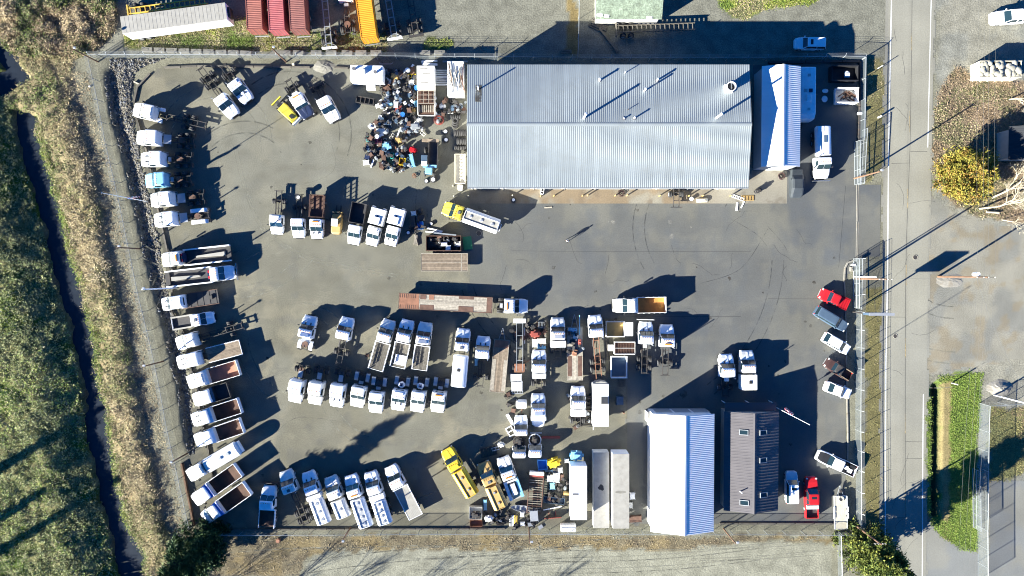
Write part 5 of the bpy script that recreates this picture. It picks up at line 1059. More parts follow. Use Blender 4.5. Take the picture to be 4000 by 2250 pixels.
truck('white water truck with ribbed roof and square locker, fourth of the tankers', ('13', 1145, 398), ('13', 1303, 925), 'tank', group=G3, ribs=True, hr=2.0, z0=1.2, z1=2.5, topcol='oldwhite', hatches=4, gapb=1.2, extra=behind(2.4, .95, 1.1, 2.3, 'white', 'headboard_box'))
truck('white flatbed truck with a grey corrugated deck by the southern fence', ('13', 1345, 342), ('13', 1605, 858), 'flat', group=G3, ribs=True, hr=1.5, z0=1.35, planks='trailergrey', head=.8, axles=(1.5,))
truck('bright yellow tank truck in the southern row', ('13', 1910, 170), ('13', 2178, 640), 'tank', 'yellow', group=G3, ribs=True, hr=2.2, z0=1.2, z1=2.6, topcol='tan', hatches=2)
truck('tan tank truck beside the bright yellow one', ('13', 2275, 308), ('13', 2468, 768), 'tank', 'tan', group=G3, hr=2.2, z0=1.2, z1=2.6, topcol='tan', hatches=2)
def service(root, xf, xb, xr, hw):
    MB().box(xr, xb-.25, -hw, hw, 1.0, 1.12).build('bed_floor', 'trailergrey', root)
    for s in (-1, 1): MB().box(xr+.2, xb-.3, s*(hw-.25)-.25, s*(hw-.25)+.25, 1.121, 1.8).build('side_locker', 'skyblue' if s < 0 else 'white', root)
    MB().bbox(xr+.9, xb-.9, -.45, .45, 1.13, 2.0, .06).build('compressor', 'oldwhite', root); MB().box(xb-.55, xb-.3, -hw*.9, hw*.9, 1.13, 2.1).build('headboard', 'white', root)
    MB().tube([(xb-.75, .5, 1.85), (xb-.75, -.2, 2.05)], .09, 8).build('hose_reel', 'black', root)
truck('white service truck with compressor and lockers beside the tan tanker', ('13', 2478, 252), ('23', 55, 668), 'service', group=G3, extra=service, stack=False, axles=(1.1,), name='service_truck')
# ---- by the side shed, and the chassis inside the shop
def watertank(root, xf, xb, xr, hw):
    MB().box(xr+1.5, xr+2.6, -.15, .35, 2.69, 2.73).build('top_hatch', 'slate', root); MB().box(xr+.1, xr+.9, -hw*.9, -.15, 2.3, 2.75).build('pump_box', 'white', root)
truck('white and blue water truck parked east of the side shed', ('31', 540, 350), ('30', 556, 1270), 'tank', group=G2, hr=2.2, z0=1.15, z1=2.7, hatches=0, trough=False, extra=watertank, plow='chrome', roof=1.0)
sc = thing('truck_chassis', 'black twin-tyre truck frame sticking out of a shop door', 'truck chassis', W('21', 1640, 640), R(-90))
frame_parts(sc, -7.5, -.05, .95, 'frame', 6); MB().box(-.08, .05, -.95, .95, .8, .92).build('rear_crossbar', 'frame', sc); axle(sc, -2.1, 1.18, .5, .25); MB().ball((-2.1, 0, .5), .24, n=10).build('differential', 'frame', sc)
# ------------------------------------------------------------------ cars
def car(label, A, B, kind='sedan', col='white', w=1.85, cat='car', name=None, h=1.45, roofcol=None, hf=.6, sunroof=False, load=None, bedcol='darkbed', hoodcol=None):
    F, Q = W(A[0], A[1], A[2], hf), W(B[0], B[1], B[2], .8); d = (F-Q).to_2d(); L = d.length; c = (F+Q)/2
    root = thing(name or {'pickup': 'pickup_truck', 'suv': 'sport_utility_vehicle'}.get(kind, 'car'), label, cat, (c.x, c.y, 0), math.atan2(d.y, d.x))
    hw = w/2; X = lambda f: L/2-f*L; zb = .78*h/1.45 if kind != 'pickup' else .98; zb = {'sedan': .86, 'hatch': .9, 'suv': 1.05, 'pickup': 1.12}[kind]
    m = MB(); pick = kind == 'pickup'; endf = .66 if pick else 1.0
    st = [(0, .70, .35, zb-.30, .10), (.03, .86, .28, zb-.20, .12), (.12, .97, .25, zb-.08, .14), (.28, 1.0, .25, zb, .13), (.6, 1.0, .25, zb+.02, .12)]
    st += [(.66, 1.0, .25, zb+.02, .12)] if pick else [(.88, .98, .26, zb+.01, .13), (.97, .88, .3, zb-.04, .13), (1, .74, .36, zb-.14, .12)]
    m.loft([xring(X(f), hw*k, a, b, r) for f, k, a, b, r in st]); m.build('body', col, root)
    g0, g1, t0, t1 = {'sedan': (.28, .86, .42, .68), 'hatch': (.22, .96, .40, .82), 'suv': (.25, .985, .38, .93), 'pickup': (.27, .655, .38, .62)}[kind]
    gl = MB(); gl.loft([rrect(X(g1), X(g0), -hw*.93, hw*.93, .15, zb-.02), rrect(X(t1)-.04, X(t0)+.04, -hw*.78, hw*.78, .16, h-.08)]); gl.build('greenhouse', 'glass', root)
    rf = MB(); rf.loft([rrect(X(t1)-.1, X(t0)+.1, -hw*.8, hw*.8, .18, h-.12), rrect(X(t1)-.02, X(t0)+.02, -hw*.78, hw*.78, .2, h-.03), rrect(X(t1)+.2, X(t0)-.2, -hw*.6, hw*.6, .2, h)]); r_ = rf.build('roof', roofcol or col, root)
    for s in (-1, 1):
        for fa, fb in ((g0, t0), (g1, t1)): MB().bar((X(fa), s*hw*.88, zb), (X(fb), s*hw*.745, h-.1), .07, .05).build('pillar', col, root)
        fm = (t0+t1)/2+.02; MB().bar((X(fm), s*hw*.935, zb), (X(fm), s*hw*.79, h-.1), .07, .05).build('pillar', col, root)
        MB().bbox(X(g0+.05)-.08, X(g0+.05)+.08, s*(hw+.08)-.1, s*(hw+.08)+.1, zb, zb+.16, .03).build('mirror', col, root)
        MB().bbox(X(.035)-.12, X(.035)+.1, s*hw*.72-.15, s*hw*.72+.15, zb-.33, zb-.17, .03).build('headlight', 'lamp', root)
        MB().bbox(X(.985)-.06, X(.985)+.05, s*hw*.72-.12, s*hw*.72+.12, zb-.3, zb-.1, .02).build('tail_light', 'redlens', root)
    rr = .33 if kind in ('sedan', 'hatch') else .39
    for f in (.17, .79):
        for s in (-1, 1): wheel(root, X(f), s*(hw-.1), rr, .22)
    if sunroof: MB().box(X(t0)-.75, X(t0)-.35, -.4, .4, h-.005, h+.012).build('sunroof', 'glass', r_)
    if pick:
        MB().box(X(1.0), X(.662), -hw*.93, hw*.93, .55, .62).build('bed_floor', bedcol, root)
        for s in (-1, 1): MB().hexa([(X(1), s*hw*.97-.06, .3), (X(.66), s*hw-.06, .3), (X(.66), s*hw, .3), (X(1), s*hw*.97, .3)], [(X(1), s*hw*.95-.06, 1.12), (X(.66), s*hw*.97-.06, 1.12), (X(.66), s*hw*.97, 1.12), (X(1), s*hw*.95, 1.12)]).build('bed_side', col, root)
        MB().box(X(1), X(1)+.07, -hw*.88, hw*.88, .45, 1.1).build('tailgate', col, root)
    MB().box(X(0)-.02, X(0)+.05, -hw*.62, hw*.62, .35, .55).build('bumper', 'silver' if pick else col, root)
    if hoodcol: MB().loft([[(X(f), -hw*k, zz), (X(f), hw*k, zz), (X(f), hw*k*.9, zz+.05), (X(f), -hw*k*.9, zz+.05)] for f, k, zz in ((.03, .6, zb-.2), (.12, .78, zb-.08), (.27, .82, zb))]).build('hood_panel', hoodcol, root)
    if load: load(root, X, hw, zb, h)
    return root
def tonneau(root, X, hw, zb, h):
    m = MB().box(X(.985), X(.67), -hw*.86, hw*.86, 1.0, 1.06); c = m.build('bed_cover', 'red', root)
    for k in range(9): y = -hw*.72+k*hw*.18; MB().box(X(.96), X(.69), y-.02, y+.02, 1.061, 1.09).build('cover_rib', 'red', c)
car('red pickup with ribbed bed cover, first in the row of parked cars', ('32', 520, 45), ('32', 800, 170), 'pickup', 'red', 1.95, 'pickup', h=1.75, load=tonneau)
car('blue-grey sport utility vehicle parked nose to the fence', ('32', 785, 400), ('32', 480, 215), 'suv', 'slate', 1.85, 'car', h=1.75)
car('white hatchback parked between the blue-grey vehicle and the brown pickup', ('32', 812, 628), ('32', 562, 480), 'hatch', 'white', 1.8, h=1.5)
car('old brown pickup with rusty wooden bed sides', ('32', 575, 735), ('32', 825, 890), 'pickup', 'maroon', 1.75, 'pickup', h=1.6, roofcol='frame', load=lambda r_, X, hw, zb, h: [MB().box(X(.99), X(.67), s*hw*.8-.05, s*hw*.8+.05, 1.1, 1.3).build('side_plank', 'wood', r_) for s in (-1, 1)])
car('white sedan, last in the row of parked cars', ('32', 830, 1068), ('32', 570, 978), 'sedan', 'white', 1.8)
def pickload(root, X, hw, zb, h):
    MB().box(X(.78), X(.7), -hw*.3, hw*.3, .63, 1.25).build('tool_chest', 'white', root)
    for k in range(3): MB().box(X(.9)+k*.22, X(.9)+k*.22+.14, -hw*.1, hw*.55, .63, 1.2).build('crate', 'white', root)
    MB().box(X(.97), X(.8), -hw*.7, -hw*.35, .63, 1.1).build('toolbox', 'black', root)
car('white pickup with black hood and a loaded bed, nose to the yard', ('33', 490, 222), ('33', 875, 400), 'pickup', 'white', 2.0, 'pickup', h=1.85, load=pickload, hoodcol='black')
car('white sport utility truck with sunroof parked beside the office', ('33', 230, 395), ('33', 240, 722), 'suv', 'pearl', 2.0, 'car', h=1.85, sunroof=True, roofcol='white')
car('red pickup with white tool box parked by the office', ('33', 430, 450), ('33', 438, 865), 'pickup', 'red', 2.05, 'pickup', h=1.95, sunroof=True, load=lambda r_, X, hw, zb, h: MB().box(X(.76), X(.675), -hw*.93, hw*.93, 1.0, 1.35).build('tool_box', 'white', r_))
car('white sport utility vehicle with sunroof in the shade behind the shop', ('30', 264, 440), ('30', 577, 440), 'suv', 'white', 1.88, 'car', h=1.7, sunroof=True)
car('white pickup with a black bed cut off by the right edge', ('30', 2228, 190), ('30', 2700, 150), 'pickup', 'white', 2.1, 'pickup', h=1.95)
# covered car
p = W('31', 293, 390, .8); o = thing('covered_car', 'car hidden under a fitted black cover beside the water truck', 'car', (p.x, p.y, 0), R(90))
m = MB(); m.loft([xring(2.35, .62, .05, .62, .15), xring(2.15, .9, .03, .85, .2), xring(1.2, 1.0, .03, 1.0, .2), xring(.55, 1.0, .03, 1.42, .35), xring(-.9, 1.0, .03, 1.5, .38), xring(-1.75, .97, .03, 1.1, .25), xring(-2.2, .85, .03, .8, .2), xring(-2.35, .62, .05, .6, .15)]); m.build('cover', 'cover', o, smooth=False)
for s in (-1, 1): MB().bbox(.45, .65, s*1.02-.1, s*1.02+.1, .95, 1.12, .03).build('mirror_bulge', 'cover', o)
MB().torus((0, 0, .06), 1.0, .02, n=20).build('hem_cord', 'black', o)
# ------------------------------------------------------------------ yard trailers
def deck_trailer(label, pts, tongue, planks='wood', z=.75, name='equipment_trailer', n=10, edge='rustlight', ramps=True, axlex=(-.5, .6), steelend=None, patches=(), hh=.8):
    a, b = W(*pts[0], hh), W(*pts[1], hh); wd = pts[2]; d = (a-b).to_2d(); L = d.length; c = (a+b)/2
    root = thing(name, label, 'trailer', (c.x, c.y, 0), math.atan2(d.y, d.x)); hw = wd/2; pw = (wd-.2)/n
    me = MB().box(-L/2, L/2, .008, pw-.008, -.06, 0).mesh('plank', planks)
    for i in range(n): inst(me, 'plank', root, (0, -hw+.1+i*pw, z-random.uniform(0, .01)))
    MB().box(-L/2+.02, L/2-.02, -hw+.03, hw-.03, z-.25, z-.075).build('frame', 'frame', root)
    for s in (-1, 1): MB().box(-L/2, L/2, s*(hw-.05)-.05, s*(hw-.05)+.05, z-.2, z+.03).build('side_rail', edge, root)
    for x in (-L/2-.04, L/2): MB().box(x, x+.04, -hw, hw, z-.2, z+.02).build('end_rail', edge, root)
    if tongue:
        t = MB()
        for s in (-1, 1): t.bar((L/2, s*.5, z-.2), (L/2+tongue, s*.04, z-.25), .1)
        t.build('tongue', 'galv', root); MB().ball((L/2+tongue, 0, z-.2), .1).build('hitch', 'galv', root); MB().box(L/2+tongue*.35, L/2+tongue*.65, -.2, .2, z-.2, z+.1).build('tongue_box', 'frame', root)
    for x in axlex: axle(root, x, hw-.02, .38, .22, False)
    for x0, x1, y0, y1, mt in patches: MB().box(x0*L/2, x1*L/2, y0*hw, y1*hw, z+.003, z+.018).build('deck_patch', mt, root)
    return root, L
deck_trailer('equipment trailer with worn timber deck and pale ramps', (('12', 2472, 520), ('12', 2425, 1045), 2.5), 1.8, patches=((.7, .98, -.95, .95, 'rustlight'), (-.95, .25, .5, .93, 'woodpale'), (-.95, .25, -.93, -.5, 'woodpale')), edge='woodpale')
r_, L = deck_trailer('equipment trailer loaded with red scrap machinery', (('22', 630, 390), ('22', 634, 925), 2.55), 1.9, planks='woodpale', edge='woodpale', patches=((-.85, -.1, .4, .93, 'rust'), (-.85, -.1, -.93, -.4, 'rust'), (.1, .98, -.93, .93, 'trailergrey')))
def lump(nm, mt, root, x, y, z, s): MB().bbox(x-s[0]/2, x+s[0]/2, y-s[1]/2, y+s[1]/2, z, z+s[2], .06).build(nm, mt, root)
for nm, mt, t, x, y, s, zz, cat, lab in [('engine_block', 'rustlight', '22', 632, 645, (.75, 1.0, .6), .78, 'engine', 'rusty engine block on the scrap-laden trailer'), ('machine_housing', 'skyblue', '22', 610, 420, (1.4, .6, .5), .78, 'machine part', 'pale blue machine housing at the front of the scrap trailer'), ('steel_girder', 'skyblue', '22', 680, 370, (.14, 3.2, .25), .85, 'beam', 'long pale steel beam leaning along the scrap trailer'), ('gearbox', 'redrust', '22', 680, 540, (.5, .9, .5), .78, 'gearbox', 'red gearbox on the scrap trailer'), ('gearbox', 'frame', '22', 610, 545, (.9, .7, .5), .78, 'gearbox', 'black gearbox in the middle of the scrap trailer'), ('winch', 'oldwhite', '22', 640, 490, (.8, .7, .4), .78, 'winch', 'grey winch on the scrap trailer')]:
    p = W(t, x, y, 1.1); m = MB().bbox(-s[0]/2, s[0]/2, -s[1]/2, s[1]/2, 0, s[2], .06)
    if s[1] < 2: m.tube([(-s[0]*.3, 0, s[2]), (s[0]*.35, 0, s[2]+.12)], .12, 8); m.tube([(0, -s[1]*.55, s[2]*.5), (0, s[1]*.55, s[2]*.5)], .1, 8)
    tag(m.build(nm, mt, loc=(p.x, p.y, zz), rz=random.uniform(-.3, .3) if s[1] < 2 else 0), lab, cat)
big, L = deck_trailer('long flatbed semi-trailer with rusty ends and patched timber deck', (('12', 2375, 172), ('12', 1437, 126), 2.55), 0, planks='woodpale', z=1.3, hh=1.3, edge='rust', n=9, name='flatbed_trailer', axlex=(), patches=((-.99, -.57, -.94, .94, 'rustlight'), (-.55, -.25, -.94, -.35, 'rust'), (-.55, -.42, .35, .94, 'rust'), (.28, .6, -.94, -.3, 'rust'), (.28, .6, .6, .94, 'rust'), (.88, .99, -.94, .94, 'rust'), (-.36, -.25, .35, .94, 'rustlight')))
for x in (-L/2+1.4, -L/2+2.7): axle(big, x, 1.25, .5, .26)
for k in range(9):
    for s in (-1, 1): MB().box(-L/2+.2+k*.3, -L/2+.26+k*.3, s*.85-.3, s*.85+.3, 1.319, 1.335).build('deck_slot', 'black', big)
deck_trailer('wooden-decked trailer with broken slots beside the scrap dumpster', (('11', 2128, 1188), ('11', 1662, 1188), 2.9), 0, z=1.0, hh=1.0, edge='woodpale', n=8, name='flatbed_trailer', axlex=(-1.2, -.1), patches=((.72, .74, -.95, .95, 'woodpale'), (-.98, .98, -.02, .03, 'woodpale')))
for nm, i in (('slot', 0),):
    pass
ut, L = deck_trailer('cream utility trailer with tongue parked by the fence corner', (('33', 735, 650), ('33', 738, 978), 2.1), 1.6, planks='cream', edge='white', n=6, z=.7, name='utility_trailer')
for s in (-1, 1):
    for x in (-.5, .55): MB().bbox(x-.45, x+.45, s*1.1-.15, s*1.1+.15, .7, .82, .05).build('fender', 'white', ut)
MB().torus((L/2-.4, 0, .8), .4, .1, n=16).build('spare_tyre', 'cream', ut)
# arched white trailer
A_, B_ = W('22', 896, 965, 3.3), W('22', 896, 1393, 3.3); o = thing('arched_trailer', 'white trailer body with an arched nose and a slatted vent', 'trailer', ((A_.x+B_.x)/2, (A_.y+B_.y)/2, 0), R(90)); L = (A_-B_).length; hw = 1.22
MB().bbox(-L/2, L/2, -hw, hw, 1.0, 3.2, .05).build('body', 'white', o)
MB().loft([[(L/2+.01, -hw, z_), (L/2+.01, hw, z_), (L/2+.3, hw*.6, z_), (L/2+.42, 0, z_), (L/2+.3, -hw*.6, z_)] for z_ in (1.0, 3.1)]).build('arched_nose', 'trailergrey', o)
v = MB().box(.2, 1.4, -hw+.05, -.3+.3, 3.2, 3.22).build('vent_panel', 'trailergrey', o)
for k in range(7): MB().box(.25, 1.35, -hw+.12+k*.16, -hw+.2+k*.16, 3.221, 3.25).build('vent_slat', 'black', v)
for x in (-2.2, -1.0): axle(o, x, 1.2, .5, .26)
MB().box(-L/2-1.0, -L/2, hw-.35, hw-.2, .9, 1.05).build('tail_bar', 'oldwhite', o)
# camper box near the junk, camper trailer, side boxes
def simple_box(nm, lab, cat, t, cx, cy, wx, wy, z0, z1, mt, rz=0, h=None):
    p = W(t, cx, cy, z1 if h is None else h); o = thing(nm, lab, cat, (p.x, p.y, 0), rz); MB().bbox(-wx/2, wx/2, -wy/2, wy/2, z0, z1, .06).build('body', mt, o); return o
o = simple_box('food_truck', 'white boxy food truck body with sooty roof vents', 'truck body', '10', 1110, 735, 5.1, 2.45, .5, 3.0, 'white', R(-1))
for x, y in ((-1.9, .55), (1.45, .1)): v = MB().tube([(x, y, 3.0), (x, y, 3.45)], .2, 12).build('vent_stack', 'sootroof', o); MB().tube([(x, y, 3.46), (x, y, 3.5)], .28, 12).build('vent_cap', 'sootroof', v)
MB().bbox(-.85, -.15, -.2, .55, 3.0, 3.5, .08).build('air_conditioner', 'oldwhite', o)
MB().box(-2.2, 2.3, -1.26, -1.226, 1.4, 2.4).build('serving_hatch', 'oldwhite', o); MB().hexa([(-.4, -2.1, .6), (1.0, -2.1, .6), (1.0, -1.26, .6), (-.4, -1.26, .6)], [(-.4, -2.0, .75), (1.0, -2.0, .75), (1.0, -1.27, 1.2), (-.4, -1.27, 1.2)]).build('step', 'white', o)
for x in (-1.8, 1.8): axle(o, x, 1.2, .42, .25, False)
MB().box(-2.75, -2.56, -.8, -.2, .8, 2.2).build('side_ladder', 'white', o)
a, b = W('30', 412, 672, 3.0), W('30', 400, 1200, 3.0)
o = thing('camper_trailer', 'long camper trailer with rooftop air conditioner in the shed shade', 'trailer', ((a.x+b.x)/2, (a.y+b.y)/2, 0), R(-90)); L = (a-b).length
m = MB(); m.loft([xring(-L/2, 1.15, .5, 2.95, .15), xring(-L/2+.1, 1.22, .45, 3.02, .15), xring(L/2-.9, 1.22, .45, 3.02, .15), xring(L/2-.2, 1.18, .5, 2.7, .2), xring(L/2, 1.1, .6, 2.0, .2)]); m.build('body', 'white', o)
for nm, x, y, mt, s in (('roof_vent', -L/2+1.3, .1, 'silver', .22), ('roof_vent', -.4, .35, 'navy', .28), ('roof_vent', -.4, -.45, 'silver', .26), ('roof_vent', L/2-1.6, .1, 'silver', .2)): MB().bbox(x-s, x+s, y-s, y+s, 3.02, 3.14, .03).build(nm, mt, o)
MB().bbox(.3, 1.3, -.35, .35, 3.02, 3.35, .08).build('air_conditioner', 'white', o)
for x in (-.6, .4): axle(o, x, 1.2, .36, .22, False)
MB().bar((L/2, 0, .6), (L/2+1.0, 0, .5), .12).build('tongue', 'frame', o)
# dumpsters and open boxes
def openbox(nm, lab, cat, t, cx, cy, wx, wy, h, mt, rz=0, z0=0.0, inner=None, slope=0, hp=None):
    p = W(t, cx, cy, h+z0 if hp is None else hp); o = thing(nm, lab, cat, (p.x, p.y, 0), rz); hx, hy, e = wx/2, wy/2, .07
    MB().box(-hx, hx, -hy, hy, z0, z0+.1).build('floor', inner or mt, o)
    for s in (-1, 1):
        MB().box(-hx, hx, s*hy-e/2, s*hy+e/2, z0+.101, z0+h).build('side_wall', mt, o)
        w_ = MB(); 
        if s < 0 and slope: w_.hexa([(-hx, -hy+e/2, z0+.101), (-hx+e, -hy+e/2, z0+.101), (-hx+e, hy-e/2, z0+.101), (-hx, hy-e/2, z0+.101)], [(-hx-slope, -hy+e/2, z0+h), (-hx-slope+e, -hy+e/2, z0+h), (-hx-slope+e, hy-e/2, z0+h), (-hx-slope, hy-e/2, z0+h)])
        else: w_.box(s*(hx-e/2)-e/2, s*(hx-e/2)+e/2, -hy+e/2, hy-e/2, z0+.101, z0+h)
        w_.build('end_wall', mt, o)
        for x in np.linspace(-hx+.3, hx-.3, max(2, int(wx/1.0))): MB().box(x-.05, x+.05, s*(hy+e/2) if s > 0 else -hy-e/2-.06, hy+e/2+.06 if s > 0 else -hy-e/2, z0+.05, z0+h-.05).build('rib', mt, o)
        MB().box(-hx-.02, hx+.02, s*hy-.07, s*hy+.07, z0+h+.001, z0+h+.06).build('top_rail', mt, o)
    return o
openbox('dumpster', 'dark steel dumpster full of scrap beside the wooden-decked trailer', 'dumpster', 'N', 598, 862, 5.6, 2.35, 1.5, 'brown', inner='darkbed')
openbox('dumpster', 'white open dumpster holding brown rusty scrap by the fence', 'dumpster', 'G', 775, 620, 3.3, 2.3, 1.6, 'white', inner='oldwhite', slope=.5)
openbox('dumpster', 'black open dumpster in the shade of the fence corner', 'dumpster', 'G', 730, 310, 4.2, 2.3, 1.4, 'black', inner='black')
openbox('dumpster', 'white roll-off dumpster heaped with white sacks across the road', 'dumpster', '30', 2340, 695, 6.6, 2.5, 2.4, 'cream', inner='oldwhite', slope=.0)
openbox('dump_bed', 'detached white dump body with wood scraps and a white lid', 'truck body', '22', 1040, 412, 3.0, 2.4, 1.1, 'oldwhite', inner='tan')
openbox('dump_bed', 'detached white dump body standing on end by the sand spreader', 'truck body', '22', 1078, 795, 2.6, 3.4, 1.2, 'white', inner='slate')
p = W('22', 1178, 412, 1.2); tag(MB().bbox(-.65, .65, -1.1, 1.1, .9, 1.05, .03).add([(-.5, -1, 0), (-.5, 1, 0), (-.5, 1, .9), (-.5, -1, .9)], [(0, 1, 2, 3)]).build('cover_plate', 'white', loc=(p.x, p.y, .05)), 'flat white lid beside the detached dump body', 'lid')
# sacks in the roll-off
m0 = W('30', 2340, 695, 2.4)
for i in range(9):
    for j in range(4):
        q = MB(); r_ = random.uniform(.42, .66); q.ball((0, 0, 0), r_, (random.uniform(.85, 1.25), random.uniform(.7, 1.0), .5), 9, 6)
        o = q.build('sack', 'sack', loc=(m0.x-2.75+i*.66+random.uniform(-.28, .28), m0.y-.8+j*.53+random.uniform(-.2, .2), 2.25+random.uniform(-.1, .3)), rz=random.random()*6, smooth=True); tag(o, '%s white sack in the %s row heaped in the roll-off dumpster' % (ORD[i], ORD[j]), 'sack', 'white sacks in the dumpster')
# sand spreader
p = W('22', 1135, 602, 1.6); o = thing('sand_spreader', 'sand spreader hopper with rusty grating and white engine box', 'spreader', (p.x, p.y, 0))
for s in (-1, 1): MB().hexa([(-1.6, s*.35-.03, .5), (1.6, s*.35-.03, .5), (1.6, s*.35+.03, .5), (-1.6, s*.35+.03, .5)], [(-1.6, s*1.02-.03, 1.6), (1.6, s*1.02-.03, 1.6), (1.6, s*1.02+.03, 1.6), (-1.6, s*1.02+.03, 1.6)]).build('hopper_side', 'oldwhite', o)
for x in (-1.63, 1.63): MB().box(x-.03, x+.03, -1, 1, .5, 1.6).build('hopper_end', 'oldwhite', o)
MB().box(-1.58, 1.58, -.95, .95, 1.35, 1.38).build('screen_floor', 'brown', o)
for x in np.linspace(-1.5, 1.5, 13): MB().box(x-.02, x+.02, -.98, .98, 1.56, 1.6).build('grate_bar', 'rust', o)
for y in (-.95, 0, .95): MB().box(-1.58, 1.58, y-.03, y+.03, 1.601, 1.63).build('grate_rail', 'oldwhite', o)
MB().bbox(-2.6, -1.75, -.5, .5, .6, 1.3, .05).build('engine_box', 'oldwhite', o); MB().box(-2.65, -1.7, -.6, .6, .45, .6).build('engine_base', 'frame', o)
# ------------------------------------------------------------------ machines
A_, B_ = W('10', 410, 1220, 1.1), W('10', 195, 1010, 1.1); d = (A_-B_).to_2d(); c = (A_+B_)/2
o = thing('wheel_loader', 'bright yellow loader with a white front blade', 'loader', (c.x, c.y, 0), math.atan2(d.y, d.x)); L = d.length
MB().loft([xring(L/2-.25, .62, .6, 1.35, .1), xring(L/2-.6, .72, .55, 1.55, .12), xring(-.2, .78, .55, 1.75, .12), xring(-.9, .78, .5, 1.7, .12)]).build('engine_hood', 'lemon', o)
MB().box(L/2-.2, L/2, -.85, .85, .3, 1.2).build('front_blade', 'white', o); MB().box(L/2-1.3, L/2-.6, -.28, .28, 1.62, 1.68).build('grille_slot', 'black', o)
MB().bar((-.9, 0, .8), (-L/2+.1, 0, .8), .5, .3).build('rear_frame', 'frame', o); MB().box(-L/2-.1, -L/2+.1, -1.0, 1.0, .5, .9).build('rear_bar', 'lemon', o); MB().box(-1.6, -1.0, -.4, .4, .9, 1.3).build('seat', 'black', o)
for x in (L/2-.9, -1.2):
    for s in (-1, 1): wheel(o, x, s*.85, .45, .3)
A_, B_ = W('11', 800, 905, 1.2), W('11', 815, 670, 1.2); d = (A_-B_).to_2d(); c = (A_+B_)/2; L = d.length
o = thing('forklift', 'tan forklift with a white overhead guard in the middle row', 'forklift', (c.x, c.y, 0), math.atan2(d.y, d.x))
MB().loft([xring(L/2, .55, .35, 1.1, .15), xring(L/2-.3, .78, .3, 1.25, .15), xring(L/2-1.3, .8, .3, 1.3, .1), xring(-L/2+.5, .75, .3, 1.0, .08)]).build('body', 'tan', o)
MB().bbox(-.55, .65, -.6, .45, 2.0, 2.1, .04).build('overhead_guard', 'oldwhite', o)
for x in (-.5, .6):
    for s in (-1, 1): MB().bar((x, s*.55, 1.0), (x, s*.52, 2.0), .07).build('guard_post', 'tan', o)
MB().box(-.25, .3, -.3, .3, 1.0, 1.5).build('seat', 'black', o)
for s in (-1, 1): MB().box(-L/2+.2, -L/2+.35, s*.4-.08, s*.4+.08, .1, 2.2).build('mast_rail', 'frame', o); MB().box(-L/2-.95, -L/2+.2, s*.35-.07, s*.35+.07, .12, .18).build('fork', 'frame', o)
MB().box(-L/2+.12, -L/2+.3, -.8, .8, .5, 1.1).build('carriage', 'tan', o)
for x in (-L/2+.75, L/2-.6):
    for s in (-1, 1): wheel(o, x, s*.72, .36, .26)
# old blue tractor beside the scrap heap
p = W('J', 800, 1180, 1.4); o = thing('farm_tractor', 'old pale blue tractor with a dark bed by the scrap heap', 'tractor', (p.x, p.y, 0), R(-92))
MB().box(-3.4, .6, -.1, 1.3, .8, 1.0).build('bed', 'darkbed', o)
for y in (-.1, 1.3): MB().box(-3.4, .6, y-.05, y+.05, 1.0, 1.6).build('bed_side', 'frame', o)
MB().bbox(.7, 1.7, -.6, .5, .7, 1.6, .08).build('engine_hood', 'skyblue', o); MB().bbox(-1.2, .2, -1.2, -.25, .8, 1.9, .06).build('cab', 'slate', o); MB().box(-.2, .5, -1.15, -.3, 1.91, 1.96).build('cab_roof', 'white', o)
MB().box(-3.9, -3.4, -1.3, 1.4, .9, 1.15).build('cross_beam', 'wood', o); MB().box(.25, .65, -1.0, 1.2, .9, 1.4).build('front_frame', 'skyblue', o)
for x, r_ in ((-2.2, .5), (1.6, .45)):
    for s in (-1, 1): wheel(o, x, s*.75, r_, .3)
# cream hopper by the shop corner
p = W('11', 2050, 245, 1.9); o = thing('hopper_tank', 'long cream hopper standing against the shop wall', 'hopper', (p.x, p.y, 0), R(90)); L = 4.6
for s in (-1, 1): MB().hexa([(-L/2, s*.25-.03, .6), (L/2, s*.25-.03, .6), (L/2, s*.25+.03, .6), (-L/2, s*.25+.03, .6)], [(-L/2, s*.85-.03, 1.9), (L/2, s*.85-.03, 1.9), (L/2, s*.85+.03, 1.9), (-L/2, s*.85+.03, 1.9)]).build('hopper_side', 'cream', o)
for x in (-L/2, L/2): MB().box(x-.03, x+.03, -.82, .82, .55, 1.9).build('hopper_end', 'cream', o)
MB().box(-L/2, L/2, -.8, .8, 1.5, 1.53).build('lining', 'cream', o)
for x in np.linspace(-L/2+.4, L/2-.4, 8): MB().box(x-.06, x+.06, -.1, .1, 1.53, 1.7).build('auger_flight', 'cream', o)
for x in (-L/2+.3, L/2-.3):
    for s in (-1, 1): MB().box(x-.06, x+.06, s*.7-.05, s*.7+.05, 0, 1.4).build('leg', 'cream', o)
simple_box('fridge', 'pale fridge standing below the cream hopper', 'fridge', '11', 2052, 432, .75, .8, .05, 1.3, 'oldwhite')
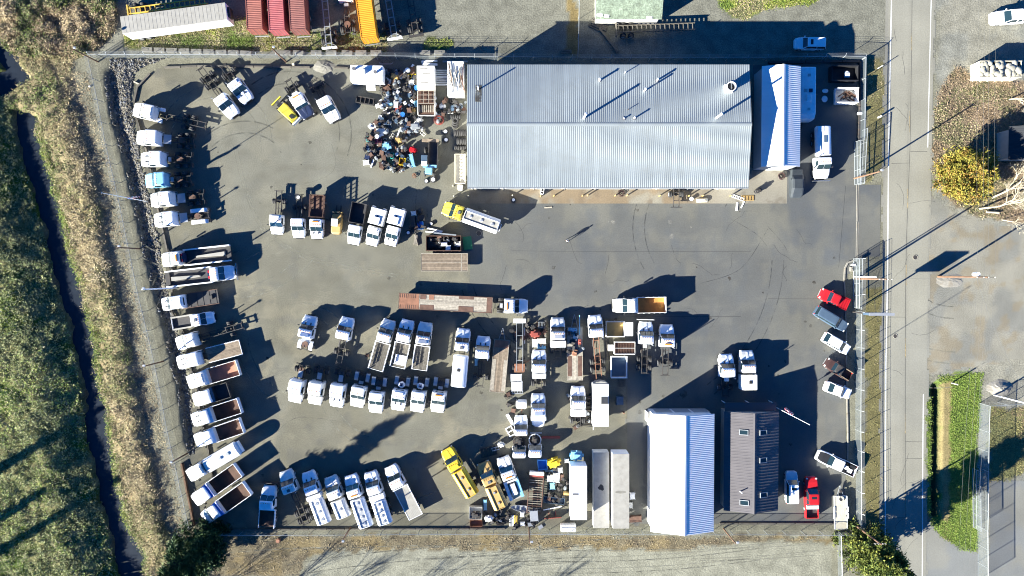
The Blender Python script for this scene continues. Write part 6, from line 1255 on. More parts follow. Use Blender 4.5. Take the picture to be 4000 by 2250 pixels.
# ------------------------------------------------------------------ poles, signs, wires
def leanpole(nm, lab, cat, base, h, r, mt, head=None, arm=None):
    o = thing(nm, lab, cat, (base.x, base.y, 0)); MB().tube([(0, 0, 0), (0, 0, h)], r, 10, r*.75).build('pole', mt, o)
    if head == 'lamp': MB().bar((0, 0, h-.1), (.25, .15, h+.05), .07).build('bracket', 'frame', o); MB().bbox(.1, .5, .05, .35, h-.05, h+.15, .05).build('lamp_head', 'silver', o)
    return o
lamp = [('00', 985, 622, 6.6, 'wooden light pole at the north-west fence corner'), ('01', 1405, 1052, 6.6, 'wooden light pole by the ditch fence below the flagpole'), ('02', 1640, 735, 6.6, 'wooden light pole by the ditch fence beside the flatbed sleeper truck'), ('10', 305, 622, 7.0, 'wooden light pole by the northern fence near the containers'), ('13', 952, 960, 6.5, 'wooden light pole behind the tank trucks by the southern fence'), ('23', 170, 965, 6.5, 'wooden light pole by the southern fence near the aluminium boat'), ('23', 2125, 972, 6.5, 'wooden light pole behind the gap between storage building and office'), ('03', 1880, 218, 6.0, 'wooden light pole by the ditch fence near the white tank truck')]
for t, x, y, h, lab in lamp: leanpole('light_pole', lab, 'light pole', W(t, x, y), h, .12, 'poleswood', 'lamp')
leanpole('light_pole', 'tall white light pole beside the crew-cab truck at the ditch fence', 'light pole', W('02', 1780, -5), 11.0, .13, 'white', 'lamp')
leanpole('gate_pole', 'reddish wooden pole at the north side of the gateway', 'pole', W('31', 868, 345), 8.0, .14, 'poleswood', 'lamp')
def utility(lab, base, h, arm=1.3, trans=False, mt='poleswood', arms=1):
    o = thing('utility_pole', lab, 'utility pole', (base.x, base.y, 0)); MB().tube([(0, 0, 0), (0, 0, h)], .17, 10, .12).build('pole', mt, o)
    for k in range(arms):
        c = MB().box(-arm, arm, -.06, .06, h-.5-k*.9, h-.36-k*.9).build('crossarm', 'woodgrey', o)
        for x in (-arm+.1, -.35, .35, arm-.1): MB().tube([(x, 0, h-.36-k*.9), (x, 0, h-.16-k*.9)], .05, 6).build('insulator', 'oldwhite', c)
    if trans: MB().tube([(.1, .42, h-3.2), (.1, .42, h-2.2)], .32, 12).build('transformer', 'white', o)
    return o
up1 = utility('tall utility pole with a grey transformer on the gravel east of the road', W('31', 1710, 1332), 12.0, 1.4, True)
up2 = utility('utility pole beside the southern gate post, without transformer', W('31', 880, 1352), 9.6, 1.0)
up3 = utility('utility pole at the south-east corner of the yard', W('33', 865, 930), 8.6, .9)
leanpole('sign_post', 'white post standing beside the utility pole at the gate', 'post', W('31', 868, 1333), 7.0, .09, 'white')
leanpole('steel_pole', 'pale steel pole behind the fenced pad', 'pole', W('32', 2275, 1075), 7.0, .12, 'white')
p = W('32', 850, 238); o = thing('pole_sign', 'dark pole sign with a wide panel at the roadside fence', 'sign', (p.x, p.y, 0))
MB().tube([(0, 0, 0), (0, 0, 5.0)], .12, 10).build('pole', 'frame', o); MB().box(-.6, 3.2, -.16, .16, 4.6, 6.6).build('panel', 'slate', o); MB().box(-.64, 3.24, -.2, .2, 6.6, 6.68).build('top_trim', 'silver', o)
for s in (-1, 1): MB().box(-.5, 3.1, s*.165-.005, s*.165+.005, 4.7, 6.5).build('sign_face', 'wallwhite', o)
def cablerun(lab, pts, r=.02, sag=.6):
    m = MB(); P = []
    for i in range(len(pts)-1):
        for k in range(10):
            u = k/10; q = Vector(pts[i]).lerp(Vector(pts[i+1]), u); q.z -= sag*4*u*(1-u); P.append(q)
    P.append(Vector(pts[-1])); m.tube(P, r, 5); tag(m.build('power_line', 'cable'), lab, 'power line')
bx_, by_ = up1.location.x, up1.location.y
for i, x in enumerate((-1.3, -.35, .35, 1.3)):
    cablerun('thin overhead power line east of the road, number %s from the road' % ('first', 'second', 'third', 'fourth')[i], [(bx_+x+.6, by_+75, 11.8), (bx_+x, by_, 11.85), (bx_+x-2.6, by_-75, 11.8)], .011, 1.2)
cablerun('sagging service cable from the transformer pole towards the fenced pad', [(bx_, by_, 9.5), W('32', 2560, 1000, 8)], .016, .8)
cablerun('service cable crossing the road between the two utility poles', [(bx_, by_, 10.5), (up2.location.x, up2.location.y, 9.3)], .011, .5)
def flagpole(lab, base, h, fz, ln, cols, sp):
    o = thing('flagpole', lab, 'flagpole', (base.x, base.y, 0)); MB().tube([(0, 0, 0), (0, 0, h)], .065, 10, .035).build('pole', 'white', o); MB().ball((0, 0, h+.05), .1).build('finial', 'chrome', o)
    MB().tube([(0, 0, 0), (0, 0, .3)], .3, 14).build('base_collar', 'frame', o)
    return o
fp = W('01', 1492, 580); flagpole('tall flagpole with a drooping flag by the ditch fence', fp, 13.0, 5, 2, None, 1)
fp2 = W('32', 70, 1192); flagpole('tall flagpole with a drooping flag at the office corner', fp2, 13.4, 5, 2, None, 1)
def flag(lab, base, z1, L, offs, w=.35):
    o = thing('flag', lab, 'flag', (base.x, base.y, z1-L)); n = 13
    for i in range(n):      # stripes hang in folds beside the pole
        m = MB(); a0, a1 = i/n, (i+1)/n
        pts = []
        for a in (a0, a1): pts.append([( .1+w*a*1.6, .10*math.sin(a*14+k*1.3)+.05*k, L*(1-k/8)-a*.5) for k in range(9)])
        m.add(pts[0]+pts[1]+[(p[0], p[1]+.012, p[2]) for p in pts[0]]+[(p[0], p[1]+.012, p[2]) for p in pts[1]], [(k, 9+k, 10+k, k+1) for k in range(8)]+[(19+k, 27+1+k-1, 27+k+1-1+0, 18+k) if False else (18+k, 19+k, 28+k, 27+k) for k in range(8)])
        m.build('stripe', 'redlens' if i % 2 == 0 else 'white', o)
    MB().box(.08, .3, -.14, -.10, L*.55, L).build('canton', 'bluepaint', o)
flag('red, white and blue flag drooping on the flagpole by the ditch fence', fp, 6.4, 2.2, 0)
flag('red, white and blue flag drooping on the flagpole at the office corner', fp2, 6.6, 3.0, 0)
# ------------------------------------------------------------------ person
def person(p, rz):
    root = thing('person', 'person in dark trousers and pale top standing alone on the asphalt', 'person', (p.x, p.y, .02), rz)
    J = {'pel': (0, 0, .95), 'spi': (.0, 0, 1.2), 'che': (.02, 0, 1.4), 'nec': (.03, 0, 1.53), 'hed': (.06, 0, 1.66), 'top': (.06, 0, 1.76),
         'lh': (0, .10, .9), 'lk': (.10, .13, .5), 'la': (.08, .16, .08), 'lt': (.26, .18, .03), 'rh': (0, -.10, .9), 'rk': (.0, -.15, .5), 'ra': (-.14, -.19, .09), 'rt': (.04, -.22, .03),
         'ls': (.02, .19, 1.43), 'le': (-.02, .27, 1.15), 'lw': (.10, .28, .92), 'lf': (.15, .27, .84), 'rs': (.02, -.19, 1.43), 're': (-.04, -.27, 1.15), 'rw': (.06, -.28, .92), 'rf': (.1, -.27, .84)}
    E = [('pel', 'spi'), ('spi', 'che'), ('che', 'nec'), ('nec', 'hed'), ('hed', 'top'), ('pel', 'lh'), ('lh', 'lk'), ('lk', 'la'), ('la', 'lt'), ('pel', 'rh'), ('rh', 'rk'), ('rk', 'ra'), ('ra', 'rt'), ('che', 'ls'), ('ls', 'le'), ('le', 'lw'), ('lw', 'lf'), ('che', 'rs'), ('rs', 're'), ('re', 'rw'), ('rw', 'rf')]
    Rd = dict(pel=.15, spi=.14, che=.16, nec=.06, hed=.10, top=.07, lh=.1, rh=.1, lk=.065, rk=.065, la=.045, ra=.045, lt=.04, rt=.04, ls=.075, rs=.075, le=.05, re=.05, lw=.035, rw=.035, lf=.03, rf=.03)
    ks = list(J); me = bpy.data.meshes.new('body'); me.from_pydata([J[k] for k in ks], [(ks.index(a), ks.index(b)) for a, b in E], [])
    ob = bpy.data.objects.new('body', me); COL.objects.link(ob); ob.parent = root; me.materials.append(MATS['cloth'])
    ob.modifiers.new('skin', 'SKIN')
    for i, k in enumerate(ks): me.skin_vertices[0].data[i].radius = (Rd[k], Rd[k]); me.skin_vertices[0].data[i].use_root = (k == 'pel')
    sd = ob.modifiers.new('sub', 'SUBSURF'); sd.levels = 1; sd.render_levels = 2
    MB().ball((.065, 0, 1.67), .112, (1.05, .85, 1.15), 12, 8).build('head', 'skin', root, True)
    MB().ball((.05, 0, 1.72), .12, (1.05, .9, .9), 12, 8).build('hair', 'hair', root, True)
    MB().loft([[(.02+a*math.cos(6.283*i/12), b*math.sin(6.283*i/12), z) for i in range(12)] for a, b, z in ((.165, .19, 1.02), (.16, .185, 1.25), (.175, .23, 1.42), (.12, .15, 1.52))]).build('jacket', 'clothgrey', root, True)
    for s in (-1, 1):
        hx, hy = (.13, .27*s); h = MB()
        h.ball((hx, hy, .85), .045, (.9, .5, 1.1), 8, 6)
        for k in range(4): h.tube([(hx-.03+k*.02, hy, .82), (hx-.02+k*.02, hy-.01*s, .78-.005*(k % 2)), (hx-.005+k*.02, hy-.025*s, .745)], .009, 5)
        h.tube([(hx+.03, hy-.01*s, .86), (hx+.06, hy-.03*s, .82)], .01, 5); h.build('hand', 'skin', root)
        MB().bbox(-.1+.12*(s > 0)-.05, .2+.12*(s > 0)-.08, s*.19-.05, s*.19+.05, 0, .09, .03).build('shoe', 'black', root)
person(W('21', 552, 972), R(-120))
# ------------------------------------------------------------------ loose things
def put(nm, lab, cat, mb, mt, t, x, y, z=0.0, rz=0.0, h=.5, group=None, smooth=False):
    p = W(t, x, y, h+z); o = mb.build(nm, mt, loc=(p.x, p.y, z+.02), rz=rz, smooth=smooth); return tag(o, lab, cat, group)
def M_drum(r=.29, h=.88): return MB().tube([(0, 0, 0), (0, 0, h)], r, 14).torus((0, 0, h*.33), r, .02, n=14).torus((0, 0, h*.66), r, .02, n=14).torus((0, 0, h), r-.02, .03, n=14)
def M_tyre(r=.5, w=.15): return MB().torus((0, 0, w), r-w*.9, w, n=18, m=8, flat=.85)
def M_bin(x, y, h): 
    m = MB(); e = .04; m.box(-x/2, x/2, -y/2, y/2, 0, .05)
    m.box(-x/2, x/2, -y/2, -y/2+e, .05, h).box(-x/2, x/2, y/2-e, y/2, .05, h).box(-x/2, -x/2+e, -y/2+e, y/2-e, .05, h).box(x/2-e, x/2, -y/2+e, y/2-e, .05, h); return m
def M_crate(x, y, h):
    m = MB().box(-x/2+.02, x/2-.02, -y/2+.02, y/2-.02, 0, h*.96)
    for a in (-1, 1):
        for b in (-1, 1): m.box(a*x/2-.04, a*x/2+.04, b*y/2-.04, b*y/2+.04, 0, h)
    m.box(-x/2-.02, x/2+.02, -y/2-.02, y/2+.02, h*.45, h*.55); return m
def M_beam(L, w=.15, h=.15): return MB().box(-L/2, L/2, -w/2, w/2, 0, h*.25).box(-L/2, L/2, -w*.12, w*.12, h*.25, h*.75).box(-L/2, L/2, -w/2, w/2, h*.75, h)
def M_pallet(x=1.2, y=1.0):
    m = MB()
    for k in range(6): m.box(-x/2+k*x/6+.02, -x/2+(k+1)*x/6-.04, -y/2, y/2, .1, .125)
    for k in (-1, 0, 1): m.box(-x/2, x/2, k*(y/2-.06)-.05, k*(y/2-.06)+.05, 0, .1)
    return m
def M_frame(x, y, h=.1, n=4, w=.07):
    m = MB()
    for s in (-1, 1): m.box(-x/2, x/2, s*(y/2-w/2)-w/2, s*(y/2-w/2)+w/2, 0, h)
    for k in range(n): q = -x/2+w/2+k*(x-w)/(n-1); m.box(q-w/2, q+w/2, -y/2+w, y/2-w, .01, h-.01)
    return m
def M_engine(s=1.0): return MB().bbox(-.4*s, .4*s, -.28*s, .28*s, .15*s, .7*s, .04).tube([(-.5*s, 0, .4*s), (.55*s, 0, .4*s)], .13*s, 8).box(-.2*s, .25*s, -.15*s, .15*s, .7*s, .9*s).tube([(0, -.4*s, .5*s), (0, .4*s, .6*s)], .08*s, 8).box(-.3*s, .3*s, -.2*s, .2*s, 0, .15*s)
def M_pipes(L, n, r=.05): 
    m = MB()
    for k in range(n): y = (k-n/2)*r*2.4; a = random.uniform(-.25, .25); m.tube([(-L/2+random.uniform(-.3, .3), y, r+.02*k), (L/2, y+a, r+.05*random.random())], r*random.uniform(.7, 1.2), 6)
    return m
def M_coil(r, n=5):
    m = MB()
    for k in range(n): m.torus((random.uniform(-.12, .12), random.uniform(-.12, .12), .05+.07*k), r*random.uniform(.6, 1.1), .035, n=16, m=5)
    return m
# main scrap heap west of the shop: picked-out things
H1 = 'scrap heap west of the shop'
hand = [('blue_barrel', 'light blue barrel lid beside the gutted white body', 'barrel', M_drum(.33), 'bluepaint', 655, 328), ('blue_tub', 'turquoise tub at the left edge of the brown cage', 'tub', M_bin(.6, .9, .5), 'skyblue', 655, 505), ('blue_barrel', 'blue barrel lying in the open between the junk columns', 'barrel', M_drum(.36), 'bluepaint', 503, 630),
        ('white_tank', 'round white pressure tank at the top of the scrap heap', 'tank', MB().tube([(0, 0, 0), (0, 0, .35)], .28, 12).ball((0, 0, .75), .42, n=14, m=8), 'white', 557, 132), ('teal_bin', 'teal plastic bin on the left edge of the scrap heap', 'bin', M_bin(.9, .8, .6), 'teal', 122, 905), ('pink_bin', 'pink plastic bin, left of the two pink ones', 'bin', M_bin(.7, .75, .5), 'pink', 186, 932), ('pink_bin', 'pink plastic bin, right of the two pink ones', 'bin', M_bin(.7, .7, .5), 'pink', 234, 922),
        ('white_bin', 'pale pink tub below the two pink bins', 'bin', M_bin(.6, .5, .4), 'oldwhite', 230, 965), ('white_barrel', 'white barrel standing above the pink bins', 'barrel', M_drum(.32), 'white', 212, 882), ('yellow_bin', 'large yellow bin near the bottom of the scrap heap', 'bin', M_bin(1.0, 1.1, .9), 'yellow', 498, 1165), ('green_bin', 'green plastic bin left of the white bucket', 'bin', M_bin(.5, .9, .7), 'teal', 382, 1095),
        ('white_bucket', 'white bucket right of the green bin', 'bucket', MB().tube([(0, 0, 0), (0, 0, .5)], .22, 12, .28).torus((0, 0, .5), .27, .03), 'white', 432, 1080), ('red_machine', 'bright red machine casing at the right edge of the heap', 'machine', M_engine(1.3), 'red', 617, 1030), ('blue_cabinet', 'long white and blue cabinet standing below the red machine', 'cabinet', M_crate(.55, 2.0, 1.0), 'skyblue', 610, 1150),
        ('blue_pump', 'pale blue pump unit in the middle of the heap', 'pump', M_engine(1.6), 'skyblue', 330, 990), ('white_box', 'white tipped box at the lower left tip of the heap', 'box', M_crate(.9, .7, .5), 'white', 85, 1172), ('white_box', 'dark-lidded white box above the tipped one', 'box', M_crate(.8, .7, .6), 'navy', 98, 1108), ('brown_cabinet', 'long reddish-brown cabinet lying in the heap', 'cabinet', M_crate(.7, 1.6, .6), 'rust', 285, 1120), ('white_post', 'white post leaning in the lower left of the heap', 'post', M_beam(1.3, .25, .2), 'white', 150, 1180),
        ('white_post', 'white slanted post above the pink bins', 'post', M_beam(1.7, .3, .2), 'white', 185, 822), ('white_tank', 'white box tank beside the slanted post', 'tank', M_crate(1.4, .85, .6), 'oldwhite', 250, 818), ('white_post', 'white slanted rail in the middle of the heap', 'rail', M_beam(1.9, .2, .2), 'white', 443, 850), ('white_post', 'white bent rail below the blue barrel', 'rail', M_beam(1.5, .15, .2), 'white', 545, 730), ('white_post', 'second white rail left of the bent one', 'rail', M_beam(1.0, .2, .2), 'white', 487, 705),
        ('white_cabinet', 'white louvred cabinet between the two rails', 'cabinet', M_crate(.7, .9, .7), 'oldwhite', 515, 775), ('curved_fender', 'white curved fender at the left edge of the junk column', 'fender', MB().loft([[(x, -.3, z), (x, .3, z), (x, .3, z+.06), (x, -.3, z+.06)] for x, z in ((-1.1, .1), (-.7, .45), (0, .6), (.7, .45), (1.1, .1))]), 'white', 268, 520), ('blue_tube', 'pale blue tube leaning beside the white fender', 'tube', MB().tube([(-.9, 0, .3), (.9, 0, .5)], .22, 10), 'skyblue', 320, 520),
        ('engine', 'grey engine on blocks in the middle clearing', 'engine', M_engine(1.7), 'galv', 650, 770), ('white_machine', 'white machine box above the grey engine', 'machine', M_engine(1.3), 'oldwhite', 685, 700), ('wood_pallet', 'square brown steel plate among the upper junk', 'plate', MB().bbox(-.55, .55, -.5, .5, .2, .35, .04).box(-.4, .4, -.4, .4, 0, .2), 'rust', 305, 335), ('ladder', 'white ladder leaning against the brown cage', 'ladder', M_frame(2.0, .5, .08, 8, .05), 'white', 615, 385), ('folding_stand', 'yellow folding frame beside the white tank', 'frame', M_frame(1.4, .6, .5, 3, .08), 'yellow', 600, 190),
        ('glass_crate', 'pale crate with green bottles below the yellow frame', 'crate', M_crate(.9, .8, .6), 'oldwhite', 600, 262), ('tan_engine', 'tan gearbox at the top of the second junk column', 'gearbox', M_engine(1.3), 'tan', 415, 200), ('brown_engine', 'brown round machine near the bottom of the second column', 'machine', M_engine(1.3), 'tan', 455, 920), ('white_basin', 'small white basin below the food truck corner', 'basin', M_bin(.5, .6, .3), 'white', 240, 655), ('red_cabinet', 'stack of red and white panels in the second column', 'panels', M_crate(.9, 1.1, .6), 'redrust', 450, 560), ('panel_stack', 'stack of white panels beside the red ones', 'panels', M_crate(.7, 1.0, .7), 'oldwhite', 425, 520),
        ('crumpled_tarp', 'crumpled white tarp right of the brown cage', 'tarp', MB().ball((0, 0, .2), .6, (1, .8, .45), 9, 6), 'white', 950, 530), ('red_hoses', 'tangle of red hoses below the brown cage', 'hose', M_coil(.75, 9), 'redrust', 915, 690), ('orange_rolls', 'cluster of orange-capped rolls beside the brown cage', 'rolls', None, 'tan', 600, 570), ('pipe_rack', 'small rusty flanges at the bottom of the heap', 'flanges', M_coil(.3, 4), 'rustlight', 630, 1315)]
for i, (nm, lab, cat, mb, mt, x, y) in enumerate(hand):
    if nm == 'orange_rolls':
        mb = MB()
        for k in range(14): a, b = (k % 5)*.27-.6, (k//5)*.27-.3; mb.tube([(a, b, 0), (a, b, .5+random.random()*.2)], .11, 8)
    put(nm, lab, cat, mb, mt, 'J', x, y, z=.05, rz={'ladder': R(-55)}.get(nm, random.uniform(-.25, .25)) if not nm.startswith('white_post') else R(random.choice((55, 65, -60, 70))), h=.6)
# anonymous scrap fill, grouped by look
heapA = [[(60, 1150), (95, 900), (110, 740), (290, 640), (370, 640), (380, 880), (560, 900), (640, 930), (640, 1250), (420, 1290), (220, 1210)], [(275, 120), (365, 120), (365, 640), (290, 640), (250, 480)], [(390, 130), (490, 130), (490, 560), (480, 720), (395, 720)], [(520, 90), (655, 90), (655, 640), (560, 640), (530, 400)], [(480, 700), (760, 660), (760, 860), (600, 870), (480, 850)], [(880, 440), (1010, 440), (1010, 720), (850, 740)], [(1040, 470), (1225, 470), (1225, 640), (1040, 640)]]
heapP = [W('J', *q) for q in heapA[0]]
kinds = [('scrap_box', 'rusty brown box in the scrap heap west of the shop', 'scrap', lambda: M_crate(random.uniform(.3, .8), random.uniform(.3, .7), random.uniform(.25, .7)), 'rust'), ('scrap_box', 'black box in the scrap heap west of the shop', 'scrap', lambda: M_crate(random.uniform(.3, .8), random.uniform(.3, .8), random.uniform(.2, .7)), 'frame'), ('scrap_pipe', 'dark steel pipes in the scrap heap west of the shop', 'pipes', lambda: M_pipes(random.uniform(.6, 1.4), 5, .04), 'frame'), ('scrap_engine', 'dark engine lump in the scrap heap west of the shop', 'engine', lambda: M_engine(random.uniform(.6, 1.1)), 'frame'),
         ('scrap_sheet', 'small white panel in the scrap heap west of the shop', 'panel', lambda: MB().box(-random.uniform(.15, .45), .3, -.2, random.uniform(.1, .35), 0, .06).box(-.1, .1, -.1, .1, .06, .2), 'white'), ('tyre', 'worn tyre in the scrap heap west of the shop', 'tyre', lambda: M_tyre(random.uniform(.32, .5), .12), 'rubber'), ('scrap_drum', 'dark drum in the scrap heap west of the shop', 'drum', lambda: M_drum(.27, random.uniform(.5, .9)), 'slate'), ('scrap_bar', 'rusty bar in the scrap heap west of the shop', 'bar', lambda: M_beam(random.uniform(.7, 1.5), .1, .1), 'rustlight'), ('scrap_part', 'grey metal part in the scrap heap west of the shop', 'scrap', lambda: M_engine(random.uniform(.5, .9)), 'galv'), ('scrap_tub', 'slate blue tub in the scrap heap west of the shop', 'tub', lambda: M_bin(random.uniform(.35, .7), random.uniform(.3, .6), .35), 'slate'), ('scrap_bracket', 'white bracket in the scrap heap west of the shop', 'bracket', lambda: M_frame(random.uniform(.5, 1.1), random.uniform(.3, .5), .12, 3, .07), 'oldwhite')]
pool = {}; heapP = [W('J', *q) for A_ in heapA for q in A_]; hx0, hx1, hy0, hy1 = min(q.x for q in heapP), max(q.x for q in heapP), min(q.y for q in heapP), max(q.y for q in heapP)
for k, (nm, lab, cat, fn, mt) in enumerate(kinds): pool[k] = [fn().mesh(nm, mt) for _ in range(4)]
hpts = np.vstack([scatter([tuple(W('J', *q))[:2] for q in A_], n_, 11+j) for j, (A_, n_) in enumerate(zip(heapA, (150, 62, 62, 46, 40, 20, 26)))])
for i, (x, y) in enumerate(hpts):
    k = random.choice((0, 0, 1, 1, 2, 3, 3, 4, 4, 4, 5, 6, 7, 8, 8, 8, 9, 10)); nm, lab, cat, fn, mt = kinds[k]
    o = inst(random.choice(pool[k]), nm, None, (x, y, .02+random.choice((0, 0, .25, .45))), (random.uniform(-.2, .2), random.uniform(-.2, .2), random.random()*6.28)); zx = (x-hx0)/(hx1-hx0); zy = (y-hy0)/(hy1-hy0); lab = lab.replace('in the scrap heap', 'in the %s %s scrap heap' % ('lower' if zy < .33 else 'middle' if zy < .66 else 'upper', 'left' if zx < .5 else 'right')); tag(o, lab, cat, H1+', '+nm.replace('_', ' '))
for (t, A_, n_, where) in [('K', [(30, 90), (270, 90), (270, 640), (30, 640)], 14, 'among the frames in the yard centre'), ('K', [(270, 90), (450, 90), (450, 390), (290, 390)], 14, 'in the stack before the boxed white truck'), ('K', [(0, 880), (270, 880), (260, 1300), (0, 1300)], 16, 'around the loose cabs'), ('K', [(690, 880), (975, 880), (975, 1290), (690, 1290)], 22, 'beside the arched white trailer'), ('K', [(690, 150), (855, 150), (855, 460), (690, 460)], 10, 'on the scrap-laden trailer'), ('Q', [(1180, 300), (1525, 300), (1525, 900), (1180, 900)], 30, 'in the southern junk'), ('Q', [(640, 960), (1120, 960), (1120, 1190), (640, 1190)], 16, 'by the southern kerb'), ('Q', [(330, 960), (640, 960), (640, 1180), (330, 1180)], 10, 'behind the tan tanker'), ('N', [(330, 760), (880, 760), (880, 960), (330, 960)], 22, 'inside the dark scrap dumpster'), ('N', [(20, 300), (260, 300), (260, 700), (20, 700)], 10, 'in the small pile by the utility trucks')]:
    for x, y in scatter([tuple(W(t, *q))[:2] for q in A_], n_, 131+n_):
        k = random.choice((0, 1, 1, 1, 2, 2, 3, 3, 3, 7, 8)); nm, lab, cat, fn, mt = kinds[k]
        o = inst(random.choice(pool[k]), nm, None, (x, y, .8 if 'trailer' in where and 'laden' in where else .5 if 'dumpster' in where else .02), (random.uniform(-.2, .2), random.uniform(-.2, .2), random.random()*6.28)); lab = lab.replace('in the scrap heap west of the shop', where); tag(o, lab, cat, 'scrap '+where+', '+nm.replace('_', ' '))
# gutted bodies between heap and shop
o = simple_box('truck_box', 'old white truck box with torn roof north of the brown cage', 'truck body', 'J', 762, 205, 2.8, 3.6, .6, 2.6, 'oldwhite'); 
for k, (x, y) in enumerate(((-.3, 1.3), (.1, .55), (-.2, -.9))): MB().box(x-.6, x+.6, y-.12, y+.12, 2.6, 2.61).build('roof_tear', 'trailergrey', o)
for x in (-.9, .9): MB().box(x-.1, x+.1, -1.6, 1.6, .1, .6).build('skid', 'frame', o)
p = W('J', 765, 480, 1.9); o = thing('cage_bed', 'rusty brown cage body with timber slats at its open end', 'truck body', (p.x, p.y, 0)); 
MB().box(-1.3, 1.3, -2.0, 1.7, .9, 1.0).build('floor', 'brown', o)
for i in range(4): MB().box(-1.3+i*.84, -1.24+i*.84, -.4, 1.7, 1.86, 1.92).build('roof_bar', 'woodpale', o)
for j in range(4): MB().box(-1.32, 1.34, -.4+j*.68, -.34+j*.68, 1.921, 1.97).build('roof_bar', 'woodpale', o)
MB().box(-1.28, 1.28, -.4, 1.68, 1.6, 1.63).build('mesh_roof', 'brown', o)
for i in range(9): MB().box(-1.2+i*.29, -1.07+i*.29, -1.6, -.5, 1.3, 1.36).build('slat', 'woodpale', o)
for s in (-1, 1): MB().box(s*1.35-.05, s*1.35+.05, -2.0, 1.7, .9, 1.6).build('side_rail', 'oldwhite', o); MB().box(s*1.0-.08, s*1.0+.08, -1.9, 1.5, 0, .9).build('skid', 'frame', o)
MB().box(-1.35, 1.35, -2.1, -2.0, .8, 1.1).build('end_beam', 'white', o)
o = simple_box('pipe_rack_box', 'white steel box against the shop loaded with poles and pipes', 'storage box', 'J', 1100, 220, 2.6, 5.4, .1, 2.1, 'oldwhite')
MB().box(-1.31, -1.3, -2.0, 2.0, .4, 1.8).build('side_panel', 'white', o)
pm = ['woodpale', 'rust', 'galv', 'white', 'slate', 'woodgrey']
for k in range(26):
    p = W('J', random.uniform(1040, 1185), random.uniform(140, 330), 2.2); L = random.uniform(1.5, 3.8); m = MB().tube([(-L/2, 0, .05), (L/2, 0, .06)], random.uniform(.03, .07), 6)
    tag(m.build('loose_pole', pm[k % 6], loc=(p.x, p.y, 2.15+.03*(k % 5)), rz=R(90+random.gauss(0, 18))), '%s pole in the tangle on top of the white steel box' % {'woodpale': 'pale wooden', 'rust': 'rusty', 'galv': 'grey', 'white': 'white', 'slate': 'dark', 'woodgrey': 'weathered'}[pm[k % 6]], 'pole', 'poles on the white steel box, '+pm[k % 6])
for k, (x, y) in enumerate(((950, 163), (950, 250))): put('white_shelf', 'white ladder-like shelf beside the steel box, %s one' % ('upper', 'lower')[k], 'shelf', M_frame(1.1, 2.2, .8, 4, .08), 'white', 'J', x, y, rz=R(90), h=.8)
# tyres by the shop wall
def tyrerow(lab, t, x0, x1, y, n, r=.5):
    me = MB().torus((0, 0, 0), r-.13, .15, ax='x', n=18, m=8).mesh('tyre', 'rubber', True)
    for k in range(n):
        p = W(t, x0+(x1-x0)*k/(n-1), y, .5); tag(inst(me, 'tyre', None, (p.x, p.y, r+.02), (0, random.uniform(-.2, .2), random.uniform(-.15, .15))), ORD[k]+' '+lab, 'tyre', lab)
tyrerow('worn tyre from the left in the upper tyre row against the shop wall', 'J', 1090, 1215, 840, 7, .55)
tyrerow('worn tyre from the left in the middle tyre row against the shop wall', 'J', 1125, 1215, 935, 6, .55)
tyrerow('small worn tyre from the left in the lowest tyre row against the shop wall', 'J', 1100, 1215, 1005, 7, .38)
tyrerow('worn tyre in the leaning row above the stacked tyres by the shop', 'J', 1055, 1150, 660, 5, .42)
for k, (x, y, z) in enumerate(((1098, 700, .5), (1098, 725, .25), (1095, 752, 0))): put('tyre', ('top', 'middle', 'lowest')[k]+' tyre of the tipped stack by the shop wall', 'tyre', M_tyre(.55, .16), 'rubber', 'J', x, y, z=z, h=.2, smooth=True)
def wheel_thing(lab, t, x, y, r=.5, flat=True, z=0):
    p = W(t, x, y, .3); o = thing('spare_roadwheel', lab, 'wheel', (p.x, p.y, z)); a = wheel_mesh(r, .28); w_ = inst(a[0], 'tyre', o, (0, 0, .15), (R(90), 0, 0)); inst(a[2], 'rim', o, (0, 0, .15), (R(90), 0, 0))
wheel_thing('wheel lying flat beside the tyre rows, upper one', 'J', 985, 822); wheel_thing('wheel lying flat beside the tyre rows, lower one', 'J', 992, 915); wheel_thing('big tyre lying flat below the old tractor', 'J', 845, 1365, .55); wheel_thing('wheel with white rim below the old tractor', 'J', 768, 1382, .42)
wheel_thing('wheel with white rim in the small pile by the utility trucks', '11', 1530, 890, .45); wheel_thing('small wheel among pipes left of the yellow-cab tanker', '11', 1762, 800, .36); wheel_thing('wheel lying among the upper left of the scrap heap', 'J', 186, 730, .38, z=.2); wheel_thing('second wheel right of the first in the upper left heap', 'J', 240, 730, .34, z=.2); wheel_thing('loose wheel on the apron at the west end of the shop', '21', 15, 560, .42)
